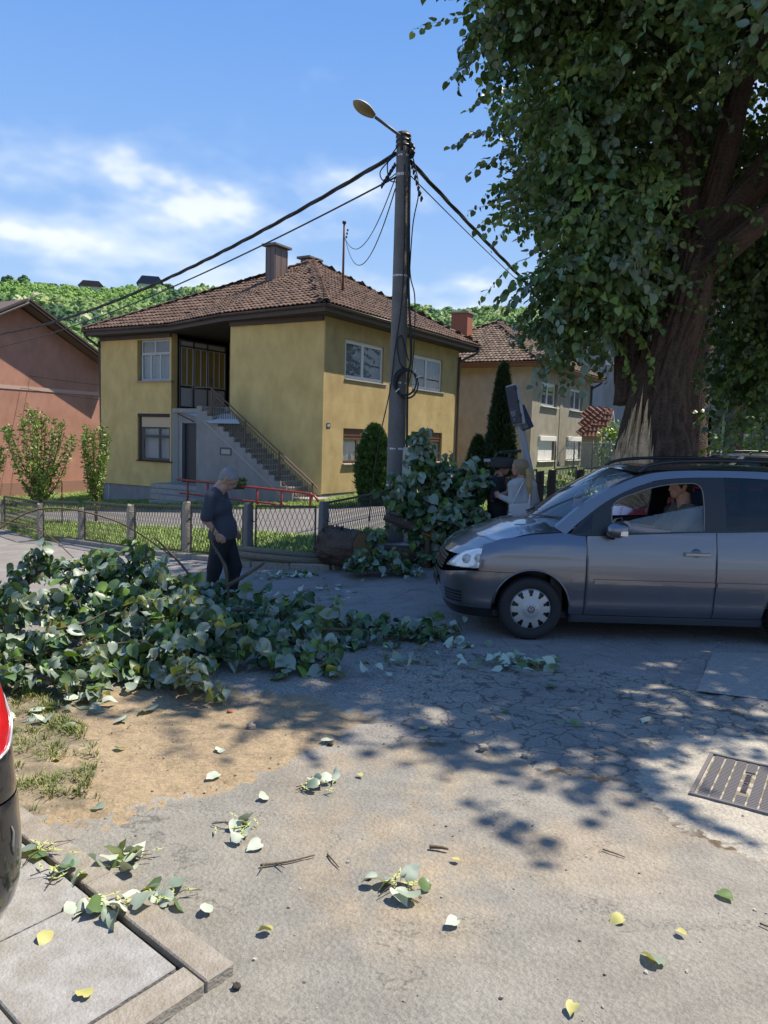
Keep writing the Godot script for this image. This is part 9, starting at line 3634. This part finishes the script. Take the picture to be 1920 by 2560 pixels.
	box(st, Vector3(0.05, 0.01, 0.02), at(Vector3(-0.05, 0.157, 0.0)), 0.002)
	commit("viewfinder", st, M.galvanised, c)
	var bp := thing("boom_pole", "thin black pole slanting down to the left from the cameraman", "pole", t.position + Vector3(-0.55, 1.05, 0.1))
	st = mb(true)
	tube(st, [Vector3(0, 0, 0), Vector3(0.5, 0.42, 0)], 0.011, 6)
	commit("pole", st, M.black_plastic, bp)

func build_driver():
	var t := thing("person", "dark-haired driver in a grey shirt at the wheel of the people carrier", "person", Vector3(0.60 + 2.46, 0.10, -8.272 + 0.36))
	var torso := [[Vector3(0.0, 0.76, 0.08), Vector3(0.05, 1.02, 0.09), 0.13, 0.125], [Vector3(0.0, 0.76, -0.08), Vector3(0.05, 1.02, -0.09), 0.13, 0.125], [Vector3(0.05, 1.02, 0.08), Vector3(0.08, 1.20, 0.11), 0.125, 0.09], [Vector3(0.05, 1.02, -0.08), Vector3(0.08, 1.20, -0.11), 0.125, 0.09], [Vector3(0.09, 1.24, 0.16), Vector3(0.09, 1.24, -0.16), 0.065, 0.065], [Vector3(0.08, 1.24, 0), Vector3(0.03, 1.38, 0), 0.066, 0.056]]
	var arms := [[Vector3(0.08, 1.22, 0.20), Vector3(-0.10, 0.99, 0.25), 0.058, 0.046], [Vector3(-0.10, 0.99, 0.25), Vector3(-0.52, 1.04, 0.18), 0.042, 0.03], [Vector3(0.08, 1.22, -0.20), Vector3(-0.10, 0.99, -0.25), 0.058, 0.046], [Vector3(-0.10, 0.99, -0.25), Vector3(-0.52, 1.04, -0.18), 0.042, 0.03]]
	var legs := [[Vector3(0, 0.72, 0.1), Vector3(-0.48, 0.78, 0.12), 0.10, 0.075], [Vector3(-0.48, 0.78, 0.12), Vector3(-0.78, 0.42, 0.12), 0.07, 0.05], [Vector3(0, 0.72, -0.1), Vector3(-0.48, 0.78, -0.12), 0.10, 0.075], [Vector3(-0.48, 0.78, -0.12), Vector3(-0.78, 0.42, -0.12), 0.07, 0.05]]
	var st := mb(true)
	nets(st, torso + arms + legs, 0.035, 0.016)
	for s in [1.0, -1.0]:
		hand(st, Vector3(-0.52, 1.04, 0.18 * s), Vector3(-0.9, 0.4, 0), Vector3(0.3, -0.6, -0.7 * s), 1.1, s)
	commit("body", st, M.skin, t)
	st = mb(true)
	nets(st, grow(torso.slice(0, 5) + [[arms[0][0], arms[0][1], 0.06, 0.052], [arms[2][0], arms[2][1], 0.06, 0.052]], 0.016), 0.035, 0.016, [Plane(Vector3(0, 1, 0), 1.30)])
	commit("shirt", st, M.shirt_grey, t)
	st = mb(true)
	nets(st, grow(legs, 0.014), 0.03, 0.018)
	commit("trousers", st, M.trousers_black, t)
	head(t, Transform3D(Basis(Vector3.UP, PI) * Basis(Vector3(0, 0, 1), -0.05), Vector3(0.02, 1.47, 0)), M.skin, M.hair_dark, "short")

# ---------- leaves, twigs and stones on the ground ----------
func lay_height(x: float, z: float) -> float:
	# top of the footway slabs or of the open ground
	var o := Vector2(-0.50, -2.62)
	var r := Vector2(x, z) - o
	var b := r.dot(Vector2(-0.648, 0.762))
	var a := r.dot(Vector2(-0.762, -0.648))
	if a > -0.05 and b > -0.05:
		return 0.052 if minf(a, b) < 0.06 else 0.043
	return near_height(x, z) + rise(x, z) + 0.004

func one_leaf(parent: Node, p: Vector3, s: float, pale: bool, tilt := 0.25):
	var m: Material = leaf_mats[rng.randi() % leaf_mats.size()]
	if pale:
		m = M.leaf_underside
	var o := obj("leaf", big_leaf[rng.randi() % 6], m, parent)
	var b := Basis(Vector3.UP, rng.randf() * TAU) * Basis(Vector3.RIGHT, -PI * 0.5) * Basis(Vector3(1, 0, 0), rng.randfn(0.0, tilt)) * Basis(Vector3(0, 1, 0), rng.randfn(0.0, tilt))
	if rng.randf() < 0.5:
		b = b * Basis(Vector3(0, 1, 0), PI)
	o.transform = Transform3D(b.scaled(Vector3.ONE * s), p + Vector3(0, 0.012, 0))

func build_litter():
	rng.seed = 555
	var lu := mat("leaf_underside", Color(0.40, 0.455, 0.36), 0.6)
	lu.backlight_enabled = true
	lu.backlight = Color(0.3, 0.3, 0.15)
	var ly := mat("leaf_yellow", Color(0.40, 0.38, 0.13), 0.6)
	ly.backlight_enabled = true
	ly.backlight = Color(0.3, 0.3, 0.1)
	mat("bract", Color(0.42, 0.46, 0.16), 0.6)
	# sprigs: clusters of leaves with their pale bracts
	var sp := [[Vector2(-1.15, -3.31), 12, "large leafy lime sprig lying against the kerb's outer edge"], [Vector2(-0.86, -3.05), 8, "leafy sprig on the asphalt by the middle of the kerb"], [Vector2(0.12, -3.19), 8, "dark green sprig alone in the middle of the lower asphalt"], [Vector2(-0.70, -3.64), 6, "sprig with a twig and one pale leaf left of the asphalt's middle"], [Vector2(-0.32, -4.12), 5, "pale two-leaved sprig on the upper edge of the grey asphalt"], [Vector2(-1.08, -2.93), 9, "broad pale sprig lying on the paving slabs"], [Vector2(-1.36, -3.16), 5, "dark sprig on the slabs beside the dark car"], [Vector2(-1.52, -3.32), 2, "single broad pale leaf on the inner side of the kerb by the car"]]
	for s in sp:
		var h := lay_height(s[0].x, s[0].y)
		var t := thing("lime_sprig", s[2], "sprig", Vector3(s[0].x, h, s[0].y), 0.0, "lime sprigs on the ground")
		for k in s[1]:
			var q := Vector3(rng.randfn(0, 0.055), rng.randf_range(0.0, 0.03), rng.randfn(0, 0.05)) if s[1] > 2 else Vector3(rng.randfn(0, 0.02), 0.005, 0)
			one_leaf(t, q, rng.randf_range(0.6, 0.92), rng.randf() < 0.5, 0.4)
		var st := mb(true)
		for k in 3:
			var a := rng.randf() * TAU
			tube(st, [Vector3(0, 0.012, 0), Vector3(cos(a) * 0.06, 0.03, sin(a) * 0.06), Vector3(cos(a) * 0.13, 0.012, sin(a) * 0.13)], 0.0025, 5)
		commit("twig", st, M.twig, t, "stuff")
		st = mb(true)
		for k in 9:
			var p := Vector3(rng.randfn(0, 0.05), rng.randf_range(0.012, 0.035), rng.randfn(0, 0.05))
			var a := rng.randf() * TAU
			var d := Vector3(cos(a), 0.1, sin(a))
			var sd := Vector3(-sin(a), 0, cos(a)) * 0.006
			quad(st, p - sd * 0.4, p + d * 0.035 - sd, p + d * 0.07, p + d * 0.035 + sd)
			blob(st, p + d * 0.03 + Vector3(0, 0.004, 0), Vector3.ONE * 0.004, 0.0, 1.0, 4, 5)
		commit("bracts", st, M.bract, t, "stuff")
	# single leaves: picture place, in ground metres
	var singles := [[-1.62, -4.55, 0], [-0.92, -4.25, 1], [-0.62, -3.95, 1], [-1.0, -4.6, 1], [-0.55, -3.5, 1], [-0.68, -2.95, 1], [0.35, -2.95, 1], [-1.45, -3.82, 0], [1.25, -2.93, 2], [1.05, -3.0, 2], [0.72, -2.5, 2], [1.1, -2.72, 0], [1.55, -3.22, 0], [-0.4, -2.85, 2], [1.30, -5.25, 0], [1.36, -5.16, 0], [1.95, -5.35, 1], [0.92, -5.45, 0], [-0.35, -4.75, 1], [-1.9, -4.4, 2], [-2.05, -4.85, 0], [-1.75, -5.05, 0], [0.5, -6.2, 0], [0.72, -6.6, 1], [-0.1, -4.3, 2], [0.4, -3.4, 2], [-1.25, -2.75, 2], [-0.98, -2.42, 2], [1.4, -6.0, 0], [0.3, -5.0, 2]]
	var words := ["dark green", "pale", "yellowed"]
	var zones := func(x: float, z: float) -> String:
		var c := "left" if x < -0.7 else ("right" if x > 0.7 else "middle")
		var d := "near" if z > -3.4 else ("far" if z < -5.0 else "mid")
		return "%s %s" % [d, c]
	var places := {"near left": "on the paving by the dark car", "near middle": "on the lower grey asphalt", "near right": "on the bare asphalt below the drain cover", "mid left": "on the dusty ground past the kerb", "mid middle": "on the dust-streaked asphalt in the middle", "mid right": "near the pale drain patch", "far left": "at the dusty edge of the leafy heap", "far middle": "on the gravelly ground before the heap", "far right": "on the cracked asphalt before the car"}
	for s in singles:
		var h := lay_height(s[0], s[1])
		var o := MeshInstance3D.new()
		o.mesh = big_leaf[rng.randi() % 6]
		o.material_override = [leaf_mats[rng.randi() % leaf_mats.size()], M.leaf_underside, M.leaf_yellow][s[2]]
		o.name = free_name("fallen_leaf")
		add_child(o)
		var b := Basis(Vector3.UP, rng.randf() * TAU) * Basis(Vector3.RIGHT, -PI * 0.5) * Basis(Vector3(0, 1, 0), rng.randfn(0.0, 0.25))
		o.transform = Transform3D(b.scaled(Vector3.ONE * (rng.randf_range(0.5, 0.8) if s[2] < 2 else rng.randf_range(0.35, 0.6))), Vector3(s[0], h + 0.015, s[1]))
		tag(o, "%s fallen leaf lying flat %s" % [words[s[2]], places[zones.call(s[0], s[1])]], "leaf", "%s leaves %s" % [words[s[2]], places[zones.call(s[0], s[1])]])
	# low drifts of shed leaves on the road
	var drifts := [[Vector2(1.25, -6.6), 0.30, 0.14, 46, "flat drift of torn leaves on the road in front of the car wheel"], [Vector2(0.75, -7.1), 0.16, 0.10, 18, "small drift of torn leaves near the car's nose"], [Vector2(-1.25, -11.3), 0.55, 0.22, 90, "drift of shed leaves along the kerb right of the man"], [Vector2(-0.75, -9.9), 0.6, 0.5, 26, "scatter of small leaf scraps on the road behind the heap"], [Vector2(0.45, -10.9), 0.5, 0.3, 30, "scatter of leaf scraps on the road before the bundle"], [Vector2(0.15, -6.6), 0.5, 0.35, 30, "scatter of small leaves on the gravel right of the heap"], [Vector2(-2.15, -5.2), 0.4, 0.3, 24, "scatter of small leaves on the verge beside the heap's foot"]]
	for d in drifts:
		var t := thing("leaf_drift", d[4], "leaves", Vector3(d[0].x, rise(d[0].x, d[0].y) + (0.035 if d[0].y < -6.3 else 0.01), d[0].y))
		for k in d[3]:
			var q := Vector3(rng.randfn(0, d[1] * 0.6), rng.randf_range(0.0, 0.02), rng.randfn(0, d[2] * 0.6))
			one_leaf(t, q, rng.randf_range(0.5, 1.05), rng.randf() < 0.35, 0.3)
	# twigs
	var tw := [[[Vector3(-0.52, 0, -3.32), Vector3(-0.40, 0, -3.36), Vector3(-0.28, 0, -3.42)], 0.006, "thin forked dry twig on the asphalt left of the middle"], [[Vector3(-0.22, 0, -3.44), Vector3(-0.19, 0, -3.38), Vector3(-0.16, 0, -3.33)], 0.005, "short bent twig just right of the forked twig"], [[Vector3(0.27, 0, -3.52), Vector3(0.32, 0, -3.51), Vector3(0.36, 0, -3.50)], 0.010, "short thick stub of twig right of the asphalt's middle"], [[Vector3(-2.35, 0, -5.3), Vector3(-2.15, 0, -5.05), Vector3(-1.98, 0, -4.95)], 0.010, "dark twig on the verge below the leafy heap"], [[Vector3(1.12, 0, -3.55), Vector3(1.17, 0, -3.52), Vector3(1.21, 0, -3.49)], 0.004, "hair-thin twig on the asphalt left of the drain patch"], [[Vector3(1.62, 0, -3.0), Vector3(1.70, 0, -2.95), Vector3(1.78, 0, -3.02)], 0.004, "thin tangled twig at the right picture edge"]]
	for w in tw:
		var c: Vector3 = w[0][1]
		var t := thing("dry_twig", w[2], "twig", Vector3(c.x, lay_height(c.x, c.z), c.z))
		var st := mb(true)
		var pts := curve(w[0].map(func(p): return p - c + Vector3(0, w[1] + rng.randf_range(0.0, 0.006), 0)), 5)
		var rr := []
		for i in pts.size():
			rr.append(w[1] * lerpf(1.0, 0.5, float(i) / pts.size()))
		tube(st, pts, rr, 6, true, 0.3)
		if w[1] == 0.006:
			tube(st, [pts[3], pts[3] + Vector3(0.05, 0.01, 0.05)], [0.004, 0.002], 5)
			tube(st, [pts[1], pts[1] + Vector3(-0.01, 0.01, 0.07)], [0.004, 0.002], 5)
		commit("twig", st, M.twig, t)
	# stones
	var stones := [[-0.86, -5.0, 0.030, "pale egg-shaped stone standing on the dusty ground"], [-1.06, -5.28, 0.018, "small reddish brick crumb on the dusty ground"], [-0.30, -4.72, 0.016, "small dark stone at the dust's right edge"], [0.68, -4.72, 0.028, "grey angular stone by the broken asphalt edge"], [0.93, -4.62, 0.020, "small pale stone further along the broken asphalt edge"], [-0.02, -3.25, 0.012, "round dark pebble on the lower asphalt"], [-0.48, -2.55, 0.014, "black pebble at the kerb's corner"]]
	for s in stones:
		var st := mb(true)
		blob(st, Vector3.ZERO, Vector3(s[2] * 1.15, s[2] * 0.8, s[2]), 0.7, 1.4, 8, 11, s[0] * 7.0)
		var o := commit("stone", st, M.stone if s[2] > 0.019 or s[0] > 0.5 else (M.brick_red if s[0] < -1.0 else M.dark_post), self)
		o.position = Vector3(s[0], lay_height(s[0], s[1]) + s[2] * 0.5, s[1])
		tag(o, s[3], "stone")
	# gravel
	var pm := mb()
	blob(pm, Vector3.ZERO, Vector3(1, 0.7, 0.85), 0.8, 1.3, 4, 6, 2.0)
	var pmesh := finish(pm)
	var wh := []
	var co := []
	for k in 5200:
		var z := -2.3 - 6.5 * pow(rng.randf(), 1.2)
		var x := rng.randf_range(-0.58, 0.58) * -z
		var s := surface_at(Vector2(x, z))
		var keepit: float = [0.55, 0.75, 0.10, 0.12, 0.12, 0.8][s]
		if rng.randf() > keepit or (x < -0.5 and Vector2(x + 0.5, z + 2.62).dot(Vector2(-0.648, 0.762)) > -0.08):
			continue
		var r := 0.0028 + 0.007 * pow(rng.randf(), 3.5)
		wh.append(Transform3D(Basis(Vector3.UP, rng.randf() * TAU).scaled(Vector3.ONE * r), Vector3(x, near_height(x, z) + rise(x, z) + r * 0.3, z)))
		co.append(Color(0.20, 0.17, 0.13).lerp(Color(0.46, 0.41, 0.33), rng.randf()))
	var gm := mat("gravel_stone", Color(1, 1, 1), 0.9)
	gm.vertex_color_use_as_albedo = true
	many("gravel", pmesh, gm, wh, self, co)
